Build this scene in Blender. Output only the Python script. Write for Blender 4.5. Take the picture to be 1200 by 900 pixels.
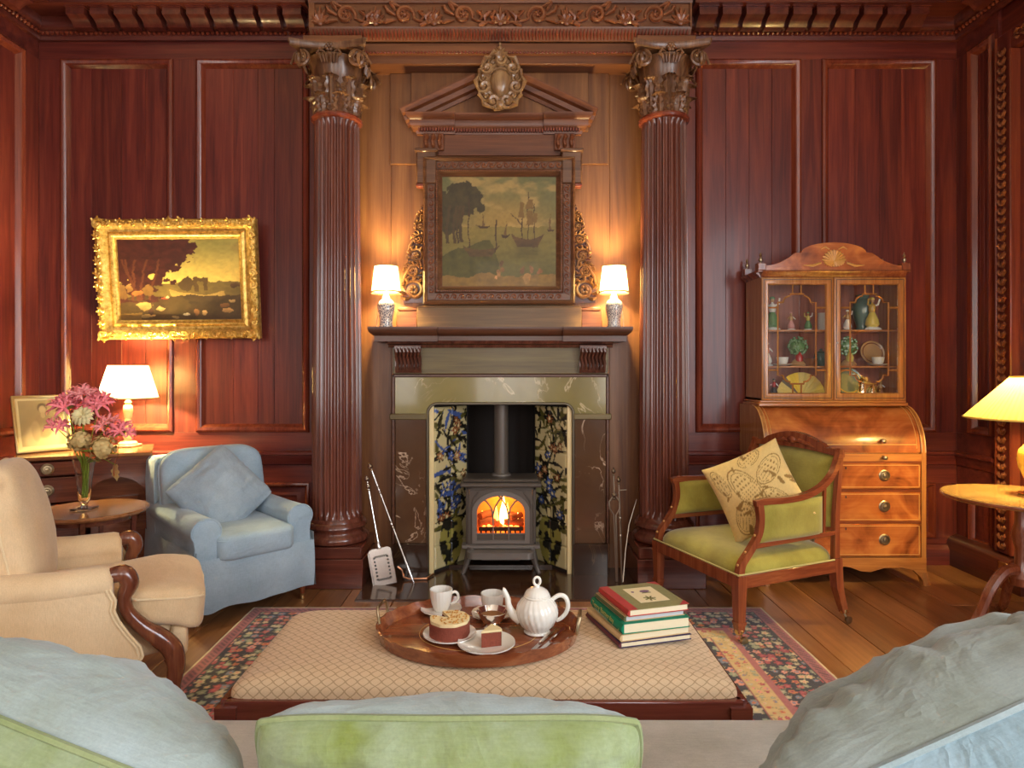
import bpy, math, random
import numpy as np
from mathutils import Vector, Matrix, Euler

sc = bpy.context.scene
for o in list(bpy.data.objects):
    bpy.data.objects.remove(o)
PI = math.pi
R = math.radians

# ------------------------------------------------------------------ camera, world, daylight, exposure
HC = 1.38                       # camera height
cam_d = bpy.data.cameras.new('camera')
cam_d.sensor_width = 36.0
cam_d.lens = 760 / 1200 * 36
cam_d.shift_x = 5 / 1200
cam_d.shift_y = -18 / 1200
cam_d.clip_start = 0.05
cam = bpy.data.objects.new('camera', cam_d)
cam.location = (0, 0, HC)
cam.rotation_euler = (R(90), 0, 0)
sc.collection.objects.link(cam)
sc.camera = cam

world = bpy.data.worlds.new('sky')
sc.world = world
world.use_nodes = True
world.node_tree.nodes['Background'].inputs[0].default_value = (0.62, 0.78, 1.0, 1)
world.node_tree.nodes['Background'].inputs[1].default_value = 1.0

def area_light(name, loc, rot, sx, sy, power, col):
    l = bpy.data.lights.new(name, 'AREA')
    l.shape = 'RECTANGLE'; l.size = sx; l.size_y = sy
    l.energy = power; l.color = col
    o = bpy.data.objects.new(name, l)
    o.location = loc; o.rotation_euler = rot
    sc.collection.objects.link(o)
    return o
# fill light at three windows added behind the camera; daylight in the right wall
REAR_FILL = (1.0, 0.85, 0.70)
for i, wx in enumerate((-2.1, 0.0, 2.1)):
    area_light('window_daylight', (wx, -2.52, 2.0), (R(90), 0, 0), 1.2, 2.6, 26, REAR_FILL)
area_light('window_daylight', (3.26, -.75, 2.05), (R(90), 0, R(90)), 2.2, 2.7, 95, (0.92, 0.96, 1.0))

sc.view_settings.view_transform = 'Standard'
sc.view_settings.look = 'None'
sc.view_settings.exposure = 1.12
sc.view_settings.gamma = 1.0
sc.view_settings.use_curve_mapping = False

# ------------------------------------------------------------------ helpers
COL = sc.collection
rng = random.Random(7)

def at(px, py, Y):
    """photograph pixel + real distance -> world point"""
    return Vector(((px - 595) * Y / 760, Y, HC + (432 - py) * Y / 760))

def tag(o, label=None, cat=None, group=None, kind=None):
    if label: o['label'] = label
    if cat: o['category'] = cat
    if group: o['group'] = group
    if kind: o['kind'] = kind
    return o

def thing(name, label, cat, loc=(0, 0, 0), rz=0.0, group=None):
    o = bpy.data.objects.new(name, None)
    o.empty_display_size = 0.05
    COL.objects.link(o)
    o.location = loc
    o.rotation_euler = (0, 0, rz)
    return tag(o, label, cat, group)

def rotz(a): return Matrix.Rotation(a, 4, 'Z')
def rotx(a): return Matrix.Rotation(a, 4, 'X')
def roty(a): return Matrix.Rotation(a, 4, 'Y')
def tr(x, y=None, z=None):
    return Matrix.Translation(x if y is None else (x, y, z))
def scl(x, y, z): return Matrix.Diagonal((x, y, z, 1))

def basis(o, xa, ya, za):
    m = Matrix.Identity(4)
    for i in range(3):
        m[i][0] = xa[i]; m[i][1] = ya[i]; m[i][2] = za[i]; m[i][3] = o[i]
    return m

class MB:
    """collects shapes into one mesh"""
    def __init__(s, M=None):
        s.v = []; s.f = []; s.c = None; s.M = M
    def add(s, vs, fs, M=None):
        b = len(s.v)
        m = M
        if s.M is not None:
            m = s.M @ M if M is not None else s.M
        if m is not None:
            a = np.asarray([tuple(p) for p in vs], dtype=float).reshape(-1, 3)
            mm = np.array(m)
            a = a @ mm[:3, :3].T + mm[:3, 3]
            vs = a.tolist()
        s.v.extend([tuple(p) for p in vs])
        s.f.extend([tuple(i + b for i in f) for f in fs])
        return s
    def box(s, x0, x1, y0, y1, z0, z1, b=0.0, M=None):
        if x0 > x1: x0, x1 = x1, x0
        if y0 > y1: y0, y1 = y1, y0
        if z0 > z1: z0, z1 = z1, z0
        b = min(b, (x1 - x0) * .49, (y1 - y0) * .49, (z1 - z0) * .49)
        if b <= 0:
            vs = [(x, y, z) for x in (x0, x1) for y in (y0, y1) for z in (z0, z1)]
            fs = [(0, 1, 3, 2), (4, 6, 7, 5), (0, 4, 5, 1), (2, 3, 7, 6), (0, 2, 6, 4), (1, 5, 7, 3)]
            return s.add(vs, fs, M)
        vs = []; idx = {}
        X = (x0, x1); Y = (y0, y1); Z = (z0, z1)
        for i in (0, 1):
            for j in (0, 1):
                for k in (0, 1):
                    for ax in range(3):
                        p = [X[i], Y[j], Z[k]]
                        q = [(1 - 2 * i) * b, (1 - 2 * j) * b, (1 - 2 * k) * b]
                        for t in range(3):
                            if t != ax: p[t] += q[t]
                        idx[i, j, k, ax] = len(vs); vs.append(tuple(p))
        fs = []
        I = idx
        for i in (0, 1):
            f = [I[i, 0, 0, 0], I[i, 0, 1, 0], I[i, 1, 1, 0], I[i, 1, 0, 0]]
            fs.append(f if i == 0 else f[::-1])
            f = [I[0, i, 0, 1], I[1, i, 0, 1], I[1, i, 1, 1], I[0, i, 1, 1]]
            fs.append(f if i == 0 else f[::-1])
            f = [I[0, 0, i, 2], I[0, 1, i, 2], I[1, 1, i, 2], I[1, 0, i, 2]]
            fs.append(f if i == 0 else f[::-1])
        for a in (0, 1):
            for c in (0, 1):
                p = a ^ c
                f = [I[a, c, 0, 0], I[a, c, 0, 1], I[a, c, 1, 1], I[a, c, 1, 0]]
                fs.append(f[::-1] if p else f)
                f = [I[a, 0, c, 0], I[a, 1, c, 0], I[a, 1, c, 2], I[a, 0, c, 2]]
                fs.append(f[::-1] if p else f)
                f = [I[0, a, c, 1], I[0, a, c, 2], I[1, a, c, 2], I[1, a, c, 1]]
                fs.append(f[::-1] if p else f)
        for i in (0, 1):
            for j in (0, 1):
                for k in (0, 1):
                    f = [I[i, j, k, 0], I[i, j, k, 2], I[i, j, k, 1]]
                    fs.append(f if (i + j + k) % 2 == 0 else f[::-1])
        return s.add(vs, fs, M)
    def lathe(s, prof, seg=24, M=None, a0=0.0, a1=2 * PI, fn=None):
        """prof: [(r,z)] bottom to top"""
        full = abs(a1 - a0 - 2 * PI) < 1e-6
        n = seg if full else seg + 1
        vs = []
        for (r, z) in prof:
            for i in range(n):
                a = a0 + (a1 - a0) * i / seg
                rr = r if fn is None else fn(r, z, a)
                vs.append((rr * math.cos(a), rr * math.sin(a), z))
        fs = []
        for j in range(len(prof) - 1):
            for i in range(seg):
                i2 = (i + 1) % n if full else i + 1
                fs.append((j * n + i, j * n + i2, (j + 1) * n + i2, (j + 1) * n + i))
        if full:
            if prof[0][0] > 1e-5: fs.append(tuple(range(n - 1, -1, -1)))
            if prof[-1][0] > 1e-5: fs.append(tuple((len(prof) - 1) * n + i for i in range(n)))
        return s.add(vs, fs, M)
    def tube(s, pts, rad, seg=8, closed=False, M=None, caps=True, flat=1.0, up=None, sm=0):
        pts = [Vector(p) for p in pts]
        n = len(pts)
        if not hasattr(rad, '__len__'): rad = [rad] * n
        if sm and n > 2:
            q, rr = [], []
            for i in range(n - 1):
                a, b, c, d = pts[max(i - 1, 0)], pts[i], pts[i + 1], pts[min(i + 2, n - 1)]
                for k in range(sm):
                    t = k / sm
                    q.append(.5 * ((2 * b) + (c - a) * t + (2 * a - 5 * b + 4 * c - d) * t * t + (3 * b - a - 3 * c + d) * t ** 3))
                    rr.append(rad[i] + (rad[i + 1] - rad[i]) * t)
            q.append(pts[-1]); rr.append(rad[-1])
            pts, rad, n = q, rr, len(q)
        T = []
        for i in range(n):
            if closed: d = pts[(i + 1) % n] - pts[i - 1]
            else: d = pts[min(i + 1, n - 1)] - pts[max(i - 1, 0)]
            if d.length < 1e-9: d = Vector((0, 0, 1))
            T.append(d.normalized())
        u = Vector(up) if up is not None else (Vector((0, 0, 1)) if abs(T[0].z) < .9 else Vector((1, 0, 0)))
        vs = []
        for i in range(n):
            u = u - T[i] * u.dot(T[i])
            if u.length < 1e-6: u = T[i].orthogonal()
            u.normalize()
            w = T[i].cross(u)
            for k in range(seg):
                a = 2 * PI * k / seg
                vs.append(pts[i] + (u * math.cos(a) * flat + w * math.sin(a)) * rad[i])
        fs = []
        m = n if closed else n - 1
        for i in range(m):
            j = (i + 1) % n
            for k in range(seg):
                k2 = (k + 1) % seg
                fs.append((i * seg + k, i * seg + k2, j * seg + k2, j * seg + k))
        if caps and not closed:
            fs.append(tuple(range(seg - 1, -1, -1)))
            fs.append(tuple((n - 1) * seg + k for k in range(seg)))
        return s.add(vs, fs, M)
    def prism(s, pts, t0, t1, M=None):
        """2D outline (x,z) extruded along y from t0 to t1 (outline counter-clockwise seen from -y)"""
        n = len(pts)
        vs = [(x, t0, z) for x, z in pts] + [(x, t1, z) for x, z in pts]
        fs = [tuple(range(n)), tuple(range(2 * n - 1, n - 1, -1))]
        for i in range(n):
            j = (i + 1) % n
            fs.append((i, i + n, j + n, j))
        return s.add(vs, fs, M)
    def ring_prism(s, outer, inner, t0, t1, M=None):
        """frame between two outlines of the same count, extruded along y"""
        n = len(outer)
        vs = [(x, t0, z) for x, z in outer] + [(x, t0, z) for x, z in inner] + \
             [(x, t1, z) for x, z in outer] + [(x, t1, z) for x, z in inner]
        fs = []
        for i in range(n):
            j = (i + 1) % n
            fs.append((i, j, n + j, n + i))
            fs.append((2 * n + j, 2 * n + i, 3 * n + i, 3 * n + j))
            fs.append((i, 2 * n + i, 2 * n + j, j))
            fs.append((n + j, 3 * n + j, 3 * n + i, n + i))
        return s.add(vs, fs, M)
    def ell(s, c, r, seg=12, rings=8, M=None):
        vs = []
        for j in range(rings + 1):
            ph = -PI / 2 + PI * j / rings
            for i in range(seg):
                a = 2 * PI * i / seg
                vs.append((c[0] + r[0] * math.cos(ph) * math.cos(a), c[1] + r[1] * math.cos(ph) * math.sin(a), c[2] + r[2] * math.sin(ph)))
        fs = []
        for j in range(rings):
            for i in range(seg):
                i2 = (i + 1) % seg
                fs.append((j * seg + i, j * seg + i2, (j + 1) * seg + i2, (j + 1) * seg + i))
        return s.add(vs, fs, M)
    def frame(s, x0, x1, z0, z1, prof, y=0.0, M=None):
        """mitred rectangular moulding. prof [(d,h)]: d inwards from the outer rectangle, h out of the wall (towards -y)"""
        vs = []
        for d, h in prof:
            vs += [(x0 + d, y - h, z0 + d), (x1 - d, y - h, z0 + d), (x1 - d, y - h, z1 - d), (x0 + d, y - h, z1 - d)]
        fs = []
        for j in range(len(prof) - 1):
            for i in range(4):
                k = (i + 1) % 4
                fs.append((j * 4 + i, j * 4 + k, (j + 1) * 4 + k, (j + 1) * 4 + i))
        return s.add(vs, fs, M)
    def run(s, p0, p1, prof, out, M=None, caps=True):
        """straight moulding from p0 to p1, prof [(h,z)] : h along 'out', z up (relative)"""
        p0 = Vector(p0); p1 = Vector(p1); out = Vector(out)
        n = len(prof)
        vs = [p0 + out * h + Vector((0, 0, z)) for h, z in prof] + [p1 + out * h + Vector((0, 0, z)) for h, z in prof]
        fs = [(i, i + 1, n + i + 1, n + i) for i in range(n - 1)]
        if caps:
            fs.append(tuple(range(n))); fs.append(tuple(range(2 * n - 1, n - 1, -1)))
        return s.add(vs, fs, M)
    def grid(s, fn, nu, nv, M=None, wrapu=False):
        vs = [fn(i / (nu if wrapu else nu - 1), j / (nv - 1)) for j in range(nv) for i in range(nu)]
        fs = []
        for j in range(nv - 1):
            for i in range(nu if wrapu else nu - 1):
                i2 = (i + 1) % nu
                fs.append((j * nu + i, j * nu + i2, (j + 1) * nu + i2, (j + 1) * nu + i))
        return s.add(vs, fs, M)
    def mesh(s, name, sharp=38, smooth=True):
        me = bpy.data.meshes.new(name)
        me.from_pydata(s.v, [], s.f)
        me.update()
        if s.c is not None: set_col(me, s.c)
        bmf = getattr(s, 'fix', True)
        if bmf:
            import bmesh
            bm = bmesh.new(); bm.from_mesh(me)
            bmesh.ops.remove_doubles(bm, verts=bm.verts, dist=1e-6)
            bmesh.ops.recalc_face_normals(bm, faces=bm.faces)
            bm.to_mesh(me); bm.free()
        if smooth:
            me.shade_smooth()
            me.set_sharp_from_angle(angle=R(sharp))
        return me
    def build(s, name, mat, parent=None, sharp=38, smooth=True, label=None):
        me = s.mesh(name, sharp, smooth)
        return link(name, me, mat, parent, label)

def set_col(me, cols):
    a = me.color_attributes.new('Col', 'FLOAT_COLOR', 'POINT')
    c = np.ones((len(me.vertices), 4), dtype=np.float32)
    c[:, :3] = cols
    a.data.foreach_set('color', c.ravel())

def link(name, me, mat, parent=None, label=None):
    if not me.materials: me.materials.append(mat)
    o = bpy.data.objects.new(name, me)
    COL.objects.link(o)
    if parent is not None: o.parent = parent
    if label: o['label'] = label
    return o

def copy_tree(o, parent=None):
    c = o.copy(); COL.objects.link(c); c.parent = parent
    for ch in list(o.children): copy_tree(ch, c)
    return c

def grid_mesh(name, P, cols=None, flip=False):
    """P: (nv,nu,3) numpy array -> mesh (fast)"""
    nv, nu = P.shape[:2]
    me = bpy.data.meshes.new(name)
    me.vertices.add(nu * nv)
    me.vertices.foreach_set('co', P.astype(np.float32).ravel())
    i = np.arange(nu - 1)[None, :] + nu * np.arange(nv - 1)[:, None]
    q = np.stack([i, i + 1, i + 1 + nu, i + nu], -1).reshape(-1, 4)
    if flip: q = q[:, ::-1]
    nf = len(q)
    me.loops.add(nf * 4); me.polygons.add(nf)
    me.loops.foreach_set('vertex_index', q.ravel().astype(np.int32))
    me.polygons.foreach_set('loop_start', np.arange(0, nf * 4, 4, dtype=np.int32))
    me.polygons.foreach_set('loop_total', np.full(nf, 4, dtype=np.int32))
    me.update(calc_edges=True)
    me.validate()
    if cols is not None: set_col(me, cols.reshape(-1, 3))
    me.shade_smooth()
    return me

# value noise in numpy (for printed / painted / woven pictures and cloth folds)
_perm = np.random.RandomState(3).rand(256, 256)
def vnoise(x, y):
    x = np.asarray(x, float); y = np.asarray(y, float)
    xi = np.floor(x).astype(int); yi = np.floor(y).astype(int)
    xf = x - xi; yf = y - yi
    xf = xf * xf * (3 - 2 * xf); yf = yf * yf * (3 - 2 * yf)
    g = lambda a, b: _perm[a % 256, b % 256]
    return (g(xi, yi) * (1 - xf) + g(xi + 1, yi) * xf) * (1 - yf) + (g(xi, yi + 1) * (1 - xf) + g(xi + 1, yi + 1) * xf) * yf
def fbm(x, y, o=4):
    s = 0; a = .5
    for k in range(o):
        s = s + a * vnoise(x * 2 ** k + 17 * k, y * 2 ** k + 31 * k); a *= .5
    return s / (1 - .5 ** o)
def lin(c):
    c = np.asarray(c, float) / 255.
    return np.where(c <= .04045, c / 12.92, ((c + .055) / 1.055) ** 2.4)
def rgb(r, g, b):
    return tuple(float(v) for v in lin((r, g, b)))
def sstep(a, b, x):
    t = np.clip((x - a) / (b - a), 0, 1); return t * t * (3 - 2 * t)

# ------------------------------------------------------------------ materials
MATS = {}
def nmat(name):
    m = bpy.data.materials.new(name); m.use_nodes = True
    nt = m.node_tree
    b = nt.nodes['Principled BSDF']
    MATS[name] = m
    return m, nt, b
def N(nt, t, **kw):
    n = nt.nodes.new(t)
    for k, v in kw.items(): setattr(n, k, v)
    return n
def setv(n, **kw):
    for k, v in kw.items():
        n.inputs[k.replace('_', ' ')].default_value = v
def ramp(nt, stops):
    r = N(nt, 'ShaderNodeValToRGB')
    e = r.color_ramp.elements
    while len(e) < len(stops): e.new(0.5)
    for i, (p, c) in enumerate(stops):
        e[i].position = p; e[i].color = (*c, 1)
    return r
def coords(nt, scale=(1, 1, 1), rot=(0, 0, 0), kind='Object', jitter=False):
    tc = N(nt, 'ShaderNodeTexCoord')
    mp = N(nt, 'ShaderNodeMapping')
    mp.inputs['Scale'].default_value = scale
    mp.inputs['Rotation'].default_value = rot
    nt.links.new(tc.outputs[kind], mp.inputs['Vector'])
    if jitter:
        oi = N(nt, 'ShaderNodeObjectInfo')
        ml = N(nt, 'ShaderNodeMath', operation='MULTIPLY'); ml.inputs[1].default_value = 37.0
        nt.links.new(oi.outputs['Random'], ml.inputs[0])
        cb = N(nt, 'ShaderNodeCombineXYZ')
        for i in range(3): nt.links.new(ml.outputs[0], cb.inputs[i])
        nt.links.new(cb.outputs[0], mp.inputs['Location'])
    return mp
def noise(nt, vec, scale, detail=4, rough=.55, dist=0.0):
    n = N(nt, 'ShaderNodeTexNoise')
    n.inputs['Scale'].default_value = scale; n.inputs['Detail'].default_value = detail
    n.inputs['Roughness'].default_value = rough; n.inputs['Distortion'].default_value = dist
    nt.links.new(vec.outputs[0], n.inputs['Vector'])
    return n
def bump(nt, b, src, strength=.2, dist=.01):
    bp = N(nt, 'ShaderNodeBump')
    bp.inputs['Strength'].default_value = strength; bp.inputs['Distance'].default_value = dist
    nt.links.new(src, bp.inputs['Height'])
    nt.links.new(bp.outputs[0], b.inputs['Normal'])
def mathn(nt, op, a, b=None, clamp=False):
    m = N(nt, 'ShaderNodeMath', operation=op); m.use_clamp = clamp
    for i, v in enumerate((a, b)):
        if v is None: continue
        if isinstance(v, (int, float)): m.inputs[i].default_value = v
        else: nt.links.new(v, m.inputs[i])
    return m.outputs[0]
def mixc(nt, fac, a, b, mode='MIX'):
    m = N(nt, 'ShaderNodeMix', data_type='RGBA', blend_type=mode)
    for sock, v in ((m.inputs[0], fac), (m.inputs[6], a), (m.inputs[7], b)):
        if isinstance(v, (int, float)): sock.default_value = v
        elif isinstance(v, tuple): sock.default_value = (*v, 1)
        else: nt.links.new(v, sock)
    return m.outputs[2]

def wood(name, dark, mid, light, axis='Z', scale=1.0, rough=.32, coat=.25, jit=.25, fig=.0, bumps=.06, crough=.15):
    """varnished timber; grain runs along axis (object space)"""
    m, nt, b = nmat(name)
    k = {'X': (1.2, 22, 22), 'Y': (22, 1.2, 22), 'Z': (22, 22, 1.2)}[axis]
    mp = coords(nt, tuple(v * scale for v in k), jitter=True)
    n1 = noise(nt, mp, 1.0, 6, .6, .6)
    mp2 = coords(nt, tuple(v * scale * (3.5 if v > 2 else 2.2) for v in k), jitter=True)
    n2 = noise(nt, mp2, 1.6, 3, .5)
    f = mathn(nt, 'ADD', mathn(nt, 'MULTIPLY', n1.outputs['Fac'], .75), mathn(nt, 'MULTIPLY', n2.outputs['Fac'], .25))
    if fig > 0:
        mp3 = coords(nt, (scale * 5,) * 3, jitter=True)
        n3 = noise(nt, mp3, 1.0, 3, .5, 2.2)
        f = mathn(nt, 'ADD', mathn(nt, 'MULTIPLY', f, 1 - fig), mathn(nt, 'MULTIPLY', n3.outputs['Fac'], fig))
    rp = ramp(nt, [(.28, dark), (.5, mid), (.72, light)])
    nt.links.new(f, rp.inputs[0])
    oi = N(nt, 'ShaderNodeObjectInfo')
    v = mathn(nt, 'ADD', mathn(nt, 'MULTIPLY', oi.outputs['Random'], jit), 1 - jit / 2)
    hs = N(nt, 'ShaderNodeHueSaturation')
    nt.links.new(rp.outputs[0], hs.inputs['Color']); nt.links.new(v, hs.inputs['Value'])
    nt.links.new(hs.outputs[0], b.inputs['Base Color'])
    setv(b, Roughness=rough); b.inputs['Coat Weight'].default_value = coat; b.inputs['Coat Roughness'].default_value = crough
    if bumps: bump(nt, b, f, bumps, .004)
    return m
def plain(name, col, rough=.5, metal=0.0, coat=0.0, var=0.0, vscale=8, bumps=0.0, bscale=60, spec=None):
    m, nt, b = nmat(name)
    b.inputs['Base Color'].default_value = (*col, 1)
    setv(b, Roughness=rough, Metallic=metal); b.inputs['Coat Weight'].default_value = coat
    if spec is not None: b.inputs['Specular IOR Level'].default_value = spec
    if var or bumps:
        mp = coords(nt)
        n = noise(nt, mp, vscale, 4)
        if var:
            c = mixc(nt, n.outputs['Fac'], tuple(v * (1 - var) for v in col), tuple(min(1, v * (1 + var)) for v in col))
            nt.links.new(c, b.inputs['Base Color'])
        if bumps:
            n2 = noise(nt, mp, bscale, 3)
            bump(nt, b, n2.outputs['Fac'], bumps, .005)
    return m
def cloth(name, col, col2=None, weave=900, rough=.9, sheen=.25, patch=3.0, bumps=.25, crease=0.0, cscale=7.0):
    m, nt, b = nmat(name)
    col2 = col2 or tuple(v * .8 for v in col)
    mp = coords(nt)
    n = noise(nt, mp, patch, 4)
    rp = ramp(nt, [(.35, col2), (.65, col)])
    nt.links.new(n.outputs['Fac'], rp.inputs[0])
    mpa = coords(nt, (1, 1, .12)); mpb = coords(nt, (.12, 1, 1))
    na = noise(nt, mpa, weave * .5, 2); nb = noise(nt, mpb, weave * .5, 2)
    w = mathn(nt, 'ADD', na.outputs['Fac'], nb.outputs['Fac'])
    c = mixc(nt, mathn(nt, 'MULTIPLY', w, .5), tuple(v * .72 for v in (1, 1, 1)), (1.25, 1.25, 1.25))
    c2 = mixc(nt, 1.0, rp.outputs[0], c, 'MULTIPLY')
    nt.links.new(c2, b.inputs['Base Color'])
    setv(b, Roughness=rough); b.inputs['Sheen Weight'].default_value = sheen
    b.inputs['Specular IOR Level'].default_value = .2
    bump(nt, b, w, bumps, .002)
    if crease:
        nc = noise(nt, coords(nt), cscale, 3, .5, 1.6)
        cr = mathn(nt, 'POWER', mathn(nt, 'SUBTRACT', 1.0, mathn(nt, 'ABSOLUTE', mathn(nt, 'MULTIPLY', mathn(nt, 'SUBTRACT', nc.outputs['Fac'], .5), 3.0)), True), 2.0)
        fine = [n for n in nt.nodes if n.type == 'BUMP'][0]
        b2 = N(nt, 'ShaderNodeBump'); b2.inputs['Strength'].default_value = crease; b2.inputs['Distance'].default_value = .012
        nt.links.new(cr, b2.inputs['Height']); nt.links.new(b2.outputs[0], fine.inputs['Normal'])
    return m
def glass(name, col=(1, 1, 1), rough=.02, ior=1.45):
    m, nt, b = nmat(name)
    b.inputs['Base Color'].default_value = (*col, 1)
    setv(b, Roughness=rough); b.inputs['Transmission Weight'].default_value = 1.0; b.inputs['IOR'].default_value = ior
    return m
def pane_glass(name, tint=(1, 1, 1), refl=.08):
    m, nt, b = nmat(name)
    nt.nodes.remove(b)
    t = N(nt, 'ShaderNodeBsdfTransparent'); t.inputs[0].default_value = (*tint, 1)
    g = N(nt, 'ShaderNodeBsdfGlossy'); g.inputs['Roughness'].default_value = .03
    fr = N(nt, 'ShaderNodeFresnel'); fr.inputs[0].default_value = 1.4
    mx = N(nt, 'ShaderNodeMixShader')
    nt.links.new(mathn(nt, 'ADD', fr.outputs[0], refl - .03, True), mx.inputs[0])
    nt.links.new(t.outputs[0], mx.inputs[1]); nt.links.new(g.outputs[0], mx.inputs[2])
    nt.links.new(mx.outputs[0], nt.nodes['Material Output'].inputs[0])
    return m
def emit(name, col, strength):
    m, nt, b = nmat(name)
    b.inputs['Base Color'].default_value = (*col, 1)
    b.inputs['Emission Color'].default_value = (*col, 1); b.inputs['Emission Strength'].default_value = strength
    return m
def shade_mat(name, col, trans=.6, emis=0.0):
    m, nt, b = nmat(name)
    nt.nodes.remove(b)
    d = N(nt, 'ShaderNodeBsdfDiffuse'); d.inputs[0].default_value = (*col, 1)
    t = N(nt, 'ShaderNodeBsdfTranslucent'); t.inputs[0].default_value = (*col, 1)
    mx = N(nt, 'ShaderNodeMixShader'); mx.inputs[0].default_value = trans
    nt.links.new(d.outputs[0], mx.inputs[1]); nt.links.new(t.outputs[0], mx.inputs[2])
    nt.links.new(mx.outputs[0], nt.nodes['Material Output'].inputs[0])
    return m
def vcol(name, rough=.5, coat=0.0, bumps=0.0, bscale=300, sheen=0.0, metal=0.0):
    m, nt, b = nmat(name)
    a = N(nt, 'ShaderNodeVertexColor'); a.layer_name = 'Col'
    nt.links.new(a.outputs[0], b.inputs['Base Color'])
    setv(b, Roughness=rough, Metallic=metal); b.inputs['Coat Weight'].default_value = coat
    b.inputs['Sheen Weight'].default_value = sheen
    if bumps:
        n = noise(nt, coords(nt), bscale, 3); bump(nt, b, n.outputs['Fac'], bumps, .003)
    return m

# mahogany / oak panelling of the room
PANEL = wood('panelling', (.048, .0075, .0072), (.145, .0245, .0165), (.25, .053, .026), 'Z', .8, .36, .14, .30)
PANELX = wood('panelling_rail', (.048, .0075, .0072), (.135, .0225, .0155), (.225, .046, .024), 'X', .8, .36, .14, .18)
PANELY = wood('panelling_side', (.050, .0075, .006), (.14, .022, .0125), (.235, .046, .020), 'Y', .8, .34, .30, .18)
MOULD = wood('moulding_wood', (.08, .013, .008), (.18, .034, .016), (.28, .068, .027), 'Z', .8, .25, .4, .1)
CARVE = wood('carved_wood', (.085, .022, .009), (.20, .06, .022), (.34, .12, .045), 'X', 1.5, .34, .3, .15)
CAPWOOD = wood('capital_wood', (.06, .022, .010), (.15, .065, .028), (.30, .15, .065), 'Z', 1.5, .36, .3, .25)
DARKMAH = wood('dark_mahogany', (.03, .008, .005), (.09, .02, .011), (.17, .045, .02), 'X', 1.2, .22, .5, .1)
MAH = wood('mahogany', (.10, .022, .010), (.23, .06, .022), (.36, .12, .045), 'X', 1.2, .25, .5, .1)
MAHZ = wood('mahogany_upright', (.10, .022, .010), (.23, .06, .022), (.36, .12, .045), 'Z', 1.2, .25, .5, .1)
SATIN = wood('satinwood', (.26, .085, .022), (.46, .17, .04), (.62, .27, .075), 'X', 1.4, .26, .45, .12)
SATINZ = wood('satinwood_upright', (.26, .095, .025), (.42, .17, .045), (.56, .27, .075), 'Z', 1.4, .26, .45, .12)
FLAME = wood('flame_veneer', (.09, .018, .006), (.42, .115, .026), (.70, .27, .065), 'X', .7, .22, .55, .08, .62)
BRASS = plain('brass', (.78, .55, .25), .28, 1.0)
OLDBRASS = plain('old_brass', (.45, .36, .22), .35, 1.0)
SILVER = plain('silver', (.86, .80, .72), .13, 1.0)
STEEL = plain('steel', (.74, .70, .66), .24, 1.0)
CERAM = plain('white_china', (.86, .82, .72), .12, 0, .5)
# ------------------------------------------------------------------ the room
XL, XR, YB, YR, ZC = -3.31, 3.17, 4.58, -2.5, 4.10
XC = -0.048                       # axis of the fireplace

def structure(name, label=None, loc=(0, 0, 0)):
    o = bpy.data.objects.new(name, None); COL.objects.link(o); o.location = loc
    o.empty_display_size = .05
    return tag(o, label, None, None, 'structure')

PLASTER = plain('plaster', (.78, .72, .62), .9, var=.03)
FLOORW = wood('oak_boards', (.14, .052, .020), (.30, .125, .044), (.46, .22, .085), 'Y', .55, .30, .30, .45, .12, .1, .22)
FLOORGAP = plain('floor_gap', (.02, .01, .006), .9)

# floor: boards running away from the camera, each its own plank
floor = structure('floor', 'wide polished brown oak floorboards running towards the fireplace')
MB().box(XL - .1, XR + .1, YR - .1, 4.95, -.06, -.012).build('subfloor', FLOORGAP, floor)
x = XL - .02
fr = random.Random(5)
k = 0
while x < XR + .02:
    w = fr.choice((.20, .23, .26, .29))
    ys = [YR]
    y = YR + fr.uniform(.8, 3.0)
    while y < 4.2:
        ys.append(y); y += fr.uniform(1.9, 3.4)
    ys.append(4.62)
    for a, b in zip(ys[:-1], ys[1:]):
        MB().box(x + .0018, x + w - .0018, a + .0012, b - .0012, -.03, fr.uniform(-.0015, .0005), .0022).build('plank', FLOORW, floor)
    x += w

for i_, bxs in enumerate(((XL - .16, XL - .06, YR - .1, 4.75), (XL - .1, XC - .55, 4.64, 4.75), (XC + .45, XR + .1, 4.64, 4.75), (XR + .06, XR + .16, 2.2, 4.75))):  # outer boxes added to keep sky light from leaking through panel corners
    o = MB().box(*bxs, 0, ZC).build('wall_%s' % ('left_masonry', 'back_masonry', 'back_masonry', 'right_masonry')[i_], PLASTER)
    tag(o, 'masonry behind the panelling', kind='structure')
ceiling = MB().box(XL - .1, XR + .1, YR - .1, 4.7, ZC, ZC + .08).build('ceiling', PLASTER)
tag(ceiling, 'pale plaster ceiling above the carved cornice', kind='structure')

# ---- panelling kit : builds in a local frame (x along wall, y into wall, z up), front of stiles at y=0
PROF = [(0, 0), (.004, .016), (.018, .024), (.032, .018), (.042, .004), (.052, -.008), (.06, -.02)]
PROFS = [(0, 0), (.003, .012), (.014, .016), (.024, .008), (.034, -.01), (.04, -.02)]
def panel(wall, M, x0, x1, z0, z1, boards=4, prof=PROF, mats=None, seed=0):
    pm = mats or PANEL
    MB(M).frame(x0, x1, z0, z1, prof).build('panel_moulding', MOULD, wall)
    d = prof[-1][0] - .004
    rr = random.Random(seed)
    a, b = x0 + d, x1 - d
    cuts = [0] + sorted(((i + rr.uniform(-.18, .18)) / boards) for i in range(1, boards)) + [1]
    for p, q in zip(cuts[:-1], cuts[1:]):
        MB(M).box(a + (b - a) * p + .0006, a + (b - a) * q - .0006, .019, .034, z0 + d, z1 - d, .0012).build('panel_board', pm, wall)
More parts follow.
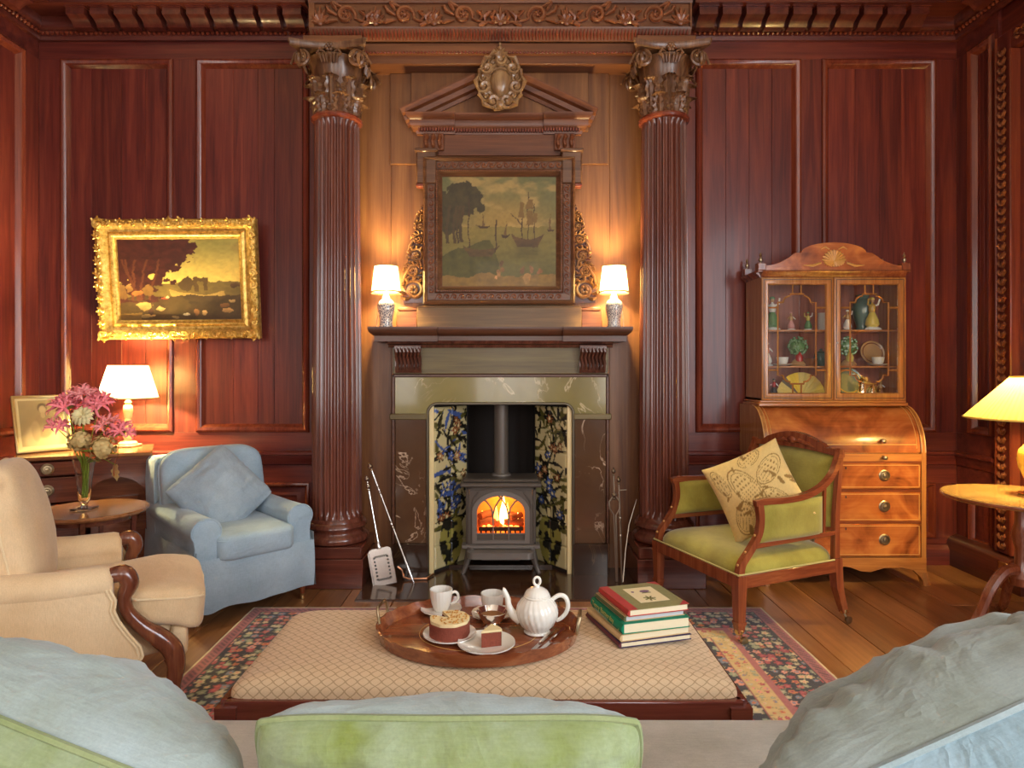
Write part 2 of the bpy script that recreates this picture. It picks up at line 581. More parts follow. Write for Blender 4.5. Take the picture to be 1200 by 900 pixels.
def raised_panel(wall, M, x0, x1, z0, z1, mat=None):
    MB(M).frame(x0, x1, z0, z1, PROFS).build('panel_moulding', MOULD, wall)
    m = MB(M)
    vs = []
    for d, h in ((.036, .018), (.040, .018), (.085, -.004), (.09, -.004)):
        vs.append((d, -h))
    m.frame(x0, x1, z0, z1, vs)
    m.box(x0 + .088, x1 - .088, .0, .02, z0 + .088, z1 - .088)
    m.build('panel_field', mat or PANELX, wall)
def dado_rail(wall, M, x0, x1, z):
    MB(M).run((x0, 0, z), (x1, 0, z), [(0, -.09), (.012, -.085), (.016, -.06), (.03, -.045), (.034, -.02), (.05, -.012), (.05, .004), (.04, .01), (0, .012)], (0, -1, 0)).build('dado_rail', PANELX, wall)

SK = [(0, 0), (.03, 0), (.03, .105), (.022, .118), (.014, .13), (.010, .14), (0, .142)]

def panelled(wall, M, x0, x1, panels, z_top=3.70, seed=0):
    """stiles and rails around the given upper panels [(x0,x1)], dado below"""
    zb, zt = .93, 3.565
    # backing behind everything
    MB(M).box(x0, x1, .034, .06, 0, ZC).build('backing', PANEL, wall)
    MB(M).box(x0, x1, 0, .034, zt, z_top, .001).build('top_rail', PANELX, wall)
    MB(M).box(x0, x1, 0, .034, .775, zb, .001).build('middle_rail', PANELX, wall)
    MB(M).box(x0, x1, 0, .034, .575, .70, .001).build('dado_frieze', PANELX, wall)
    MB(M).box(x0, x1, 0, .034, 0, .185, .001).build('bottom_rail', PANELX, wall)
    edges = [x0] + [v for p in panels for v in p] + [x1]
    for i in range(0, len(edges), 2):
        a, b = edges[i], edges[i + 1]
        if b - a > .004:
            MB(M).box(a, b, 0, .034, zb, zt, .001).build('stile', PANEL, wall)
            MB(M).box(a, b, 0, .034, .185, .575, .001).build('stile', PANEL, wall)
    for i, (a, b) in enumerate(panels):
        panel(wall, M, a, b, zb, zt, seed=seed + i)
        raised_panel(wall, M, a, b, .185, .575)
    MB(M).box(x0, x1, .0, .034, .70, .775).build('dado_backing', PANELX, wall)
    dado_rail(wall, M, x0, x1, .79)

# back wall, left and right of the chimney breast
wall_back = structure('wall_back', 'dark red mahogany panelled back wall around the fireplace')
Mb = tr(0, YB, 0)
panelled(wall_back, Mb, XL, -1.20, [(-3.155, -2.36), (-2.20, -1.40)], seed=1)
panelled(wall_back, Mb, 1.10, XR, [(1.325, 2.07), (2.215, 3.02)], seed=5)
for (a, b) in ((XL + .03, -1.20), (1.10, XR - .03)):
    o = MB().run((a, YB, 0), (b, YB, 0), SK, (0, -1, 0)).build('baseboard_back', PANELX)
    tag(o, 'dark red wooden baseboard %s the fireplace' % ('left of' if a < 0 else 'right of'), kind='structure')

# side walls: local x runs along +Y for the left wall
wall_left = structure('wall_left', 'dark mahogany panelled left wall')
Ml = basis((XL, 0, 0), (0, 1, 0), (-1, 0, 0), (0, 0, 1))
panelled(wall_left, Ml, 2.2, YB, [(2.45, 3.35), (3.50, 4.44)], seed=9)
wb = MB(Ml)
wb.box(YR, 2.2, 0, .06, 0, ZC)
wb.build('plain_panelling', PANELY, wall_left)
wall_right = structure('wall_right', 'dark mahogany panelled right wall with a tall carved door surround')
Mr = basis((XR, 0, 0), (0, -1, 0), (1, 0, 0), (0, 0, 1))
panelled(wall_right, Mr, -YB, -4.19, [(-4.46, -4.225)], seed=14)
wb = MB(Mr)
wb.box(-4.19, -2.55, .02, .06, 0, ZC).box(-2.55, -.4, 0, .06, 0, ZC).box(1.9, -YR, 0, .06, 0, ZC).box(-.4, 1.9, 0, .06, 0, .7).box(-.4, 1.9, 0, .06, 3.4, ZC)
wb.build('plain_panelling', PANELY, wall_right)

# rear wall with three unseen windows added to carry the ambient fill
wall_rear = structure('wall_rear', 'panelled wall behind the camera with three tall windows')
m = MB()
xs = [XL] + [v for c in (-2.1, 0, 2.1) for v in (c - .6, c + .6)] + [XR]
for i in range(0, len(xs), 2):
    m.box(xs[i], xs[i + 1], YR - .06, YR, 0, ZC)
for c in (-2.1, 0, 2.1):
    m.box(c - .6, c + .6, YR - .06, YR, 0, .7).box(c - .6, c + .6, YR - .06, YR, 3.3, ZC)
m.build('plain_panelling', PANELX, wall_rear)
WINW = plain('window_paint', (.75, .73, .68), .5)
for i, c in enumerate((-2.1, 0, 2.1)):
    w = structure('window_%d' % (i + 1), 'tall white sash window behind the camera')
    m = MB(); m.frame(c - .6, c + .6, .7, 3.3, [(0, -.0), (0, .03), (.06, .03), (.06, -.02), (0, -.02)], y=YR + .0)
    m.build('window_frame', WINW, w)
    for z in (1.35, 2.0, 2.65): MB().box(c - .55, c + .55, YR - .01, YR + .02, z - .015, z + .015).build('glazing_bar', WINW, w)
    for xx in (-.2, .2): MB().box(c + xx - .012, c + xx + .012, YR - .01, YR + .02, .75, 3.25).build('glazing_bar', WINW, w)
w = structure('window_4', 'tall white sash window in the right wall beside the camera')
for z in (1.35, 2.0, 2.7): MB().box(XR - .01, XR + .02, -1.9, .4, z - .015, z + .015).build('glazing_bar', WINW, w)
for yy in (-1.35, -.75, -.2): MB().box(XR - .01, XR + .02, yy - .012, yy + .012, .7, 3.4).build('glazing_bar', WINW, w)

# high skirting on the right wall that stops at the door surround
PLINTHM = wood('dark_skirting', (.03, .008, .006), (.075, .018, .012), (.13, .035, .02), 'Y', .8, .28, .4, .1)
o = MB().run((XR, YB, 0), (XR, 3.92, 0), [(0, 0), (.07, 0), (.07, .165), (.06, .185), (.04, .20), (.02, .21), (0, .215)], (-1, 0, 0)).build('baseboard_right', PLINTHM)
tag(o, 'high dark moulded skirting along the right wall', kind='structure')
o = MB().run((XL, YB, 0), (XL, 1.0, 0), SK, (1, 0, 0)).build('baseboard_left', PANELY)
tag(o, 'dark wooden skirting along the left wall', kind='structure')
so = MB(); so.box(XR - .078, XR - .068, 4.02, 4.09, .10, .17, .003); so = so.build('power_socket', BRASS)
tag(so, 'small brass socket plate on the dark skirting of the right wall', 'socket')

# carved door surround on the right wall
door = structure('door_1', 'dark mahogany door inside the carved surround on the right wall')
dm = MB(Mr); dm.box(-4.02, -2.55, .0, .03, .0, 3.36); dm.build('door_leaf', PANEL, door)
for z0, z1 in ((.35, 1.25), (1.45, 3.2)):
    MB(Mr).frame(-3.92, -2.65, z0, z1, [(0, 0), (.004, .016), (.02, .022), (.04, .006), (.05, -.004)], y=0).build('door_moulding', MOULD, door)
sur = structure('trim_1', 'carved wooden door surround on the right wall')
MB(Mr).box(-4.145, -4.03, -.045, .03, .215, 3.49, .004).build('architrave', PANEL, sur)
MB(Mr).box(-4.03, -2.55, -.045, .03, 3.37, 3.49, .004).build('architrave', PANEL, sur)
MB(Mr).box(-4.03, -4.012, -.06, .02, .215, 3.37, .006).build('inner_bead', MOULD, sur)
MB(Mr).box(-4.155, -4.14, -.055, .02, .215, 3.49, .006).build('outer_bead', MOULD, sur)
# a running leaf carved up the architrave
lm = MB()
for sgn in (-1, 1):
    lm.tube([(0, 0, 0), (sgn * .014, -.012, .012), (sgn * .026, -.014, .03), (sgn * .022, -.012, .046)], [.004, .010, .010, .002], 6)
lm.ell((0, -.010, .018), (.008, .008, .02), 8, 6)
lmesh = lm.mesh('leaf_carving'); lmesh.materials.append(CARVE)
z = .24
while z < 3.40:
    o = bpy.data.objects.new('leaf_carving', lmesh); COL.objects.link(o); o.parent = sur
    o.matrix_basis = Mr @ tr(-4.088, -.045, z); z += .0555
x = -3.99
while x < -2.6:
    o = bpy.data.objects.new('leaf_carving', lmesh); COL.objects.link(o); o.parent = sur
    o.matrix_basis = Mr @ tr(x, -.045, 3.43) @ roty(R(90)); x += .0555

# ---- cornice : left and right stretches of the back wall, and both side walls
CORN = wood('cornice_wood', (.04, .007, .006), (.11, .021, .013), (.19, .045, .023), 'X', .9, .34, .3, .15)
modm = MB()
modm.prism([(.0, .0), (.05, .004), (.075, .03), (.11, .045), (.135, .05), (.135, .10), (0, .10)], -.062, .062)   # side profile x=out
modm.box(.0, .145, -.068, .068, .098, .112)
mod_me = modm.mesh('modillion'); mod_me.materials.append(CORN)
egg = MB(); egg.ell((0, 0, 0), (.015, .012, .016), 8, 6); egg_me = egg.mesh('bead'); egg_me.materials.append(MOULD)
def cornice(name, label, p0, p1, out, ends=(0, 0)):
    p0 = Vector(p0); p1 = Vector(p1); out = Vector(out)
    root = structure(name, label)
    prof = [(0, -.015), (.03, -.015), (.035, .01), (.03, .014), (.03, .05), (.05, .06), (.06, .075), (.06, .135), (.235, .135), (.235, .26), (.25, .27), (.29, .33), (.30, .40), (0, .40)]
    MB().run(p0, p1, prof, out).build('cornice_moulding', CORN, root)
    d = (p1 - p0); L = d.length; d.normalize()
    mm = basis((0, 0, 0), out, d, (0, 0, 1))
    n = max(1, round((L - ends[0] - ends[1]) / .163)); st = (L - ends[0] - ends[1]) / n
    for i in range(n):
        o = bpy.data.objects.new('modillion', mod_me); COL.objects.link(o); o.parent = root
        c = p0 + d * (ends[0] + st * (i + .5)) + out * .06 + Vector((0, 0, .028))
        o.matrix_basis = tr(c) @ mm
    bm = MB(); s = .016
    n = int(L / .034)
    for i in range(n):
        c = p0 + d * (.017 + i * .034) + out * .036 + Vector((0, 0, .032))
        bm.lathe([(.001, -.016), (.013, -.007), (.013, .007), (.001, .016)], 6, tr(c))
    o = bm.build('egg_moulding', MOULD, root); o['kind'] = 'stuff'
    return root
ZK = 3.70
cornice('trim_2', 'carved modillion cornice above the panels left of the fireplace', (XL, YB, ZK), (-1.36, YB, ZK), (0, -1, 0), (.30, .02))
cornice('trim_3', 'carved modillion cornice above the panels right of the fireplace', (1.26, YB, ZK), (XR, YB, ZK), (0, -1, 0), (.02, .30))
cornice('trim_4', 'carved modillion cornice along the left wall', (XL, 2.2, ZK + .003), (XL, YB - .003, ZK + .003), (1, 0, 0), (.02, .30))
cornice('trim_5', 'carved modillion cornice along the right wall', (XR, YB - .003, ZK + .003), (XR, 2.2, ZK + .003), (-1, 0, 0), (.30, .02))

# ---- chimney breast between the columns
YCB = 4.46
breast = structure('wall_breast', 'chimney breast panelled in glowing brown oak between the columns')
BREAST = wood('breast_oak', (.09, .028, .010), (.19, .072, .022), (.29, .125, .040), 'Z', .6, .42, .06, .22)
bx0, bx1 = XC - 1.20, XC + 1.20
cuts = [bx0, -.80, -.50, .40, .70, bx1]
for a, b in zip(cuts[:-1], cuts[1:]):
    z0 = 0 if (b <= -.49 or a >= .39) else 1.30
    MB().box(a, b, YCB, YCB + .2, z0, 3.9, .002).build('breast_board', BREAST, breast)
# ------------------------------------------------------------------ entablature over the columns
def spiral(cx, cz, r0, turns, n=26, start=0.0, sgn=1, y=0.0, tail=None):
    pts = []
    if tail: pts += tail
    for i in range(n):
        t = i / (n - 1)
        a = start + sgn * turns * 2 * PI * t
        r = r0 * (1 - .82 * t)
        pts.append((cx + r * math.cos(a), y - .004 * math.sin(PI * t), cz + r * math.sin(a)))
    return pts
def taper(n, a, b, c=None):
    return [a + (b - a) * i / (n - 1) if c is None else (a + (b - a) * math.sin(PI * i / (n - 1)) + (c - a) * i / (n - 1)) for i in range(n)]

ent = structure('trim_6', 'carved entablature with scrolling leaf frieze above the two columns')
ENT = wood('entablature_wood', (.07, .020, .008), (.155, .052, .018), (.25, .092, .03), 'X', .7, .40, .1, .1)
YE = 4.20
ex0, ex1 = XC - 1.235, XC + 1.235
def ent_band(y, z0, z1, name, mat=ENT, x0=ex0, x1=ex1, b=.003):
    return MB().box(x0, x1, y, YB + .02, z0, z1, b).build(name, mat, ent)
ent_band(4.30, 3.400, 3.46, 'architrave', x0=ex0 + .02, x1=ex1 - .02)
ent_band(4.27, 3.455, 3.525, 'architrave', x0=ex0 + .01, x1=ex1 - .01)
for xx in (XC - 1.075, XC + 1.075):       # breaks forward over each column
    MB().box(xx - .20, xx + .19, 4.16, 4.32, 3.438, 3.462, .003).box(xx - .195, xx + .185, 4.17, 4.32, 3.46, 3.525, .003).build('architrave_break', ENT, ent)
bd = MB(); n = 100
for i in range(n):
    bd.ell((ex0 + .04 + (ex1 - ex0 - .08) * i / (n - 1), 4.268, 3.462), (.010, .009, .010), 6, 4)
o = bd.build('bead_row', MOULD, ent); o['kind'] = 'stuff'
MB().run((ex0 - .005, 4.26, 3.525), (ex1 + .005, 4.26, 3.525), [(0, 0), (.012, .0), (.03, .03), (.055, .055), (.06, .07), (0, .07)], (0, -1, 0)).build('leaf_moulding', ENT, ent)
bd = MB(); n = 110
for i in range(n):
    xx = ex0 + .02 + (ex1 - ex0 - .04) * i / (n - 1)
    bd.tube([(xx, 4.243, 3.53), (xx, 4.222, 3.555), (xx, 4.202, 3.582)], [.004, .009, .003], 5)
o = bd.build('leaf_row', MOULD, ent); o['kind'] = 'stuff'
ent_band(4.215, 3.59, 3.755, 'frieze_board')
MB().run((ex0 - .01, 4.215, 3.75), (ex1 + .01, 4.215, 3.75), [(0, 0), (.015, 0), (.03, .03), (.05, .05), (.05, .09), (.10, .12), (.10, .30), (0, .30)], (0, -1, 0)).build('frieze_cap', ENT, ent)
for xx in (ex0, ex1):
    MB().box(xx - .006, xx + .03 if xx < 0 else xx + .006, 4.20, 4.58, 3.59, 3.755).build('frieze_end', ENT, ent)
# leaf scrolls of the frieze (mirror pairs share one mesh)
sm = MB()
p = spiral(0, 0, .060, 1.4, 30, R(200), -1, tail=[(-.20, 0, -.055), (-.17, -.004, -.045), (-.12, -.006, -.045), (-.085, -.006, -.035)])
sm.tube(p, taper(len(p), .006, .017, .006), 7)
for a in range(6):
    an = R(a * 60 + 20); sm.tube([(.012 * math.cos(an), -.006, .012 * math.sin(an)), (.026 * math.cos(an), -.012, .026 * math.sin(an))], [.007, .009], 6)
sm.ell((0, -.010, 0), (.012, .010, .012), 8, 6)
for (x0, z0, dx, dz, c) in ((-.14, -.045, -.03, .06, .02), (-.10, -.04, .01, .06, -.03), (-.15, -.05, .05, -.02, .0), (.06, .0, .06, .05, .02), (.055, -.03, .065, -.02, .02), (.03, .055, .05, .02, .01), (.06, .03, .03, .045, .0), (-.2, -.05, .0, .07, .02)):
    sm.tube([(x0, -.002, z0), (x0 + dx * .5 + c, -.012, z0 + dz * .5), (x0 + dx, -.014, z0 + dz), (x0 + dx + c, -.006, z0 + dz * 1.1)], [.007, .014, .011, .003], 6)
sm_me = sm.mesh('scroll'); sm_me.materials.append(CARVE)
xs = [XC + s * v for v in (.24, .62, 1.0) for s in (-1, 1)]
for xx in xs:
    o = bpy.data.objects.new('scroll', sm_me); COL.objects.link(o); o.parent = ent
    s = 1 if xx > XC else -1
    o.matrix_basis = tr(xx, 4.212, 3.672) @ scl(s * 1.02, 1.2, 1.02)
pm = MB()          # palmette between scrolls
for a in range(-3, 4):
    an = R(90 + a * 27); L = .075 - abs(a) * .006
    pm.tube([(0, 0, -.055), (L * .6 * math.cos(an), -.012, -.055 + L * .8 * math.sin(an)), (L * 1.1 * math.cos(an), -.006, -.055 + L * 1.45 * math.sin(an))], [.008, .015, .004], 6)
pm.ell((0, -.008, -.055), (.02, .012, .02), 8, 6)
pm_me = pm.mesh('palmette'); pm_me.materials.append(CARVE)
for xx in (XC, XC - .43, XC + .43, XC - .81, XC + .81, XC - 1.17, XC + 1.17):
    o = bpy.data.objects.new('palmette', pm_me); COL.objects.link(o); o.parent = ent
    o.matrix_basis = tr(xx, 4.212, 3.675)

# ------------------------------------------------------------------ fluted columns
COLW = wood('column_wood', (.06, .016, .010), (.135, .038, .022), (.22, .072, .04), 'Z', .9, .24, .5, .06)
PLST = wood('plinth_wood', (.05, .012, .008), (.12, .028, .016), (.19, .05, .026), 'X', .8, .26, .4, .05)
def make_column():
    t = thing('fluted_column', 'x', 'column')
    m = MB().box(-.215, .215, -.215, .215, 0, .185, .004); m.build('plinth', PLST, t)
    m = MB().box(-.205, .205, -.205, .205, .185, .258, .006); m.build('plinth_block', PLST, t)
    m = MB()
    prof = [(.19, .258), (.205, .268), (.208, .285), (.203, .302), (.19, .312), (.182, .318), (.178, .33), (.182, .345), (.19, .352), (.196, .362), (.192, .378), (.182, .388), (.176, .392), (.172, .405), (.165, .415)]
    m.lathe(prof, 48); m.build('base', COLW, t)
    # shaft with 24 real flutes
    z0, z1 = .412, 3.0
    NF, SP = 24, 8
    zz = [z0, z0 + .015, z0 + .03, z0 + .045, z0 + .065] + [z0 + .065 + (z1 - z0 - .13) * i / 10 for i in range(1, 11)] + [z1 - .045, z1 - .03, z1 - .015, z1]
    vs = []; n = NF * SP
    for z in zz:
        t_ = (z - z0) / (z1 - z0)
        r = .160 - .016 * max(0, t_ - .3) / .7
        e = min(z - z0 - .012, z1 - .012 - z); dep = .021 * max(0, min(1, e / .045)) ** .5
        for i in range(n):
            u = (i % SP) / SP
            if u < .24 or dep == 0: d = 0
            else:
                w = (u - .24) / .76; d = dep * math.sin(PI * w) ** .6
            a = 2 * PI * i / n
            vs.append(((r - d) * math.cos(a), (r - d) * math.sin(a), z))
    fs = [(j * n + i, j * n + (i + 1) % n, (j + 1) * n + (i + 1) % n, (j + 1) * n + i) for j in range(len(zz) - 1) for i in range(n)]
    MB().add(vs, fs).build('shaft', COLW, t, 50)
    MB().lathe([(.144, 2.985), (.160, 2.992), (.166, 3.005), (.160, 3.018), (.148, 3.022), (.142, 3.03)], 48).build('necking', MOULD, t)
    # corinthian capital
    cap = MB().lathe([(.138, 3.02), (.138, 3.14), (.145, 3.24), (.165, 3.33), (.19, 3.375), (.16, 3.38)], 36).build('capital', CAPWOOD, t)
    # abacus with concave sides
    out = []
    for s in range(4):
        for i in range(9):
            w = -1 + 2 * i / 8
            r = .245 - .055 * (1 - w * w)
            a = s * PI / 2 - PI / 2
            out.append(Vector((w * .235, -r, 0)) if abs(w) < 1 else Vector((w * .235, -r, 0)))
            p = out[-1]; out[-1] = Vector((p.x * math.cos(a + PI / 2) - p.y * math.sin(a + PI / 2), p.x * math.sin(a + PI / 2) + p.y * math.cos(a + PI / 2), 0))
    nb = len(out)
    vs = []
    for z, k in ((3.395, .95), (3.40, .98), (3.415, .98), (3.42, 1.0), (3.438, 1.0)):
        vs += [(p.x * k, p.y * k, z) for p in out]
    fs = [(j * nb + i, j * nb + (i + 1) % nb, (j + 1) * nb + (i + 1) % nb, (j + 1) * nb + i) for j in range(4) for i in range(nb)]
    fs += [tuple(range(nb - 1, -1, -1)), tuple(4 * nb + i for i in range(nb))]
    MB().add(vs, fs).build('abacus', CAPWOOD, cap)
    # acanthus leaf
    lf = MB()
    def leaf(u, v, H=.15, W=.066):
        x = (u - .5) * 2
        w = W * (1 - .45 * v) * (1 + .26 * math.cos(v * 24)) if v < .94 else W * .3
        curl = max(0, v - .62) / .38
        y = -.010 - .022 * v - .042 * curl ** 1.6 + .016 * x * x * (1 - curl) - .007 * math.cos(x * 9.5)
        z = H * (v - .28 * curl ** 2)
        return (x * w, y, z)
    lf.grid(leaf, 13, 15)
    lf.grid(lambda u, v: (lambda p: (p[0] * .97, p[1] + .008, p[2]))(leaf(u, v)), 13, 15)
    lf_me = lf.mesh('leaf'); lf_me.materials.append(CAPWOOD)
    for tier, (nn, z, sc_, r) in enumerate(((8, 3.022, .95, .137), (8, 3.06, 1.6, .139))):
        for i in range(nn):
            a = 2 * PI * (i + (.5 if tier == 0 else 0)) / nn
            o = bpy.data.objects.new('leaf', lf_me); COL.objects.link(o); o.parent = cap
            o.matrix_basis = rotz(a) @ tr(0, -r, z) @ scl(1.0, 1, sc_)
    # corner volutes: a spiral pair at each diagonal
    vm = MB()
    for s in (-1, 1):
        p = spiral(0, 0, .052, 1.9, 30, R(90), -1)
        p = [(q[0] * 1, q[1] - .002, q[2]) for q in p]
        p = [(-.085, .03, -.02), (-.05, .01, .035)] + p
        vm.tube(p, taper(len(p), .008, .014, .007), 6, M=rotz(R(s * 38)) @ tr(0, -.012, 0) @ scl(s, 1, 1))
        vm.ell((0, 0, 0), (.016, .012, .016), 8, 6, M=rotz(R(s * 38)) @ tr(0, -.014, 0))
    vm_me = vm.mesh('volute'); vm_me.materials.append(CAPWOOD)
    for i in range(4):
        o = bpy.data.objects.new('volute', vm_me); COL.objects.link(o); o.parent = cap
        o.matrix_basis = rotz(PI / 4 + i * PI / 2) @ tr(0, -.245, 3.335)
    fm = MB()
    for k in range(6):
        a = k * PI / 3; fm.ell((.018 * math.cos(a), -.004, .018 * math.sin(a)), (.013, .012, .013), 8, 5)
    fm.ell((0, -.012, 0), (.010, .010, .010), 8, 5)
    for s in (-1, 1):
        fm.tube([(s * .03, 0, -.03), (s * .06, -.01, -.02), (s * .075, -.01, -.045), (s * .055, -.008, -.06), (s * .045, -.006, -.045)], [.006, .011, .010, .008, .004], 6)
        for q in range(3): fm.tube([(s * (.012 + .016 * q), 0, -.095), (s * (.014 + .02 * q), -.014, -.06), (s * (.016 + .024 * q), -.012, -.04)], [.006, .010, .004], 6)
    fm_me = fm.mesh('rosette'); fm_me.materials.append(CAPWOOD)
    for i in range(4):
        o = bpy.data.objects.new('rosette', fm_me); COL.objects.link(o); o.parent = cap
        o.matrix_basis = rotz(i * PI / 2) @ tr(0, -.188, 3.405)
    return t
c0 = make_column()
c0.location = (XC - 1.075, 4.27, 0)
c0['label'] = 'fluted mahogany column left of the fireplace, nearest the blue armchair'
c1 = copy_tree(c0)
c1.location = (XC + 1.075, 4.27, 0)
c1['label'] = 'fluted mahogany column right of the fireplace, behind the green armchair'
for c in (c0, c1): c['group'] = 'columns flanking the fireplace'

# ------------------------------------------------------------------ fireplace surround
def marble(name, base, base2, vein, scale=2.0, rough=.08, amount=.5):
    m, nt, b = nmat(name)
    mp = coords(nt)
    n0 = noise(nt, mp, scale * 1.5, 6, .6, .8)
    c = mixc(nt, n0.outputs['Fac'], base, base2)
    n1 = noise(nt, mp, scale, 5, .55, 1.2)
    v = mathn(nt, 'ABSOLUTE', mathn(nt, 'SUBTRACT', n1.outputs['Fac'], .5))
    v = mathn(nt, 'SUBTRACT', 1.0, mathn(nt, 'MULTIPLY', v, 90.0), True)
    n2 = noise(nt, mp, scale * .9, 2)
    msk = mathn(nt, 'MULTIPLY', v, mathn(nt, 'MULTIPLY', mathn(nt, 'SUBTRACT', n2.outputs['Fac'], .45, True), 5.0, True), True)
    c2 = mixc(nt, mathn(nt, 'MULTIPLY', msk, amount), c, vein)
    nt.links.new(c2, b.inputs['Base Color'])
    setv(b, Roughness=rough); b.inputs['Coat Weight'].default_value = .4; b.inputs['Coat Roughness'].default_value = .06
    return m
MARB = marble('brown_marble', rgb(72, 48, 34), rgb(100, 72, 48), rgb(235, 205, 175), 2.9, .14, 1.0)
MARB_LIT = marble('olive_marble', rgb(104, 92, 40), rgb(146, 132, 62), rgb(235, 215, 170), 2.2, .2, .8)  # lintel marble with the yellow lamp reflection put into its base colour
MARBD = marble('dark_marble', rgb(40, 26, 20), rgb(64, 44, 30), rgb(150, 120, 80), 3.0, .16, .3)
MARBH = marble('hearth_marble', rgb(58, 36, 26), rgb(88, 60, 40), rgb(150, 130, 100), 2.0, .16, .35)
FRZ = wood('frieze_oak', (.07, .045, .012), (.135, .095, .026), (.20, .15, .045), 'X', 1.2, .42, .08, .05)
FRMW = wood('surround_wood', (.04, .014, .008), (.095, .034, .016), (.15, .06, .027), 'X', 1.0, .38, .12, .05)
CORB = wood('corbel_wood', (.03, .010, .007), (.09, .03, .018), (.17, .065, .04), 'Z', 1.0, .25, .5, .05)

fp = thing('fireplace_surround', 'brown veined marble fireplace surround with dark wooden mantel shelf', 'fireplace', (XC, YCB, 0))
# local: x from axis, y negative towards the room (0 = breast face)
YM = -.15                     # marble face
def fbox(name, mat, *a, b=.003, lab=None): return MB().box(*a, b=b).build(name, mat, fp, label=lab)
# jambs: dark base block, marble slab, capping strip
for s in (-1, 1):
    MB().box(s * .479, s * .712, YM - .012, 0, 0, .218, .004).build('plinth_block', MARBD, fp)
    MB().box(s * .482, s * .700, YM, 0, .218, 1.045, .003).build('jamb_slab', MARB, fp)
    MB().box(s * .486, s * .735, YM - .02, 0, 1.042, 1.082, .005).build('capping_strip', FRZ, fp)
    MB().box(s * .702, s * .722, YM - .006, 0, .218, 1.345, .004).build('edge_moulding', FRMW, fp)
# lintel with rounded inner corners
pts = [(-.700, 1.082), (-.486, 1.082)]
for i in range(9):
    a = R(180 - 90 * i / 8); pts.append((-.486 + .066 + .066 * math.cos(a), 1.082 + .066 * math.sin(a)))
for i in range(9):
    a = R(90 - 90 * i / 8); pts.append((.486 - .066 + .066 * math.cos(a), 1.082 + .066 * math.sin(a)))
pts += [(.486, 1.082), (.700, 1.082), (.700, 1.322), (-.700, 1.322)]
MB().prism(pts, YM, 0).build('lintel_slab', MARB_LIT, fp)
MB().box(-.722, .722, YM - .006, 0, 1.322, 1.345, .005).build('edge_moulding', FRMW, fp)
# iron / gilt edge that follows the opening
inn = [(-.484, 0.0)]
for i in range(9):
    a = R(180 - 90 * i / 8); inn.append((-.484 + .066 + .066 * math.cos(a), 1.082 + .066 * math.sin(a)))
for i in range(9):
    a = R(90 - 90 * i / 8); inn.append((.484 - .066 + .066 * math.cos(a), 1.082 + .066 * math.sin(a)))
inn.append((.484, 0))
IRON = plain('cast_iron_edge', (.12, .10, .07), .35, .8)
MB().tube([(x, YM - .004, z) for x, z in inn], .009, 6).build('opening_bead', IRON, fp)
# wood frieze, corbels, mantel shelf
fbox('frieze_board', FRZ, -.715, .715, YM - .01, 0, 1.345, 1.535)
cm = MB()
cp = [(0, 0), (-.03, 0), (-.045, .02), (-.05, .05), (-.042, .075), (-.05, .105), (-.075, .13), (-.085, .155), (-.08, .18), (0, .18)]
cm.prism([(-q[0], q[1]) for q in cp], -.086, .086, rotz(R(-90)))
for k in range(7):
    xx = -.072 + .024 * k
    cm.tube([(xx, -.05, .022), (xx + .006, -.056, .06), (xx - .004, -.062, .105), (xx + .005, -.088, .14), (xx - .003, -.09, .165)], [.007, .011, .010, .012, .006], 6)
cor_me = cm.mesh('corbel'); cor_me.materials.append(CORB)
for s in (-1, 1):
    o = link('corbel', cor_me, CORB, fp); o.location = (s * .605, YM - .01, 1.352)
prof = [(0, 0), (.012, 0), (.016, .02), (.012, .024), (.03, .032), (.05, .05), (.058, .066), (.058, .10), (.075, .112), (.085, .128), (.085, .138), (0, .138)]
sh = MB()
sh.run((-.74, YM - .01, 1.518), (.74, YM - .01, 1.518), [(0, 0), (.02, .0), (.03, .018), (.05, .026), (.06, .045), (0, .045)], (0, -1, 0))
sh.build('bed_moulding', CORB, fp)
def shelf_prof(k):
    return [(-.09, 0), (.045 + k, 0), (.045 + k, .036), (.055 + k, .042), (.075 + k, .060), (.082 + k, .080), (.082 + k, .094), (-.09, .094)]
shm = MB()
shm.run((-.42, YM, 1.557), (.43, YM, 1.557), shelf_prof(.02), (0, -1, 0))
shm.build('mantel_shelf', FRMW, fp)
for s in (-1, 1):
    e = MB()
    pr = shelf_prof(.05)
    x0, x1 = (.42, .775)
    # end block with mitred return
    rows = []
    for h, z in pr:
        hh = max(h, .0)
        rows.append([(s * (x0 - .012), 0, 1.557 + z), (s * (x0 - .012), YM - h, 1.557 + z), (s * (x1 + h - .05), YM - h, 1.557 + z), (s * (x1 + h - .05), 0, 1.557 + z)])
    vs = [p for r in rows[1:-1] for p in r]; nr = len(rows) - 2
    fs = [(j * 4 + i, j * 4 + i + 1, (j + 1) * 4 + i + 1, (j + 1) * 4 + i) for j in range(nr - 1) for i in range(3)]
    fs += [(0, 1, 2, 3), tuple((nr - 1) * 4 + i for i in range(4))]
    e.add(vs, fs); e.build('shelf_end_block', FRMW, fp)
# firebox: splayed tiled cheeks, dark back
SOOT = plain('soot_brick', (.012, .008, .006), .9, bumps=.4, bscale=25)
CREAM = plain('cream_slip', rgb(226, 205, 150), .35, var=.1, vscale=4)
MB().box(-.52, .52, .36, .38, 0, 1.3).box(-.25, -.24, .14, .37, 0, 1.3).box(.24, .25, .14, .37, 0, 1.3).box(-.52, .52, -.10, .38, 1.155, 1.20).build('firebox_back', SOOT, fp)
for s in (-1, 1):
    MB().box(s * .444, s * .478, YM + .012, YM + .03, .0, 1.135, .003).build('cream_slip', CREAM, fp)
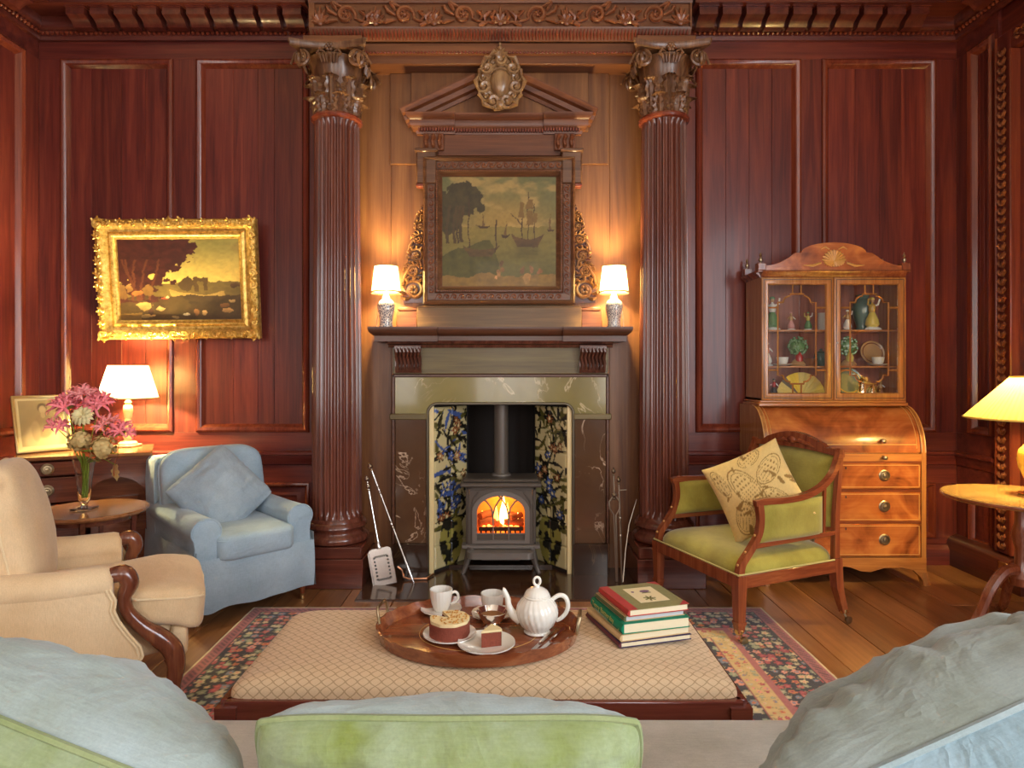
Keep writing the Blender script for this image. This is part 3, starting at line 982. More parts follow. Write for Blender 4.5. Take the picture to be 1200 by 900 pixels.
# tiles : 2 columns x 7 rows on each cheek, painted flowers (printed colour on real tiles)
TILE = vcol('painted_tile', .12, .6)
def tile_colors(U, V, side):
    """U 0..1 across cheek, V 0..1 up: pot at the bottom, branching flowers above, blue and dark ink on cream"""
    c = np.empty(U.shape + (3,)); c[:] = lin((214, 200, 148)) * (1 - .25 * fbm(U * 3, V * 9)[..., None])
    ink = lin((38, 36, 28)); olive = lin((88, 84, 40)); blue = lin((70, 92, 150)); rust = lin((140, 84, 48))
    st = (np.abs(U - .5 - .12 * np.sin(V * 14)) < .03) & (V > .3)
    c[st] = ink
    rs = np.random.RandomState(4 if side < 0 else 9)
    for k in range(120):
        u, v = rs.rand(), .22 + .77 * rs.rand()
        a = rs.rand() * PI; L = .05 + .13 * rs.rand(); w = .006 + .012 * rs.rand()
        du = (U - u) * .33; dv = (V - v) * 1.08
        p = du * math.cos(a) + dv * math.sin(a); q = -du * math.sin(a) + dv * math.cos(a) + 2.2 * (du * math.cos(a) + dv * math.sin(a)) ** 2
        msk = (np.abs(p) < L * .5) & (np.abs(q) < w * (1 - (2 * p / L) ** 2))
        c[msk] = (ink, olive, ink, blue if side < 0 else olive)[rs.randint(4)]
    for k in range(15):
        u, v = .12 + .76 * rs.rand(), .28 + .68 * rs.rand()
        du = (U - u) * .33; dv = (V - v) * 1.08
        r = np.hypot(du, dv); an = np.arctan2(dv, du)
        R0 = .028 + .02 * rs.rand(); rr = R0 * (.72 + .28 * np.cos(an * (5 + k % 4)))
        c[r < rr * 1.12] = ink
        c[r < rr * .86] = (blue, rust, lin((170, 120, 80)), blue)[k % 4]
        c[r < rr * .3] = lin((220, 205, 150))
    pot = (np.abs(U - .5) < .36 - .9 * (V - .17) ** 2 * 8) & (V < .30)
    cell = (fbm(U * 5, V * 16) > .56).astype(int)
    c[pot & (cell == 0)] = ink; c[pot & (cell == 1)] = lin((150, 140, 70))
    return c
for s in (-1, 1):
    p0 = Vector((s * .446, YM + .028, 0)); p1 = Vector((s * .245, .145, 0))
    d = p1 - p0; L = d.length; d.normalize()
    nrm = Vector((-s * abs(d.y), -abs(d.x), 0))
    n = 22
    for ci in range(2):
        for ri in range(7):
            u0, u1 = ci / 2, (ci + 1) / 2; v0, v1 = ri / 7, (ri + 1) / 7
            uu, vv = np.meshgrid(np.linspace(0, 1, n), np.linspace(0, 1, n))
            g = .004
            U = u0 + (u1 - u0) * uu; V = v0 + (v1 - v0) * vv
            A = (U * L)[..., None] * np.array(d) + np.array(p0)
            A[..., 2] = .03 + V * 1.09
            e = np.minimum(np.minimum(uu, 1 - uu), np.minimum(vv, 1 - vv))
            A += np.array(nrm) * (.010 * sstep(0, .05, e))[..., None]
            me = grid_mesh('tile', A, tile_colors(U, V, s))
            link('tile', me, TILE, fp)
    # backing so the tiled cheek has thickness
    q = [(p0.x, p0.y), (p1.x, p1.y), (p1.x, p1.y + .03), (p0.x + s * .03, p0.y + .03)]
    MB().add([(x, y, z) for z in (0, 1.14) for x, y in q], [(0, 1, 2, 3), (7, 6, 5, 4), (0, 4, 5, 1), (1, 5, 6, 2), (2, 6, 7, 3), (3, 7, 4, 0)]).build('cheek_backing', SOOT, fp)

hearth = MB(); hearth.box(-.86, .86, -.62, .0, -.01, .012, .004)
hearth = hearth.build('hearth_slab', MARBH); hearth.location = (XC, YCB, 0)
tag(hearth, 'dark polished stone hearth slab in front of the stove', 'hearth')
MB().box(-.48, .48, .0, .37, -.01, .03, .003).build('inner_hearth', MARBD, fp)

# ------------------------------------------------------------------ stove
STV = plain('stove_iron', (.12, .10, .082), .42, .35, bumps=.05, bscale=220)
stv = thing('wood_burning_stove', 'dark cast iron stove with gothic arched glass door and a lit fire', 'stove', (XC + .002, YCB - .10, .0))
# local y=0 front of body, +y into the firebox
zb, zt_ = .192, .585
body = MB()
body.box(-.236, -.215, .0, .30, zb, zt_, .004).box(.215, .236, .0, .30, zb, zt_, .004).box(-.236, .236, .28, .30, zb, zt_).box(-.236, .236, 0, .30, zt_ - .02, zt_).box(-.236, .236, .0, .30, zb, zb + .02)
body.build('body', STV, stv)
# front plate with arched opening
def archpts(hw, z0, zs, rise, n=16):
    return [(-hw, z0)] + [(-hw * math.cos(PI * i / n), zs + rise * math.sin(PI * i / n)) for i in range(n + 1)] + [(hw, z0)]
ain = archpts(.178, .215, .42, .125); 
aout = [(-.222, .2)] + [(-.222 + .444 * i / 16, .572) if 0 < i < 16 else ((-.222, .42) if i == 0 else (.222, .42)) for i in range(17)] + [(.222, .2)]
aout = [(-.222, .2), (-.222, .44)] + [(-.222 + .444 * (i + .5) / 15, .572) for i in range(15)] + [(.222, .44), (.222, .2)]
MB().ring_prism(aout, ain, -.012, .006).build('front_plate', STV, stv)
STVL = plain('stove_arch_iron', (.22, .195, .17), .38, .35)
dr = MB()
o1 = archpts(.192, .212, .42, .140); i1 = archpts(.160, .232, .42, .108)
dr.ring_prism(o1, i1, -.03, .0)
door_ = dr.build('door_frame', STVL, stv)
db = MB()
for s in (-1, 1):          # tracery: two bars that split into gothic arcs
    x0 = s * .052
    db.tube([(x0, -.018, .212), (x0, -.018, .40)], .0052, 6)
    db.tube([(x0, -.018, .40), (x0 - s * .014, -.018, .455), (x0 - s * .045, -.018, .505), (0 - s * .015, -.018, .528)], .0055, 6)
    db.tube([(x0, -.018, .40), (x0 + s * .014, -.018, .45), (x0 + s * .045, -.018, .492), (s * .125, -.018, .505)], .0055, 6)
db.tube([(-.163, -.018, .275), (.163, -.018, .275)], .005, 6)
db.build('tracery', STVL, door_)
MB().box(-.160, .160, -.012, .0, .23, .275).build('lower_plate', STV, stv)
GL = pane_glass('stove_glass', (1.0, .96, .9), .03)
MB().box(-.165, .165, -.006, -.003, .272, .535).build('glass_pane', GL, stv)
mo = MB()
for s in (-1, 1):
    mo = MB(); mo.tube([(s * .205, -.012, .44), (s * .19, -.014, .50), (s * .15, -.014, .552)], .005, 6)
    mo.tube([(s * .218, -.012, .22), (s * .218, -.014, .56), (s * .10, -.014, .566)], .0045, 6)
    mo.build('spandrel_moulding', STV, stv)
tp = MB(); tp.box(-.272, .272, -.045, .26, .588, .618, .008).box(-.255, .255, -.03, .25, .615, .640, .012); tp.build('top_plate', STV, stv)
lp = MB(); lp.box(-.262, .262, -.03, .06, .175, .200, .005)
lo = [(-.222, .0)] + [(-.222 + .05 - .05 * math.cos(R(90 * i / 5)), -.07 - .05 * math.sin(R(90 * i / 5))) for i in range(6)] + [(.222 - .05 + .05 * math.sin(R(90 * i / 5)), -.07 - .05 * math.cos(R(90 * i / 5))) for i in range(6)] + [(.222, .0)]
lp.prism([(x, y) for x, y in lo], .130, .172, basis((0, 0, 0), (1, 0, 0), (0, 0, 1), (0, 1, 0)))
lp.build('ash_lip', STVL, stv)
MB().box(-.215, .215, .02, .28, .10, .195).box(-.13, .13, -.01, .05, .09, .135, .005).build('ash_box', STV, stv)
for s in (-1, 1):
    for yy in (0.0, .24):
        lg = MB(); P_ = [(s * .20, yy - .01, .178), (s * .215, yy - .02, .13), (s * .232, yy - .025, .07), (s * .25, yy - .03, .02), (s * .262, yy - .035, .013)]
        lg.tube(P_, [.034, .026, .018, .016, .014], 8); lg.build('leg', STV, stv)
MB().lathe([(.05, .0), (.05, .9)], 24, tr(0, .15, .635)).build('flue_pipe', STV, stv)
MB().lathe([(.05, .0), (.068, .003), (.068, .014), (.05, .02)], 24, tr(0, .15, .638)).build('flue_collar', STVL, stv)
# inside: lining, grate, logs, flames
LIN = plain('fire_lining', rgb(214, 160, 80), .9, var=.15, vscale=14)
MB().box(-.2, .2, .262, .278, .21, .56).box(-.214, -.198, .02, .27, .21, .56).box(.198, .214, .02, .27, .21, .56).box(-.2, .2, .02, .27, .21, .25).build('fire_lining', LIN, stv)
lgm = MB(); lgm.box(-.15, .15, .012, .03, .285, .312, .004)
for k in range(9): lgm.box(-.14 + .033 * k, -.128 + .033 * k, .01, .03, .27, .312)
lgm.build('grate', SOOT, stv)
LOG = plain('charred_log', rgb(110, 62, 38), .9, var=.5, vscale=30, bumps=.6)
for (x0, y0, z0, x1, y1, z1, r) in ((-.15, .10, .315, -.02, .14, .32, .034), (.02, .10, .32, .15, .13, .318, .032), (-.10, .16, .36, .09, .15, .355, .03), (-.145, .09, .365, -.07, .17, .372, .026), (.06, .09, .355, .14, .15, .36, .025)):
    a = Vector((x0, y0, z0)); b = Vector((x1, y1, z1))
    MB().tube([a, a.lerp(b, .3) + Vector((0, .004, .003)), a.lerp(b, .7), b], [r * .93, r, r * 1.04, r * .95], 10).build('log', LOG, stv)
EMB = emit('embers', (1.0, .22, .03), 6)
em = MB()
for k in range(26): em.ell((rng.uniform(-.15, .15), rng.uniform(.05, .1), .285 + rng.uniform(0, .02)), (.013, .013, .009), 6, 4)
em.build('embers', EMB, stv)['kind'] = 'stuff'
FL1 = emit('flame_core', (1.0, .55, .14), 9); FL2 = emit('flame', (1.0, .34, .05), 4)
for (x, y, h, w, mt) in ((.018, .12, .20, .030, FL1), (-.035, .13, .14, .024, FL2), (.045, .14, .15, .020, FL2), (.115, .12, .085, .018, FL1), (-.13, .12, .10, .015, FL2), (-.09, .13, .07, .014, FL2), (.145, .13, .06, .012, FL2), (.08, .11, .06, .012, FL1)):
    MB().lathe([(.002, 0), (w * .8, h * .10), (w, h * .25), (w * .72, h * .5), (w * .38, h * .75), (.002, h)], 10, tr(x, y, .30), fn=lambda r, z, a, q=x: r * (1 + .18 * math.sin(3 * a + z * 30 + q * 90))).build('flame', mt, stv)
fl = bpy.data.lights.new('firelight', 'POINT'); fl.energy = 2.2; fl.color = (1, .45, .12); fl.shadow_soft_size = .06
flo = bpy.data.objects.new('firelight', fl); COL.objects.link(flo); flo.parent = stv; flo.location = (0.0, .10, .46)
# ------------------------------------------------------------------ overmantel with broken pediment
S4 = 4.42 / 760
def zz(py, Y=4.42): return HC + (432 - py) * Y / 760
OX = -.058
om = thing('overmantel', 'carved wooden overmantel with broken pediment and shield cartouche above the mantel', 'overmantel', (OX, YCB, 1.651))
def L(z): return z - 1.651
MB(tr(-OX, -YCB, -1.651)).box(-.806, .690, YCB - .022, YCB - .0005, 2.78, 3.40, .003).build('backing_board', BREAST, om)
MB(tr(-OX, -YCB, -1.651)).box(-.66, .55, YCB - .034, YCB - .021, 3.0, 3.40, .003).build('backing_board', BREAST, om)
OMW = wood('overmantel_wood', (.075, .021, .009), (.16, .05, .018), (.25, .09, .032), 'X', .9, .40, .1, .1)
OMP = wood('overmantel_base', (.09, .045, .014), (.17, .09, .03), (.27, .145, .05), 'X', .9, .45, .05, .05)
# base block under the picture, stepped
MB().box(-.56, .56, -.055, 0, 0.0, L(1.80), .004).box(-.55, .55, -.06, 0, L(1.795), L(1.812), .005).build('base_block', OMP, om)
for s in (-1, 1):
    MB().box(s * .56, s * .70, -.05, 0, 0.0, L(1.775), .004).box(s * .555, s * .69, -.055, 0, L(1.77), L(1.80), .008).build('base_block_end', OMW, om)
# frieze above the picture
MB().box(-.44, .44, -.045, 0, L(2.83), L(2.975), .003).build('frieze_board', OMW, om)
bk = MB(); bk.box(-.07, .07, -.07, 0, 0, .115, .004)
for k in (-.045, 0, .045):
    bk.tube([(k, -.07, .012), (k, -.088, .03), (k - .006, -.086, .06), (k + .004, -.10, .085), (k, -.09, .10)], [.008, .014, .012, .016, .008], 7)
bk_me = bk.mesh('bracket'); bk_me.materials.append(CARVE)
for s in (-1, 1):
    o = link('bracket', bk_me, CARVE, om); o.location = (s * .445, 0, L(2.86))
# cornice of the pediment with dentil row
def cprof(k): return [(0, 0), (.06 + k, 0), (.065 + k, .02), (.085 + k, .03), (.10 + k, .05), (.10 + k, .085), (.12 + k, .10), (.13 + k, .125), (0, .125)]
MB().run((-.40, 0, L(2.972)), (.40, 0, L(2.972)), cprof(-.02), (0, -1, 0)).build('pediment_cornice', OMW, om)
for s in (-1, 1):
    e = MB(); pr = cprof(.0)[1:-1]
    rows = [[(s * .30, 0, L(2.972) + z), (s * .30, -h, L(2.972) + z), (s * (.50 + h), -h, L(2.972) + z), (s * (.50 + h), 0, L(2.972) + z)] for h, z in pr]
    vs = [p for r in rows for p in r]; n = len(rows)
    fs = [(j * 4 + i, j * 4 + i + 1, (j + 1) * 4 + i + 1, (j + 1) * 4 + i) for j in range(n - 1) for i in range(3)] + [(0, 1, 2, 3), tuple((n - 1) * 4 + i for i in range(4))]
    e.add(vs, fs).build('cornice_end', OMW, om)
dn = MB()
for i in range(58):
    xx = -.54 + 1.08 * i / 57
    dn.box(xx - .006, xx + .006, -.088 if abs(xx) > .30 else -.07, -.03, L(2.985), L(3.006))
dn.build('dentil_row', MOULD, om)['kind'] = 'stuff'
# raking cornices
for s in (-1, 1):
    a = Vector((s * .652, 0, L(3.095))); b = Vector((s * .155, 0, L(3.325)))
    d = (b - a).normalized(); up = Vector((-d.z * s, 0, d.x * s)) if s > 0 else Vector((-d.z, 0, d.x))
    if up.z < 0: up = -up
    rk = MB()
    pr = [(0, -.075), (.05, -.075), (.06, -.055), (.085, -.045), (.09, -.015), (.12, -.005), (.135, .02), (.135, .03), (0, .03)]
    vs = [a + up * z + Vector((0, -h, 0)) for h, z in pr] + [b + up * z + Vector((0, -h, 0)) for h, z in pr]
    n = len(pr)
    fs = [(i, (i + 1) % n, n + (i + 1) % n, n + i) for i in range(n)] + [tuple(range(n)), tuple(range(2 * n - 1, n - 1, -1))]
    rk.add(vs, fs).build('raking_cornice', OMW, om, 25)
MB().box(-.05, .06, -.15, 0, L(3.15), L(3.32), .006).build('cartouche_block', OMW, om)
tri = [(-.60, L(3.09)), (.60, L(3.09)), (.15, L(3.27)), (-.15, L(3.27))]
MB().prism(tri, -.02, 0).build('tympanum', OMW, om)
# cartouche : convex shield in a wreath of scrolls
CART = wood('cartouche_wood', (.12, .055, .022), (.26, .14, .06), (.42, .26, .12), 'Z', 1.5, .28, .45, .1)
ct = MB()
def shield(u, v):
    a = 2 * PI * u; r = v
    x = math.cos(a); z = math.sin(a)
    w = .074 * (1 - .18 * (z < 0) * z * z) ; h = .095 if z > 0 else .11
    return (x * w * r, -.055 - .05 * math.sqrt(max(0, 1 - r * r * .98)), z * h * r)
ct.grid(shield, 28, 8, wrapu=True)
cart = ct.build('cartouche', CART, om); cart.location = (.008, -.135, L(3.262)); cart.scale = (.95, 1, .95)
cs = MB()
pth = spiral(0, 0, .030, 1.3, 20, R(90), -1); cs.tube(pth, taper(len(pth), .007, .012, .006), 6); cs.ell((0, -.004, 0), (.010, .009, .010), 6, 5)
cs.tube([(0, 0, .03), (-.03, -.012, .034), (-.05, -.01, .015)], [.008, .012, .004], 6)
cs_me = cs.mesh('scroll'); cs_me.materials.append(CART)
for k in range(14):
    a = 2 * PI * k / 14 + .22
    o = link('scroll', cs_me, CART, cart)
    s = 1 if math.cos(a) > 0 else -1
    o.matrix_basis = tr(.112 * math.cos(a), -.055 - .012 * (k % 2), .148 * math.sin(a)) @ roty(-a + PI / 2) @ scl(s * (1.25 + .25 * (k % 2)), 1.7, 1.25 + .25 * (k % 2))
cr = MB()
for k in range(5):
    an = R(90 + (k - 2) * 32); cr.tube([(0, -.06, .15), (.03 * math.cos(an), -.085, .17 + .03 * math.sin(an)), (.055 * math.cos(an), -.07, .18 + .06 * math.sin(an))], [.012, .017, .006], 7)
cr.ell((0, -.08, .225), (.018, .018, .02), 8, 6); MB().ell((0, -.08, -.16), (.03, .022, .034), 8, 6).build('drop', CART, cart)
cr.ell((0, -.08, .255), (.010, .010, .012), 8, 6)
cr.build('crest', CART, cart)
MB().tube([(.080 * math.cos(a), -.06, (.10 if math.sin(a) > 0 else .115) * math.sin(a)) for a in [2 * PI * i / 30 for i in range(30)]], .010, 6, True).build('shield_rim', CART, cart)
# side consoles: dark tapering board with stacked leaf scrolls
for s in (-1, 1):
    MB().prism([(.50 * s, L(1.83)), (.655 * s, L(1.83)), (.665 * s, L(1.95)), (.60 * s, L(2.2)), (.56 * s, L(2.4)), (.50 * s, L(2.56))][::s], -.03, 0).build('console_board', DARKMAH, om)
GILTW = wood('scroll_wood', (.16, .06, .022), (.32, .15, .055), (.50, .27, .11), 'Z', 1.5, .28, .45, .1)
sc1 = MB()
p = spiral(0, 0, .07, 1.6, 34, R(20), 1, tail=[(-.015, 0, .17), (.03, -.01, .15), (.065, -.012, .09), (.075, -.01, .04)])
sc1.tube(p, taper(len(p), .009, .016, .008), 7)
for k in range(6):
    a = k * PI / 3; sc1.ell((.02 * math.cos(a), -.012, .02 * math.sin(a)), (.013, .012, .013), 7, 5)
for k in range(7):
    a = R(-60 + k * 35); sc1.tube([(.06 * math.cos(a), -.004, .06 * math.sin(a)), (.085 * math.cos(a + .2), -.018, .085 * math.sin(a + .2)), (.098 * math.cos(a + .5), -.006, .098 * math.sin(a + .5))], [.008, .014, .004], 6)
sc1_me = sc1.mesh('leaf_scroll'); sc1_me.materials.append(GILTW)
for s in (-1, 1):
    for (x, z, k, fl_) in ((.580, 1.915, 1.0, 1), (.585, 2.045, .72, -1), (.562, 2.15, .72, 1), (.548, 2.26, .58, -1), (.535, 2.35, .5, 1), (.525, 2.42, .4, -1)):
        o = link('leaf_scroll', sc1_me, GILTW, om)
        o.matrix_basis = tr(s * x, -.036, L(z)) @ scl(s * k * fl_, 1.3, k)

# ---- harbour painting in its carved frame
def paint_harbour(n):
    U, V = np.meshgrid(np.linspace(0, 1, n), np.linspace(0, 1, n))     # V up
    U = U + .03 * (fbm(U * 12, V * 12 + 40) - .5) + .012 * (fbm(U * 45, V * 45) - .5); V = V + .03 * (fbm(U * 12 + 60, V * 12) - .5) + .012 * (fbm(U * 45 + 9, V * 45) - .5)
    def C(*c): return lin(c)
    sky = C(122, 112, 60)[None, None] * (1 - V[..., None]) + C(92, 98, 66)[None, None] * V[..., None]
    c = sky.copy()
    warm = np.exp(-((U - .55) ** 2 / .1 + (V - .62) ** 2 / .03)); c = c * (1 - .5 * warm[..., None]) + C(168, 140, 72) * .5 * warm[..., None]
    cl = sstep(.5, .72, fbm(U * 5, V * 9 + 3)) * (V > .55); c = c * (1 - .55 * cl[..., None]) + C(172, 150, 96) * .55 * cl[..., None]
    sea = V < .56
    w = fbm(U * 6, V * 40)
    t = np.clip(V / .56, 0, 1)[..., None]
    seac = C(70, 76, 36) * (1 - t) + C(120, 112, 58) * t
    seac = seac * (.85 + .3 * w[..., None])
    c[sea] = seac[sea]
    shore = V < .30 + .10 * np.sin((U - .1) * 4) * (U < .5) - .28 * sstep(.4, .55, U) + .06 * fbm(U * 8, V * 2) + .02
    gc = C(74, 74, 28) * (.7 + .6 * fbm(U * 20, V * 20))[..., None]
    c[shore] = gc[shore]
    fg = V < .10 + .08 * fbm(U * 6, V)
    c[fg] = (C(120, 98, 46) * (.7 + .6 * fbm(U * 16, V * 30))[..., None])[fg]
    # trees on the left
    tr_ = (np.hypot((U - .16) / .20, (V - .79) / .14) + .9 * (fbm(U * 14, V * 14) - .5) < 1) | (np.hypot((U - .05) / .12, (V - .62) / .12) + .8 * (fbm(U * 14, V * 14 + 7) - .5) < 1)
    trc = C(58, 52, 22) * (.6 + .8 * fbm(U * 24, V * 24))[..., None]
    c[tr_] = trc[tr_]
    for x0, w_ in ((.12, .012), (.15, .01), (.18, .014), (.06, .012)):
        m = (np.abs(U - x0 - .02 * np.sin(V * 9)) < w_) & (V > .42) & (V < .75); c[m] = C(66, 54, 26)
    dk = C(62, 46, 24)
    # ship at right with sails
    def hull(cx, cz, w_, h_):
        return (np.abs(U - cx) < w_ * (.7 + .3 * (V - cz + h_) / h_)) & (V > cz - h_) & (V < cz + np.minimum(.5 * h_ * ((U - cx) / w_) ** 2, .6 * h_))
    hl = hull(.75, .455, .12, .07); c[hl] = (C(92, 72, 38) * (.55 + .7 * fbm(U * 14, V * 40))[..., None])[hl]
    for mx in (.70, .755, .81):
        m = (np.abs(U - mx) < .004) & (V > .45) & (V < .86 - abs(mx - .755) * 1.6); c[m] = dk
    for (x0, x1, z0, z1) in ((.66, .72, .64, .77), (.735, .80, .58, .70), (.735, .80, .72, .80), (.79, .835, .60, .68)):
        m = (U > x0 + .02 * np.sin((V - z0) * 12)) & (U < x1) & (V > z0) & (V < z1); c[m] = C(108, 88, 44)
    m = (np.abs(V - (.60 + (U - .68) * -.9)) < .006) & (U > .60) & (U < .70); c[m] = dk
    rf = (.4 * np.exp(-((U - .75) / .1) ** 4 - ((V - .36) / .07) ** 2) * (.5 + fbm(U * 8, V * 50)))[..., None]; c = c * (1 - rf)
    for (cx, cz, w_, h_) in ((.56, .48, .035, .02), (.36, .56, .05, .02), (.95, .53, .03, .012)):
        c[hull(cx, cz, w_, h_)] = dk
        m = (np.abs(U - cx) < .012 * (1 - (V - cz) / .14)) & (V > cz) & (V < cz + .14); c[m] = C(92, 74, 40)
    hl = hull(.34, .36, .14, .06); c[hl] = (C(84, 68, 36) * (.55 + .7 * fbm(U * 14, V * 40))[..., None])[hl]
    m = (np.abs(U - .47) < .006) & (V > .34) & (V < .62); c[m] = dk
    m = (np.abs(U - .235) < .005) & (V > .38) & (V < .80); c[m] = dk
    for (x, z, r, k) in ((.5, .16, .025, (140, 108, 66)), (.53, .19, .02, (112, 84, 46)), (.47, .13, .02, (170, 130, 90)), (.70, .19, .03, (110, 80, 48)), (.78, .19, .03, (130, 96, 60)), (.86, .18, .025, (120, 84, 50)), (.74, .12, .04, (150, 120, 72)), (.52, .24, .02, (92, 70, 40))):
        m = np.hypot(U - x, (V - z) * .7) + .035 * (fbm(U * 30, V * 30) - .5) < r * .8; c[m] = (C(*k) * (.6 + .8 * fbm(U * 40, V * 40))[..., None])[m]
    return np.array([1.2, 1.02, .74]) * c * (.82 + .36 * fbm(U * 40, V * 40))[..., None]
VARN = vcol('varnished_oil_paint', .5, .05, .08, 260)
hp = thing('harbour_painting', 'oil painting of sailing ships in a harbour in a dark carved frame above the mantel', 'painting', (OX, YCB - .06, 1.812))
H0 = 1.812
n = 170
hw, z0, z1 = .384, 1.898 - H0, 2.683 - H0
U, V = np.meshgrid(np.linspace(-hw, hw, n), np.linspace(z0, z1, n))
P = np.stack([U, np.full_like(U, -.018), V], -1)
link('canvas', grid_mesh('canvas', P, paint_harbour(n)), VARN, hp)
FRD = wood('painting_frame_wood', (.05, .02, .010), (.12, .05, .022), (.22, .10, .045), 'X', 1.2, .28, .4, .05)
MB().frame(-.509, .509, 1.812 - H0, 2.80 - H0, [(0, 0), (0, .06), (.012, .068), (.022, .06), (.03, .045), (.075, .04), (.085, .05), (.095, .05), (.11, .03), (.124, .022), (.128, .01)]).build('frame', FRD, hp)
for s in (-1, 1):
    MB().box(s * .42, s * .555, -.058, 0, 2.62 - H0, 2.845 - H0, .008).box(s * .41, s * .565, -.075, 0, 2.83 - H0, 2.855 - H0, .006).build('frame_ear', FRD, hp)
    MB().box(s * .50, s * .556, -.06, 0, 2.60 - H0, 2.622 - H0, .005).build('ear_drop', MOULD, hp)
# running wave scroll carved on the flat of the frame
wv = MB(); p = spiral(0, 0, .019, 1.1, 14, R(180), -1, tail=[(-.045, 0, -.018), (-.03, 0, -.018)]); wv.tube(p, taper(len(p), .003, .0055, .003), 5)
wv_me = wv.mesh('wave_scroll'); wv_me.materials.append(CARVE)
for k in range(17):
    xx = -.40 + .80 * k / 16
    for z, q in ((1.812 - H0 + .052, 1), (2.80 - H0 - .052, -1)):
        o = link('wave_scroll', wv_me, CARVE, hp); o.matrix_basis = tr(xx, -.044, z) @ roty(0 if q > 0 else PI) @ scl(1, 1, 1)
for k in range(17):
    z = 1.905 - H0 + .78 * k / 16
    for s in (-1, 1):
        o = link('wave_scroll', wv_me, CARVE, hp); o.matrix_basis = tr(s * (.509 - .052), -.044, z) @ roty(-s * PI / 2)
bd = MB()
for k in range(60):
    t = k / 59
    for (x, z) in ((-.40 + .80 * t, 1.812 - H0 + .09), (-.40 + .80 * t, 2.80 - H0 - .09), (-.419, 1.90 - H0 + .81 * t), (.419, 1.90 - H0 + .81 * t)):
        bd.ell((x, -.05, z), (.0055, .006, .0055), 5, 4)
bd.build('bead_row', CARVE, hp)['kind'] = 'stuff'

# ------------------------------------------------------------------ gilt framed landscape on the left wall panels
def paint_land(nu, nv):
    U, V = np.meshgrid(np.linspace(0, 1, nu), np.linspace(0, 1, nv))
    U = U + .035 * (fbm(U * 12, V * 10 + 40) - .5) + .016 * (fbm(U * 45, V * 35) - .5); V = V + .04 * (fbm(U * 12 + 60, V * 10) - .5) + .02 * (fbm(U * 45 + 9, V * 35) - .5)
    C = lambda *c: lin(c)
    t = sstep(.35, 1.0, V)[..., None]
    c = C(214, 178, 84) * (1 - t) + C(128, 118, 58) * t
    cl = sstep(.48, .7, fbm(U * 4 + 2, V * 6)) * (U > .62) * (V > .42); c = c * (1 - .5 * cl[..., None]) + C(122, 98, 52) * .5 * cl[..., None]
    hill = V < .43 + .06 * fbm(U * 3, V * 0 + 2) + .04 * (U > .8) * fbm(U * 9, V * 0)
    hc = C(104, 84, 38) * (.7 + .6 * fbm(U * 7, V * 16))[..., None]; c[hill] = hc[hill]
    path = (np.abs(V - .33 - .05 * np.sin(U * 7)) < .035) & (U > .42) & (U < .86); c[path] = C(158, 126, 60)
    low = V < .27 + .05 * fbm(U * 6, V * 3); lc = C(66, 48, 22) * (.6 + .8 * fbm(U * 9, V * 14))[..., None]; c[low] = lc[low]
    f = fbm(U * 11, V * 11)
    tree = (np.hypot((U - .18) / .42, (V - .86) / .42) + 1.1 * (f - .5) < .95) | ((U < .36) & (V > .22) & (V < .7) & (f < .62 + .2 * (V - .4)))
    tree |= np.hypot((U - .52) / .15, (V - .88) / .12) + 1.2 * (f - .5) < .9
    tc = C(62, 26, 18) * (.55 + .9 * fbm(U * 22, V * 22))[..., None]; c[tree] = tc[tree]
    bush = (np.hypot((U - .56) / .06, (V - .44) / .085) + .8 * (f - .5) < 1); c[bush] = C(74, 54, 26)
    for (x, z, w, h) in ((.635, .44, .016, .09), (.71, .44, .016, .08), (.67, .49, .05, .022)):
        m = (np.abs(U - x) < w) & (np.abs(V - z) < h); c[m] = C(78, 56, 26)
    bush = (np.hypot((U - .48) / .10, (V - .16) / .10) + .9 * (f - .5) < 1); c[bush] = C(70, 52, 22)
    for k in range(5):
        m = (np.abs(U - .06 - .055 * k - .05 * np.sin(V * 5 + k)) < .009) & (V > .25) & (V < .75); c[m] = C(88, 46, 26)
    for (x, z, a, b, k) in ((.20, .18, .07, .05, (160, 128, 68)), (.15, .34, .05, .035, (166, 98, 46)), (.09, .40, .03, .06, (150, 108, 56)), (.24, .36, .05, .08, (122, 88, 42)), (.03, .36, .04, .12, (118, 84, 44)), (.33, .14, .04, .03, (186, 152, 88)), (.22, .06, .06, .03, (164, 130, 70)), (.37, .27, .03, .02, (160, 70, 40)), (.39, .29, .012, .02, (210, 190, 130)),
                            (.55, .075, .035, .025, (206, 184, 132)), (.63, .10, .02, .05, (140, 92, 46)), (.70, .09, .03, .03, (188, 148, 86)), (.88, .11, .045, .03, (176, 130, 72)), (.86, .18, .04, .03, (120, 80, 40)), (.92, .23, .04, .025, (170, 134, 80)), (.25, .11, .022, .05, (60, 34, 20)), (.95, .42, .05, .03, (84, 58, 30)), (.13, .03, .03, .02, (196, 160, 92)), (.45, .03, .03, .025, (150, 120, 70))):
        q_ = np.hypot((U - x) / a, (V - z) / b) + .9 * (fbm(U * 26, V * 26) - .5); m = q_ < .85; c[m] = (C(*k) * (.75 + .45 * sstep(-b, b, V - z) - .3 * fbm(U * 40, V * 30))[..., None])[m]
    m = (V < .07 + .03 * np.sin(U * 9)) & (U < .18); c[m] = C(112, 84, 40)
    return 1.35 * c * (.8 + .4 * fbm(U * 34, V * 34))[..., None]
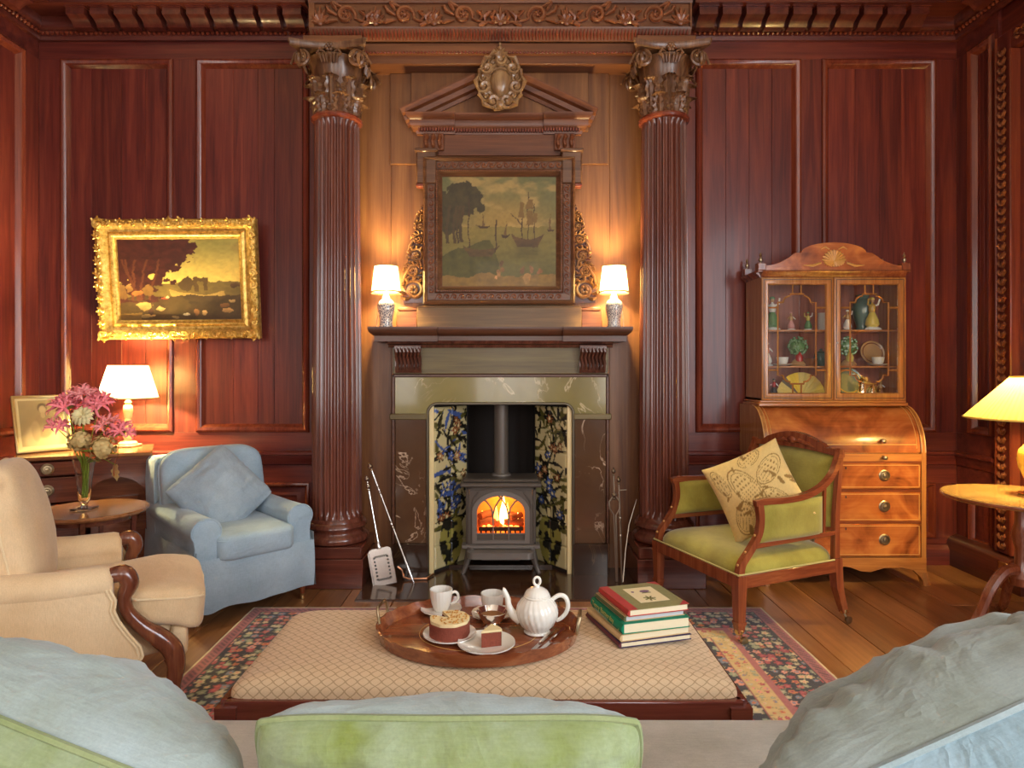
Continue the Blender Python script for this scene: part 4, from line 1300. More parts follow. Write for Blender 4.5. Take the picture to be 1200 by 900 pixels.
def gilt_mat():
    m, nt, b = nmat('gilt')
    n = noise(nt, coords(nt), 40, 5, .65)
    rp = ramp(nt, [(.3, (.40, .20, .035)), (.5, (.80, .50, .11)), (.7, (1.0, .72, .24))])
    nt.links.new(n.outputs['Fac'], rp.inputs[0]); nt.links.new(rp.outputs[0], b.inputs['Base Color'])
    setv(b, Roughness=.34, Metallic=.75)
    n2 = noise(nt, coords(nt), 110, 4, .6); bump(nt, b, n2.outputs['Fac'], .55, .006)
    return m
GILT = gilt_mat()
gp = thing('gilt_framed_painting', 'landscape painting with trees and sheep in an ornate gold frame on the left panels', 'painting', tuple(at(214.5, 397, 4.50)))
gp.rotation_euler = (R(4.5), R(-.6), R(1.2))
W2, Hh = .545, .815
MB().box(-W2 + .01, W2 - .01, .0, .03, .01, Hh - .01).build('stretcher', DARKMAH, gp)
MB().frame(-W2, W2, 0, Hh, [(0, 0), (0, .035), (.01, .052), (.03, .060), (.05, .05), (.065, .034), (.085, .030), (.10, .038), (.11, .036), (.118, .024), (.13, .018), (.134, .006)], y=0).build('frame', GILT, gp)
nu, nv = 190, 140
iu = W2 - .13; v0, v1 = .13, Hh - .13
U, V = np.meshgrid(np.linspace(-iu, iu, nu), np.linspace(v0, v1, nv))
link('canvas', grid_mesh('canvas', np.stack([U, np.full_like(U, -.008), V], -1), paint_land(nu, nv)), VARN, gp)
orn = MB()
p = spiral(0, 0, .026, 1.2, 18, R(180), -1, tail=[(-.05, 0, .01), (-.038, -.004, .0)]); orn.tube(p, taper(len(p), .004, .009, .004), 6)
for k in range(4):
    a = R(30 + k * 50); orn.tube([(.02 * math.cos(a), 0, .02 * math.sin(a)), (.036 * math.cos(a + .3), -.008, .036 * math.sin(a + .3))], [.008, .004], 5)
orn.ell((0, -.006, 0), (.010, .008, .010), 7, 5)
orn_me = orn.mesh('ornament'); orn_me.materials.append(GILT)
def orn_at(x, z, a, k, s=1):
    o = link('ornament', orn_me, GILT, gp); o.matrix_basis = tr(x, -.052, z) @ roty(a) @ scl(s * k, 1.2, k)
for s in (-1, 1):
    for e in (0, 1):
        xx = s * (W2 - .035); z = .035 + e * (Hh - .07)
        orn_at(xx, z, 0 if e else PI, 1.5, s if e else -s)
        for q in range(5):
            orn_at(s * (W2 - .10 - .085 * q), .034 + e * (Hh - .068), 0 if e else PI, .85 + .2 * (q % 2), (s if e else -s) * (1 if q % 2 else -1))
    for q in range(8):
        orn_at(s * (W2 - .03), .11 + .085 * q, s * PI / 2, .85 + (.35 if q in (3, 4) else .12 * (q % 2)), 1 if q < 4 else -1)
for e in (0, 1):
    for s in (-1, 1): orn_at(s * .035, .034 + e * (Hh - .068), 0 if e else PI, 1.35, s if e else -s)

# ------------------------------------------------------------------ lamps
LINEN = shade_mat('lamp_linen', (.90, .78, .50), .42)
PLEAT = shade_mat('pleated_yellow_silk', (.86, .70, .24), .38)
FRINGE = plain('brown_fringe', rgb(120, 86, 48), .8)
BULB = emit('bulb', (1, .75, .4), 6)
def bulb(parent, z, e, col=(1.0, .66, .30), r=.035):
    MB().lathe([(.001, -.05), (.013, -.045), (.013, -.02), (.027, .01), (.026, .03), (.015, .045), (.001, .05)], 14, tr(0, 0, z)).build('bulb', BULB, parent)
    l = bpy.data.lights.new('lamp_light', 'POINT'); l.energy = e; l.color = col; l.shadow_soft_size = r
    o = bpy.data.objects.new('lamp_light', l); COL.objects.link(o); o.parent = parent; o.location = (0, 0, z + .01)
    return o
def shade(parent, r0, r1, z0, z1, mat, pleats=0, seg=64, amp=.0):
    def fn(r, z, a):
        return r * (1 + amp * math.sin(pleats * a)) if pleats else r
    m = MB(); k = 5
    m.lathe([(r0 + (r1 - r0) * i / k, z0 + (z1 - z0) * i / k) for i in range(k + 1)], seg if not pleats else pleats * 4, fn=fn, a0=0, a1=2 * PI)
    m.f = [f for f in m.f if len(f) == 4]
    m.fix = False
    return m.build('lamp_shade', mat, parent)
def vase_mat(name, seed):
    m, nt, b = nmat(name)
    v = N(nt, 'ShaderNodeTexVoronoi', feature='DISTANCE_TO_EDGE'); v.inputs['Scale'].default_value = 75 + seed * 20
    nt.links.new(coords(nt).outputs[0], v.inputs['Vector'])
    n = noise(nt, coords(nt), 70, 3)
    f = mathn(nt, 'ADD', v.outputs['Distance'], mathn(nt, 'MULTIPLY', mathn(nt, 'SUBTRACT', n.outputs['Fac'], .5), .35))
    rp = ramp(nt, [(.10, rgb(225, 220, 205)), (.16, rgb(50, 62, 92)), (.36, rgb(66, 76, 96)), (.42, rgb(215, 208, 190))])
    nt.links.new(f, rp.inputs[0]); nt.links.new(rp.outputs[0], b.inputs['Base Color'])
    setv(b, Roughness=.12); b.inputs['Coat Weight'].default_value = .5
    return m
WH = plain('lamp_white', (.82, .76, .62), .25, 0, .3)
for k, (px, lab) in enumerate(((452.5, 'small lit lamp with blue and white china vase base, left end of the mantel'), (719.5, 'small lit lamp with blue and white china vase base, right end of the mantel'))):
    p = at(px, 383, 4.31)
    t = thing('mantel_lamp', lab, 'lamp', (p.x, 4.31, 1.652), 0, 'lamps on the mantel')
    MB().lathe([(.044, 0), (.046, .006), (.042, .03), (.044, .06), (.052, .10), (.058, .135), (.057, .155), (.045, .178), (.028, .19), (.024, .198)], 28).build('vase', vase_mat('blue_white_china_%d' % k, k), t)
    MB().lathe([(.026, .197), (.024, .205), (.017, .215), (.017, .235), (.014, .245), (.008, .25), (.008, .30)], 16).build('neck', WH, t)
    shade(t, .094, .074, .238, .408, LINEN, 26, amp=.012)
    for z, r in ((.238, .0955), (.408, .0755)):
        f = MB(); f.tube([(r * math.cos(2 * PI * i / 40), r * math.sin(2 * PI * i / 40), z) for i in range(40)], .0045, 6, True)
        if z < .3:
            for i in range(48): a = 2 * PI * i / 48; f.tube([(r * math.cos(a), r * math.sin(a), z), (r * math.cos(a), r * math.sin(a), z - .012)], .003, 4)
        f.build('shade_trim', FRINGE, t)
    bulb(t, .32, 85, (1.0, .78, .38))
    c = MB(); s = 1 if k else -1
    c.tube([(s * .02, .02, .20), (s * .055, .03, .15), (s * .068, .04, .06), (s * .075, .055, .004), (s * .10, .10, .003)], .0022, 5); c.build('flex', WH, t)
# ------------------------------------------------------------------ soft shapes
def superell(m, c, r, e1=.3, e2=.3, nu=36, nv=20, M=None, wob=0.0, sag=0.0, seed=0):
    def pw(v, e): return math.copysign(abs(v) ** e, v)
    def fn(u, v):
        a = 2 * PI * u; b = -PI / 2 + PI * v
        x = pw(math.cos(b), e1) * pw(math.cos(a), e2); y = pw(math.cos(b), e1) * pw(math.sin(a), e2); z = pw(math.sin(b), e1)
        k = 1.0
        if wob: k += wob * (float(fbm(x * 2.3 + seed + 5, y * 2.3 + z * 1.7 + 9)) - .5)
        return (c[0] + r[0] * x * k, c[1] + r[1] * y * k, c[2] + r[2] * z * k - sag * (1 - x * x) * (1 - y * y) * (z > 0))
    return m.grid(fn, nu, nv, M, wrapu=True)
def pillow_arrays(w, h, t, n=40, pinch=.07, wr=.012, seed=0, q=.42, folds=0.0, gather=0.0, rnd=0.0):
    u = np.sin(np.linspace(-1, 1, n) * PI / 2); U, V = np.meshgrid(u, u)
    X = w / 2 * U * (1 - pinch * (1 - V ** 2)); Z = h / 2 * V * (1 - pinch * (1 - U ** 2))
    if rnd:
        X = X * np.sqrt(1 - rnd * V ** 4 * U ** 2); Z = Z * np.sqrt(1 - rnd * U ** 4 * V ** 2)
    T = t / 2 * (np.clip((1 - U ** 2) * (1 - V ** 2), 0, 1)) ** q
    nz = fbm(U * 2.2 + seed, V * 2.2 + seed * 1.7, 4) - .5
    if folds:
        r = fbm(U * 1.3 + 3 + seed, V * 6.5 + seed, 3) - .5
        nz = nz + folds * r
    e = np.clip((1 - U ** 2) * (1 - V ** 2), 0, 1) ** .3
    D = nz * wr * 2 * e
    if gather:
        eu = 1 - np.abs(U); ev = 1 - np.abs(V)
        D = D + gather * e * ((fbm(V * 9 + seed, U * 1.6, 3) - .5) * np.exp(-eu / .45) + (fbm(U * 9 + seed, V * 1.6 + 5, 3) - .5) * np.exp(-ev / .45))
    return X, Z, T, D
def pillow(name, parent, mat, w, h, t, M=None, n=40, pinch=.07, wr=.012, seed=0, q=.42, back=None, piping=None, pr=.005, folds=0.0, gather=0.0, rnd=0.0):
    """two-faced cushion in the local x-z plane, thickness along y. Faces and piping are parts"""
    X, Z, T, Nz = pillow_arrays(w, h, t, n, pinch, wr, seed, q, folds, gather, rnd)
    out = []
    for s, nm, mt in ((-1, 'front_cover', mat), (1, 'back_cover', back or mat)):
        P = np.stack([X, s * T + (Nz if s < 0 else -Nz), Z], -1)
        if M is not None:
            mm = np.array(M); P = P @ mm[:3, :3].T + mm[:3, 3]
        out.append(link(nm, grid_mesh(nm, P, None, flip=(s > 0)), mt, parent))
    if piping is not None:
        b = [(X[0, i], 0, Z[0, i]) for i in range(n)] + [(X[i, -1], 0, Z[i, -1]) for i in range(1, n)] + [(X[-1, i], 0, Z[-1, i]) for i in range(n - 2, -1, -1)] + [(X[i, 0], 0, Z[i, 0]) for i in range(n - 2, 0, -1)]
        MB(M).tube(b, pr, 6, True).build('piping', piping, parent)
    return out

# ------------------------------------------------------------------ bureau cabinet
bur = thing('bureau_bookcase', 'inlaid satinwood roll top bureau with glazed china cabinet above', 'cabinet', (2.150, 4.13, 0))
HWB = .515; ZLB = .845; ZLT = 1.135
def lidprof(k=0.0, n=14):
    return [(.215 - (.215 - k) * math.cos(PI / 2 * i / n), ZLB + (ZLT - ZLB - k) * math.sin(PI / 2 * i / n)) for i in range(n + 1)]
LINE = plain('boxwood_line', rgb(214, 160, 84), .3, 0, .3)
EBON = plain('ebony_line', (.03, .012, .008), .3, 0, .3)
# carcass sides with curved top
for s in (-1, 1):
    pr = lidprof(.0)
    pts = [(0, .16)] + pr + [(.44, ZLT), (.44, .16)]
    m = MB(); m.prism([(p[0], p[1]) for p in pts], 0, .03, basis((s * HWB, 0, 0), (0, 1, 0), (-s, 0, 0), (0, 0, 1)))
    m.build('side_panel', SATINZ, bur)
    m = MB(); m.tube([(s * (HWB - .004), p[0] - .001, p[1]) for p in pr], .004, 5); m.tube([(s * (HWB - .028), p[0] - .001, p[1]) for p in pr], .003, 5)
    m.build('inlay_line', LINE, bur)
MB().box(-.49, .49, .02, .44, .17, ZLB).box(-.49, .49, .2, .44, ZLB, 1.12).build('carcass', SATIN, bur)
# tambour lid (smooth cylinder)
pr = lidprof(.004, 18)
m = MB(); nn = len(pr)
vs = [(-.485, p[0] + .006, p[1]) for p in pr] + [(.485, p[0] + .006, p[1]) for p in pr]
m.add(vs, [(i, nn + i, nn + i + 1, i + 1) for i in range(nn - 1)]); m.fix = False
lid = m.build('cylinder_lid', FLAME, bur, 80)
m = MB()
for x in (-.462, .462): m.tube([(x, p[0] + .0045, p[1]) for p in pr[1:]], .003, 4)
m.box(-.462, .462, pr[2][0] + .001, pr[2][0] + .008, pr[2][1] - .003, pr[2][1] + .003)
m.build('inlay_line', LINE, lid)
knob_m = MB(); knob_m.lathe([(.012, 0), (.008, .006), (.007, .016), (.013, .022), (.014, .028), (.008, .033), (.001, .034)], 14, rotx(R(90)))
knob_me = knob_m.mesh('knob'); knob_me.materials.append(OLDBRASS)
for x in (-.24, .24):
    o = link('knob', knob_me, OLDBRASS, lid); o.location = (x, pr[3][0] + .004, pr[3][1])
sl = MB().box(-.485, .485, -.004, .03, .790, .838, .003).build('writing_slide', SATIN, bur)
for x in (-.24, .24):
    o = link('knob', knob_me, OLDBRASS, sl); o.location = (x, -.004, .815)
# drawers with ring handles
hm = MB(); hm.lathe([(.036, 0), (.036, .003), (.030, .006), (.026, .004), (.020, .006), (.013, .006), (.010, .012), (.001, .014)], 24, rotx(R(90)))
hm.tube([(.026 * math.cos(a), -.009, .026 * math.sin(a)) for a in [2 * PI * i / 24 for i in range(24)]], .0035, 6, True)
h_me = hm.mesh('ring_handle'); h_me.materials.append(OLDBRASS)
for (z0, z1) in ((.615, .778), (.408, .594), (.186, .392)):
    d = MB().box(-.478, .478, -.006, .03, z0, z1, .003).build('drawer', FLAME, bur)
    m = MB()
    for (a, b, c, e) in ((-.468, .468, z0 + .010, z0 + .014), (-.468, .468, z1 - .014, z1 - .010)): m.box(a, b, -.0078, -.005, c, e)
    for x in (-.466, .466): m.box(x - .002, x + .002, -.0078, -.005, z0 + .01, z1 - .01)
    m.build('inlay_line', LINE, d)
    for x in (-.235, .245):
        o = link('ring_handle', h_me, OLDBRASS, d); o.location = (x, -.006, (z0 + z1) / 2 + .004)
    MB().lathe([(.007, 0), (.007, .002), (.001, .002)], 10, tr(0, -.006, z1 - .03) @ rotx(R(90)) @ scl(.6, 1.3, 1)).build('keyhole', EBON, d)
    MB().box(-.485, .485, -.001, .02, z1, z1 + .018, .002).build('drawer_divider', MAH, bur)
# shaped apron and splayed feet
ap = [(-HWB, .175), (-HWB, .10), (-HWB - .02, .03), (-HWB - .03, 0), (-HWB + .01, 0), (-HWB + .035, .05), (-HWB + .08, .095), (-HWB + .16, .115), (-HWB + .27, .11), (-.16, .085), (-.10, .09), (-.03, .115), (0, .12),
      (.03, .115), (.10, .09), (.16, .085), (HWB - .27, .11), (HWB - .16, .115), (HWB - .08, .095), (HWB - .035, .05), (HWB - .01, 0), (HWB + .03, 0), (HWB + .02, .03), (HWB, .10), (HWB, .175)]
MB().prism(ap, -.002, .03).build('apron', SATIN, bur)
for s in (-1, 1):
    MB().prism([(.0, .175), (.44, .175), (.44, .1), (.455, 0), (.42, 0), (.38, .08), (.30, .11), (.14, .11), (.06, .08), (.03, .0), (-.015, 0), (-.005, .05), (0, .1)], 0, .025, basis((s * HWB, 0, 0), (0, 1, 0), (-s, 0, 0), (0, 0, 1))).build('side_apron', SATINZ, bur)
# ---- upper glazed cabinet
UY0, UY1, UH = .165, .44, .475
MB().box(-UH - .02, UH + .02, UY0 - .02, UY1, ZLT - .005, ZLT + .02, .006).box(-UH - .01, UH + .01, UY0 - .01, UY1, ZLT + .02, ZLT + .035, .004).build('base_moulding', SATIN, bur)
uz0, uz1 = ZLT + .033, 1.985
INNER = wood('cabinet_inside', (.16, .04, .022), (.30, .085, .045), (.40, .13, .07), 'Z', 1, .45, .1, .1)
for s in (-1, 1): MB().box(s * (UH - .018), s * UH, UY0, UY1, uz0, uz1).build('cabinet_side', SATINZ, bur)
MB().box(-UH, UH, UY1 - .012, UY1, uz0, uz1).build('cabinet_back', INNER, bur)
MB().box(-UH, UH, UY0, UY1, uz0, uz0 + .015).build('cabinet_floor', SATIN, bur)
for z in (1.398, 1.640): MB().box(-UH + .018, UH - .018, UY0 + .035, UY1 - .012, z - .012, z, .002).build('shelf', SATIN, bur)
m = MB(); m.run((-UH - .0, UY0, uz1), (UH + .0, UY0, uz1), [(0, 0), (.008, 0), (.012, .012), (.03, .026), (.034, .04), (0, .042)], (0, -1, 0))
m.box(-UH - .03, UH + .03, UY0 - .03, UY1, uz1 + .03, uz1 + .044, .004)
for s in (-1, 1): m.run((s * UH, UY0, uz1), (s * UH, UY1, uz1), [(0, 0), (.008, 0), (.012, .012), (.03, .026), (.034, .04), (0, .042)], (s, 0, 0))
m.build('cornice', MAHZ, bur)
zc = uz1 + .042
pd = [(-UH - .005, zc), (UH + .005, zc), (UH + .005, zc + .03)]
for i in range(9):
    t = i / 8; pd.append((UH - .02 - (.20) * t, zc + .032 + .085 * t * t))
pd.append((UH - .245, zc + .117))
for i in range(13):
    a = PI * i / 12; pd.append(((UH - .26) * math.cos(a), zc + .117 + .068 * math.sin(a)))
pd.append((-UH + .245, zc + .117))
for i in range(9):
    t = 1 - i / 8; pd.append((-UH + .02 + .20 * t, zc + .032 + .085 * t * t))
pd.append((-UH - .005, zc + .03))
MB().prism(pd, UY0 - .02, UY0 + .01).build('pediment', FLAME, bur)
m = MB()
for k in range(11):
    a = R(8 + k * 16.4); m.tube([(0, UY0 - .0205, zc + .06), (.045 * math.cos(a) * 1.5, UY0 - .023, zc + .06 + .07 * math.sin(a)), (.052 * math.cos(a) * 1.55, UY0 - .0205, zc + .06 + .078 * math.sin(a))], [.003, .010, .003], 5)
    a = -a; m.tube([(0, UY0 - .0205, zc + .06), (.045 * math.cos(a) * 1.5, UY0 - .023, zc + .06 + .035 * math.sin(a))], [.003, .008], 5)
for s in (-1, 1):
    m.tube([(s * .085, UY0 - .021, zc + .05), (s * .14, UY0 - .023, zc + .03), (s * .2, UY0 - .021, zc + .035)], [.008, .01, .003], 5)
    m.tube([(s * .03, UY0 - .021, zc + .14), (s * .06, UY0 - .023, zc + .155), (s * .085, UY0 - .021, zc + .14)], [.004, .007, .003], 5)
m.build('shell_inlay', LINE, bur)
fm = MB(); fm.lathe([(.006, 0), (.006, .01), (.012, .016), (.013, .028), (.007, .036), (.005, .044), (.010, .05), (.006, .06), (.001, .075)], 12)
f_me = fm.mesh('finial'); f_me.materials.append(OLDBRASS)
for s in (-1, 1):
    for y in (UY0 + .0, UY1 - .03):
        b = MB().box(s * (UH + .0) - .028, s * UH + .028, y - .028, y + .028, zc, zc + .05, .004).build('finial_block', MAHZ, bur)
        o = link('finial', f_me, OLDBRASS, bur); o.location = (s * UH, y, zc + .05)
# doors with astragal glazing bars
CGL = pane_glass('cabinet_glass', (.99, .99, .98), .03)
for s in (-1, 1):
    x0, x1 = (-UH, -.003) if s < 0 else (.003, UH)
    dz0, dz1 = uz0 + .004, uz1 - .004
    dr_ = MB(); dr_.frame(x0, x1, dz0, dz1, [(0, 0), (0, .018), (.003, .02), (.040, .02), (.046, .014), (.048, .0), (0, 0)], y=UY0)
    dr_ = dr_.build('cabinet_door', SATINZ, bur)
    m = MB(); m.frame(x0 + .012, x1 - .012, dz0 + .012, dz1 - .012, [(0, .0195), (0, .0212), (.004, .0212), (.004, .0195)], y=UY0); m.build('inlay_line', EBON, dr_)
    cx = (x0 + x1) / 2; gx = (x1 - x0) / 2 - .048; gz0, gz1 = dz0 + .048, dz1 - .048
    MB().box(cx - gx, cx + gx, UY0 - .008, UY0 - .005, gz0, gz1).build('glass_pane', CGL, dr_)
    hx = gx - .062
    def half(zs, sg):
        pts = [(-hx, zs), (-hx + .035, zs)]
        for i in range(6): a = R(90 * i / 5); pts.append((-hx + .035 + .045 * (1 - math.cos(a)), zs + sg * .042 * math.sin(a)))
        pts += [(-hx + .08, zs + sg * .055), (hx - .08, zs + sg * .055)]
        for i in range(6): a = R(90 - 90 * i / 5); pts.append((hx - .035 - .045 * (1 - math.cos(a)), zs + sg * .042 * math.sin(a)))
        pts += [(hx - .035, zs), (hx, zs)]
        return pts
    loop = half(gz1 - .115, 1) + half(gz0 + .115, -1)[::-1]
    bars = [[(cx + q[0], UY0 - .010, q[1]) for q in loop + loop[:1]]]
    for xx in (-.028, .028):
        bars.append([(cx + xx, UY0 - .01, gz1), (cx + xx, UY0 - .01, gz1 - .06)]); bars.append([(cx + xx, UY0 - .01, gz0), (cx + xx, UY0 - .01, gz0 + .06)])
    for zq in (gz1 - .15, gz0 + .15):
        for q in (-1, 1): bars.append([(cx + q * hx, UY0 - .01, zq), (cx + q * gx, UY0 - .01, zq)])
    for b in bars:
        MB().tube(b, .0058, 4).build('glazing_bar', SATINZ, dr_)
    MB().lathe([(.006, 0), (.006, .002), (.001, .002)], 8, tr(-s * .022 if s < 0 else .025, UY0 - .021, 1.55) @ rotx(R(90))).build('escutcheon', OLDBRASS, dr_)

# ---- china in the cabinet: every piece its own thing
PORC = plain('porcelain', (.86, .84, .76), .12, 0, .5)
PC = {k: plain('china_' + k, rgb(*v), .15, 0, .5) for k, v in dict(green=(96, 140, 84), pink=(214, 150, 140), blue=(110, 130, 170), gold=(196, 158, 70), red=(178, 52, 44), brown=(134, 84, 50), teal=(92, 120, 108), yellow=(216, 196, 96), tan=(190, 150, 100), dark=(58, 50, 48)).items()}
def figurine(px, zs, h, coat, skirt, label, raised=0, Y=None, bx=0):
    Y = Y or (4.13 + .32)
    t = thing('porcelain_figurine', label, 'figurine', ((px - 595) * Y / 760, Y, zs), rng.uniform(-.4, .4), 'china in the glazed cabinet')
    k = h
    MB().lathe([(.20 * k, 0), (.22 * k, .02 * k), (.19 * k, .07 * k), (.10 * k, .11 * k), (.001, .12 * k)], 14, fn=lambda r, z, a: r * (1 + .14 * math.sin(a * 3 + px))).build('base', PORC, t)
    MB().lathe([(.12 * k, .08 * k), (.19 * k, .16 * k), (.17 * k, .30 * k), (.10 * k, .46 * k), (.075 * k, .52 * k)], 14, fn=lambda r, z, a: r * (1 + .09 * math.sin(a * 7))).build('skirt', skirt, t)
    m = MB(); m.lathe([(.07 * k, .50 * k), (.095 * k, .58 * k), (.10 * k, .68 * k), (.075 * k, .74 * k), (.03 * k, .77 * k), (.028 * k, .80 * k)], 12)
    m.build('torso', coat, t)
    for s in (-1, 1):
        up = .30 if raised in (s, 2) else -.02
        MB().tube([(s * .085 * k, 0, .71 * k), (s * .17 * k, -.03 * k, (.62 + up * .4) * k), (s * .19 * k, -.08 * k, (.60 + up) * k)], [.032 * k, .028 * k, .022 * k], 7).build('arm', coat if s < 0 else PORC, t)
    MB().ell((0, 0, .865 * k), (.062 * k, .062 * k, .075 * k), 12, 8).build('head', PC['tan'], t)
    MB().ell((0, .008 * k, .905 * k), (.075 * k, .075 * k, .055 * k), 12, 8).build('hat', skirt, t)
    return t
ZS1, ZS2, ZS3 = 1.640, 1.398, uz0 + .015
figurine(905, ZS1, .245, PORC, PC['green'], 'tall white and green porcelain lady, top left of the china cabinet', 1)
figurine(927, ZS1, .135, PC['tan'], PC['pink'], 'small seated pink figurine, second on the cabinet top shelf')
figurine(947, ZS1, .135, PC['yellow'], PC['green'], 'small dancing figurine with green skirt on the cabinet top shelf', 2)
figurine(979, ZS1, .10, PORC, PORC, 'little plain white figurine beside the cabinet door meeting point')
figurine(993, ZS1, .15, PC['tan'], PORC, 'white figurine with raised hand, right door of the cabinet', 1)
figurine(1022, ZS1, .235, PC['gold'], PC['yellow'], 'tall yellow and gold figure group, top right of the china cabinet', 2, Y=4.40)
figurine(899, ZS2, .17, PC['pink'], PORC, 'white and pink figurine at the left end of the middle shelf')
figurine(907, ZS3, .135, PC['red'], PC['dark'], 'red coated figurine standing beside the yellow fan')
figurine(1032, ZS3, .12, PC['tan'], PC['brown'], 'brown figurine at the right of the bottom shelf')
def lathe_thing(name, label, cat, px, Y, z, prof, mat, seg=22, part=None, fn=None):
    o = MB().lathe(prof, seg, fn=fn).build(name, mat)
    o.location = ((px - 595) * Y / 760, Y, z)
    return tag(o, label, cat, 'china in the glazed cabinet')
lathe_thing('china_mug', 'white china mug with painted flowers on the cabinet top shelf', 'mug', 965, 4.44, ZS1, [(.034, 0), (.036, .01), (.036, .115), (.038, .12), (.034, .12), (.033, .01), (.001, .008)], PORC)
lathe_thing('china_vase', 'large teal china vase behind the yellow figure group', 'vase', 1011, 4.49, ZS1, [(.04, 0), (.045, .01), (.04, .03), (.06, .09), (.072, .15), (.06, .20), (.035, .225), (.045, .25)], PC['teal'])
for px, lab in ((935, 'green leafed china tree group, left door of the cabinet'), (994, 'green leafed china tree group, right door of the cabinet')):
    t = thing('china_tree_group', lab, 'figurine', ((px - 595) * 4.44 / 760, 4.44, ZS2), 0, 'china in the glazed cabinet')
    MB().lathe([(.05, 0), (.055, .012), (.04, .03), (.018, .05), (.015, .10), (.001, .11)], 14).build('base', PC['tan'], t)
    MB().lathe([(.022, .03), (.026, .06), (.014, .085), (.001, .1)], 10, tr(.0, -.02, 0)).build('figure', PC['red'] if px < 950 else PC['yellow'], t)
    m = MB(); r2 = random.Random(px)
    for k in range(70):
        a = r2.uniform(0, 2 * PI); b = math.acos(r2.uniform(-1, 1)); rr = .062
        m.ell((rr * math.sin(b) * math.cos(a), .6 * rr * math.sin(b) * math.sin(a), .135 + rr * math.cos(b)), (.011, .009, .010), 5, 4)
    m.ell((0, 0, .135), (.052, .03, .052), 12, 8)
    m.build('foliage', PC['green'], t)['kind'] = 'stuff'
def cup(px, Y, z, lab, k=1.0, mat=PORC):
    t = thing('teacup_and_saucer', lab, 'cup', ((px - 595) * Y / 760, Y, z), 0, 'china in the glazed cabinet')
    MB().lathe([(.03 * k, 0), (.065 * k, .012 * k), (.066 * k, .014 * k), (.03 * k, .006 * k), (.001, .005 * k)], 24).build('saucer', PORC, t)
    MB().lathe([(.02 * k, .008 * k), (.034 * k, .025 * k), (.04 * k, .06 * k), (.037 * k, .06 * k), (.03 * k, .026 * k), (.001, .015 * k)], 24).build('cup', mat, t)
    return t
cup(917, 4.42, ZS2, 'white teacup and saucer on the middle shelf, left door')
cup(1029, 4.38, ZS2, 'white tea bowl and saucer before the standing plate, right door', 1.0)
lathe_thing('china_bowl', 'orange brown bowl in the middle of the cabinet', 'bowl', 949, 4.41, ZS2, [(.022, 0), (.024, .008), (.045, .035), (.05, .05), (.047, .05), (.02, .012), (.001, .01)], PC['brown'])
lathe_thing('china_jar', 'greenish lidded jar by the inner edge of the left cabinet door', 'jar', 962, 4.45, ZS2, [(.03, 0), (.045, .02), (.048, .06), (.04, .08), (.042, .085), (.02, .10), (.008, .105), (.010, .115), (.001, .12)], PC['teal'])
def plate_stand(px, z, r, lab, c1, c2):
    Y = 4.50
    t = thing('standing_plate', lab, 'plate', ((px - 595) * Y / 760, Y, z + r + .004), 0, 'china in the glazed cabinet')
    t.rotation_euler = (R(75), 0, 0)
    MB().lathe([(r * .55, 0), (r * .6, .004), (r * .95, .016), (r, .018), (r * .97, .022), (r * .62, .010), (.001, .008)], 32).build('plate', c1, t)
    MB().tube([(r * .8 * math.cos(a), r * .8 * math.sin(a), .0165) for a in [2 * PI * i / 32 for i in range(32)]], .004, 5, True).build('rim_band', c2, t)
plate_stand(1021, ZS2, .085, 'tan decorated plate standing on the middle shelf', PC['tan'], PC['brown'])
plate_stand(993, ZS3, .10, 'large grey green plate standing on the bottom shelf', PC['teal'], PC['gold'])
for px, lab in ((1010, 'silver and glass caster on the cabinet bottom shelf, nearer the plate'), (1022, 'silver and glass caster on the cabinet bottom shelf, nearer the brown figurine')):
    lathe_thing('sugar_shaker', lab, 'shaker', px, 4.40, ZS3, [(.03, 0), (.033, .01), (.03, .05), (.022, .08), (.026, .085), (.024, .11), (.012, .125), (.006, .135), (.008, .145), (.001, .15)] if px < 1015 else [(.03, 0), (.034, .02), (.028, .06), (.02, .075), (.001, .085)], SILVER)
# yellow patch behind the left door, built as a pleated fan shape
fan = thing('folding_fan', 'open yellow pleated fan on the cabinet bottom shelf', 'fan', ((938 - 595) * 4.47 / 760, 4.47, ZS3 + .004), 0)
FANM = plain('fan_silk', rgb(236, 214, 120), .6); FAND = plain('fan_grey', rgb(120, 108, 90), .6); FANY = plain('fan_bright', rgb(246, 214, 60), .6)
nfl = 22
for k in range(nfl):
    a0 = R(172 - 164 * k / nfl); a1 = R(172 - 164 * (k + 1) / nfl)
    zf = .0 if k % 2 else -.006; zg = -.006 if k % 2 else .0
    r0, r1 = .03, .168
    m = MB(); q = [(r0, a0, zf), (r1, a0, zf), (r1, a1, zg), (r0, a1, zg)]
    vs = [(r * math.cos(a), y - .002, r * math.sin(a)) for r, a, y in q] + [(r * math.cos(a), y, r * math.sin(a)) for r, a, y in q]
    m.add(vs, [(0, 1, 2, 3), (7, 6, 5, 4), (0, 4, 5, 1), (1, 5, 6, 2), (2, 6, 7, 3), (3, 7, 4, 0)])
    m.build('fan_leaf', FAND if 3 < k < 6 else (FANY if 6 <= k < 10 else FANM), fan)
MB().lathe([(.03, -.008), (.03, .002)], 16, rotx(R(90))).build('fan_pivot', PC['gold'], fan)
for o in fan.children:
    if o.name.startswith('fan_pivot'): o.location = (0, 0, .0)
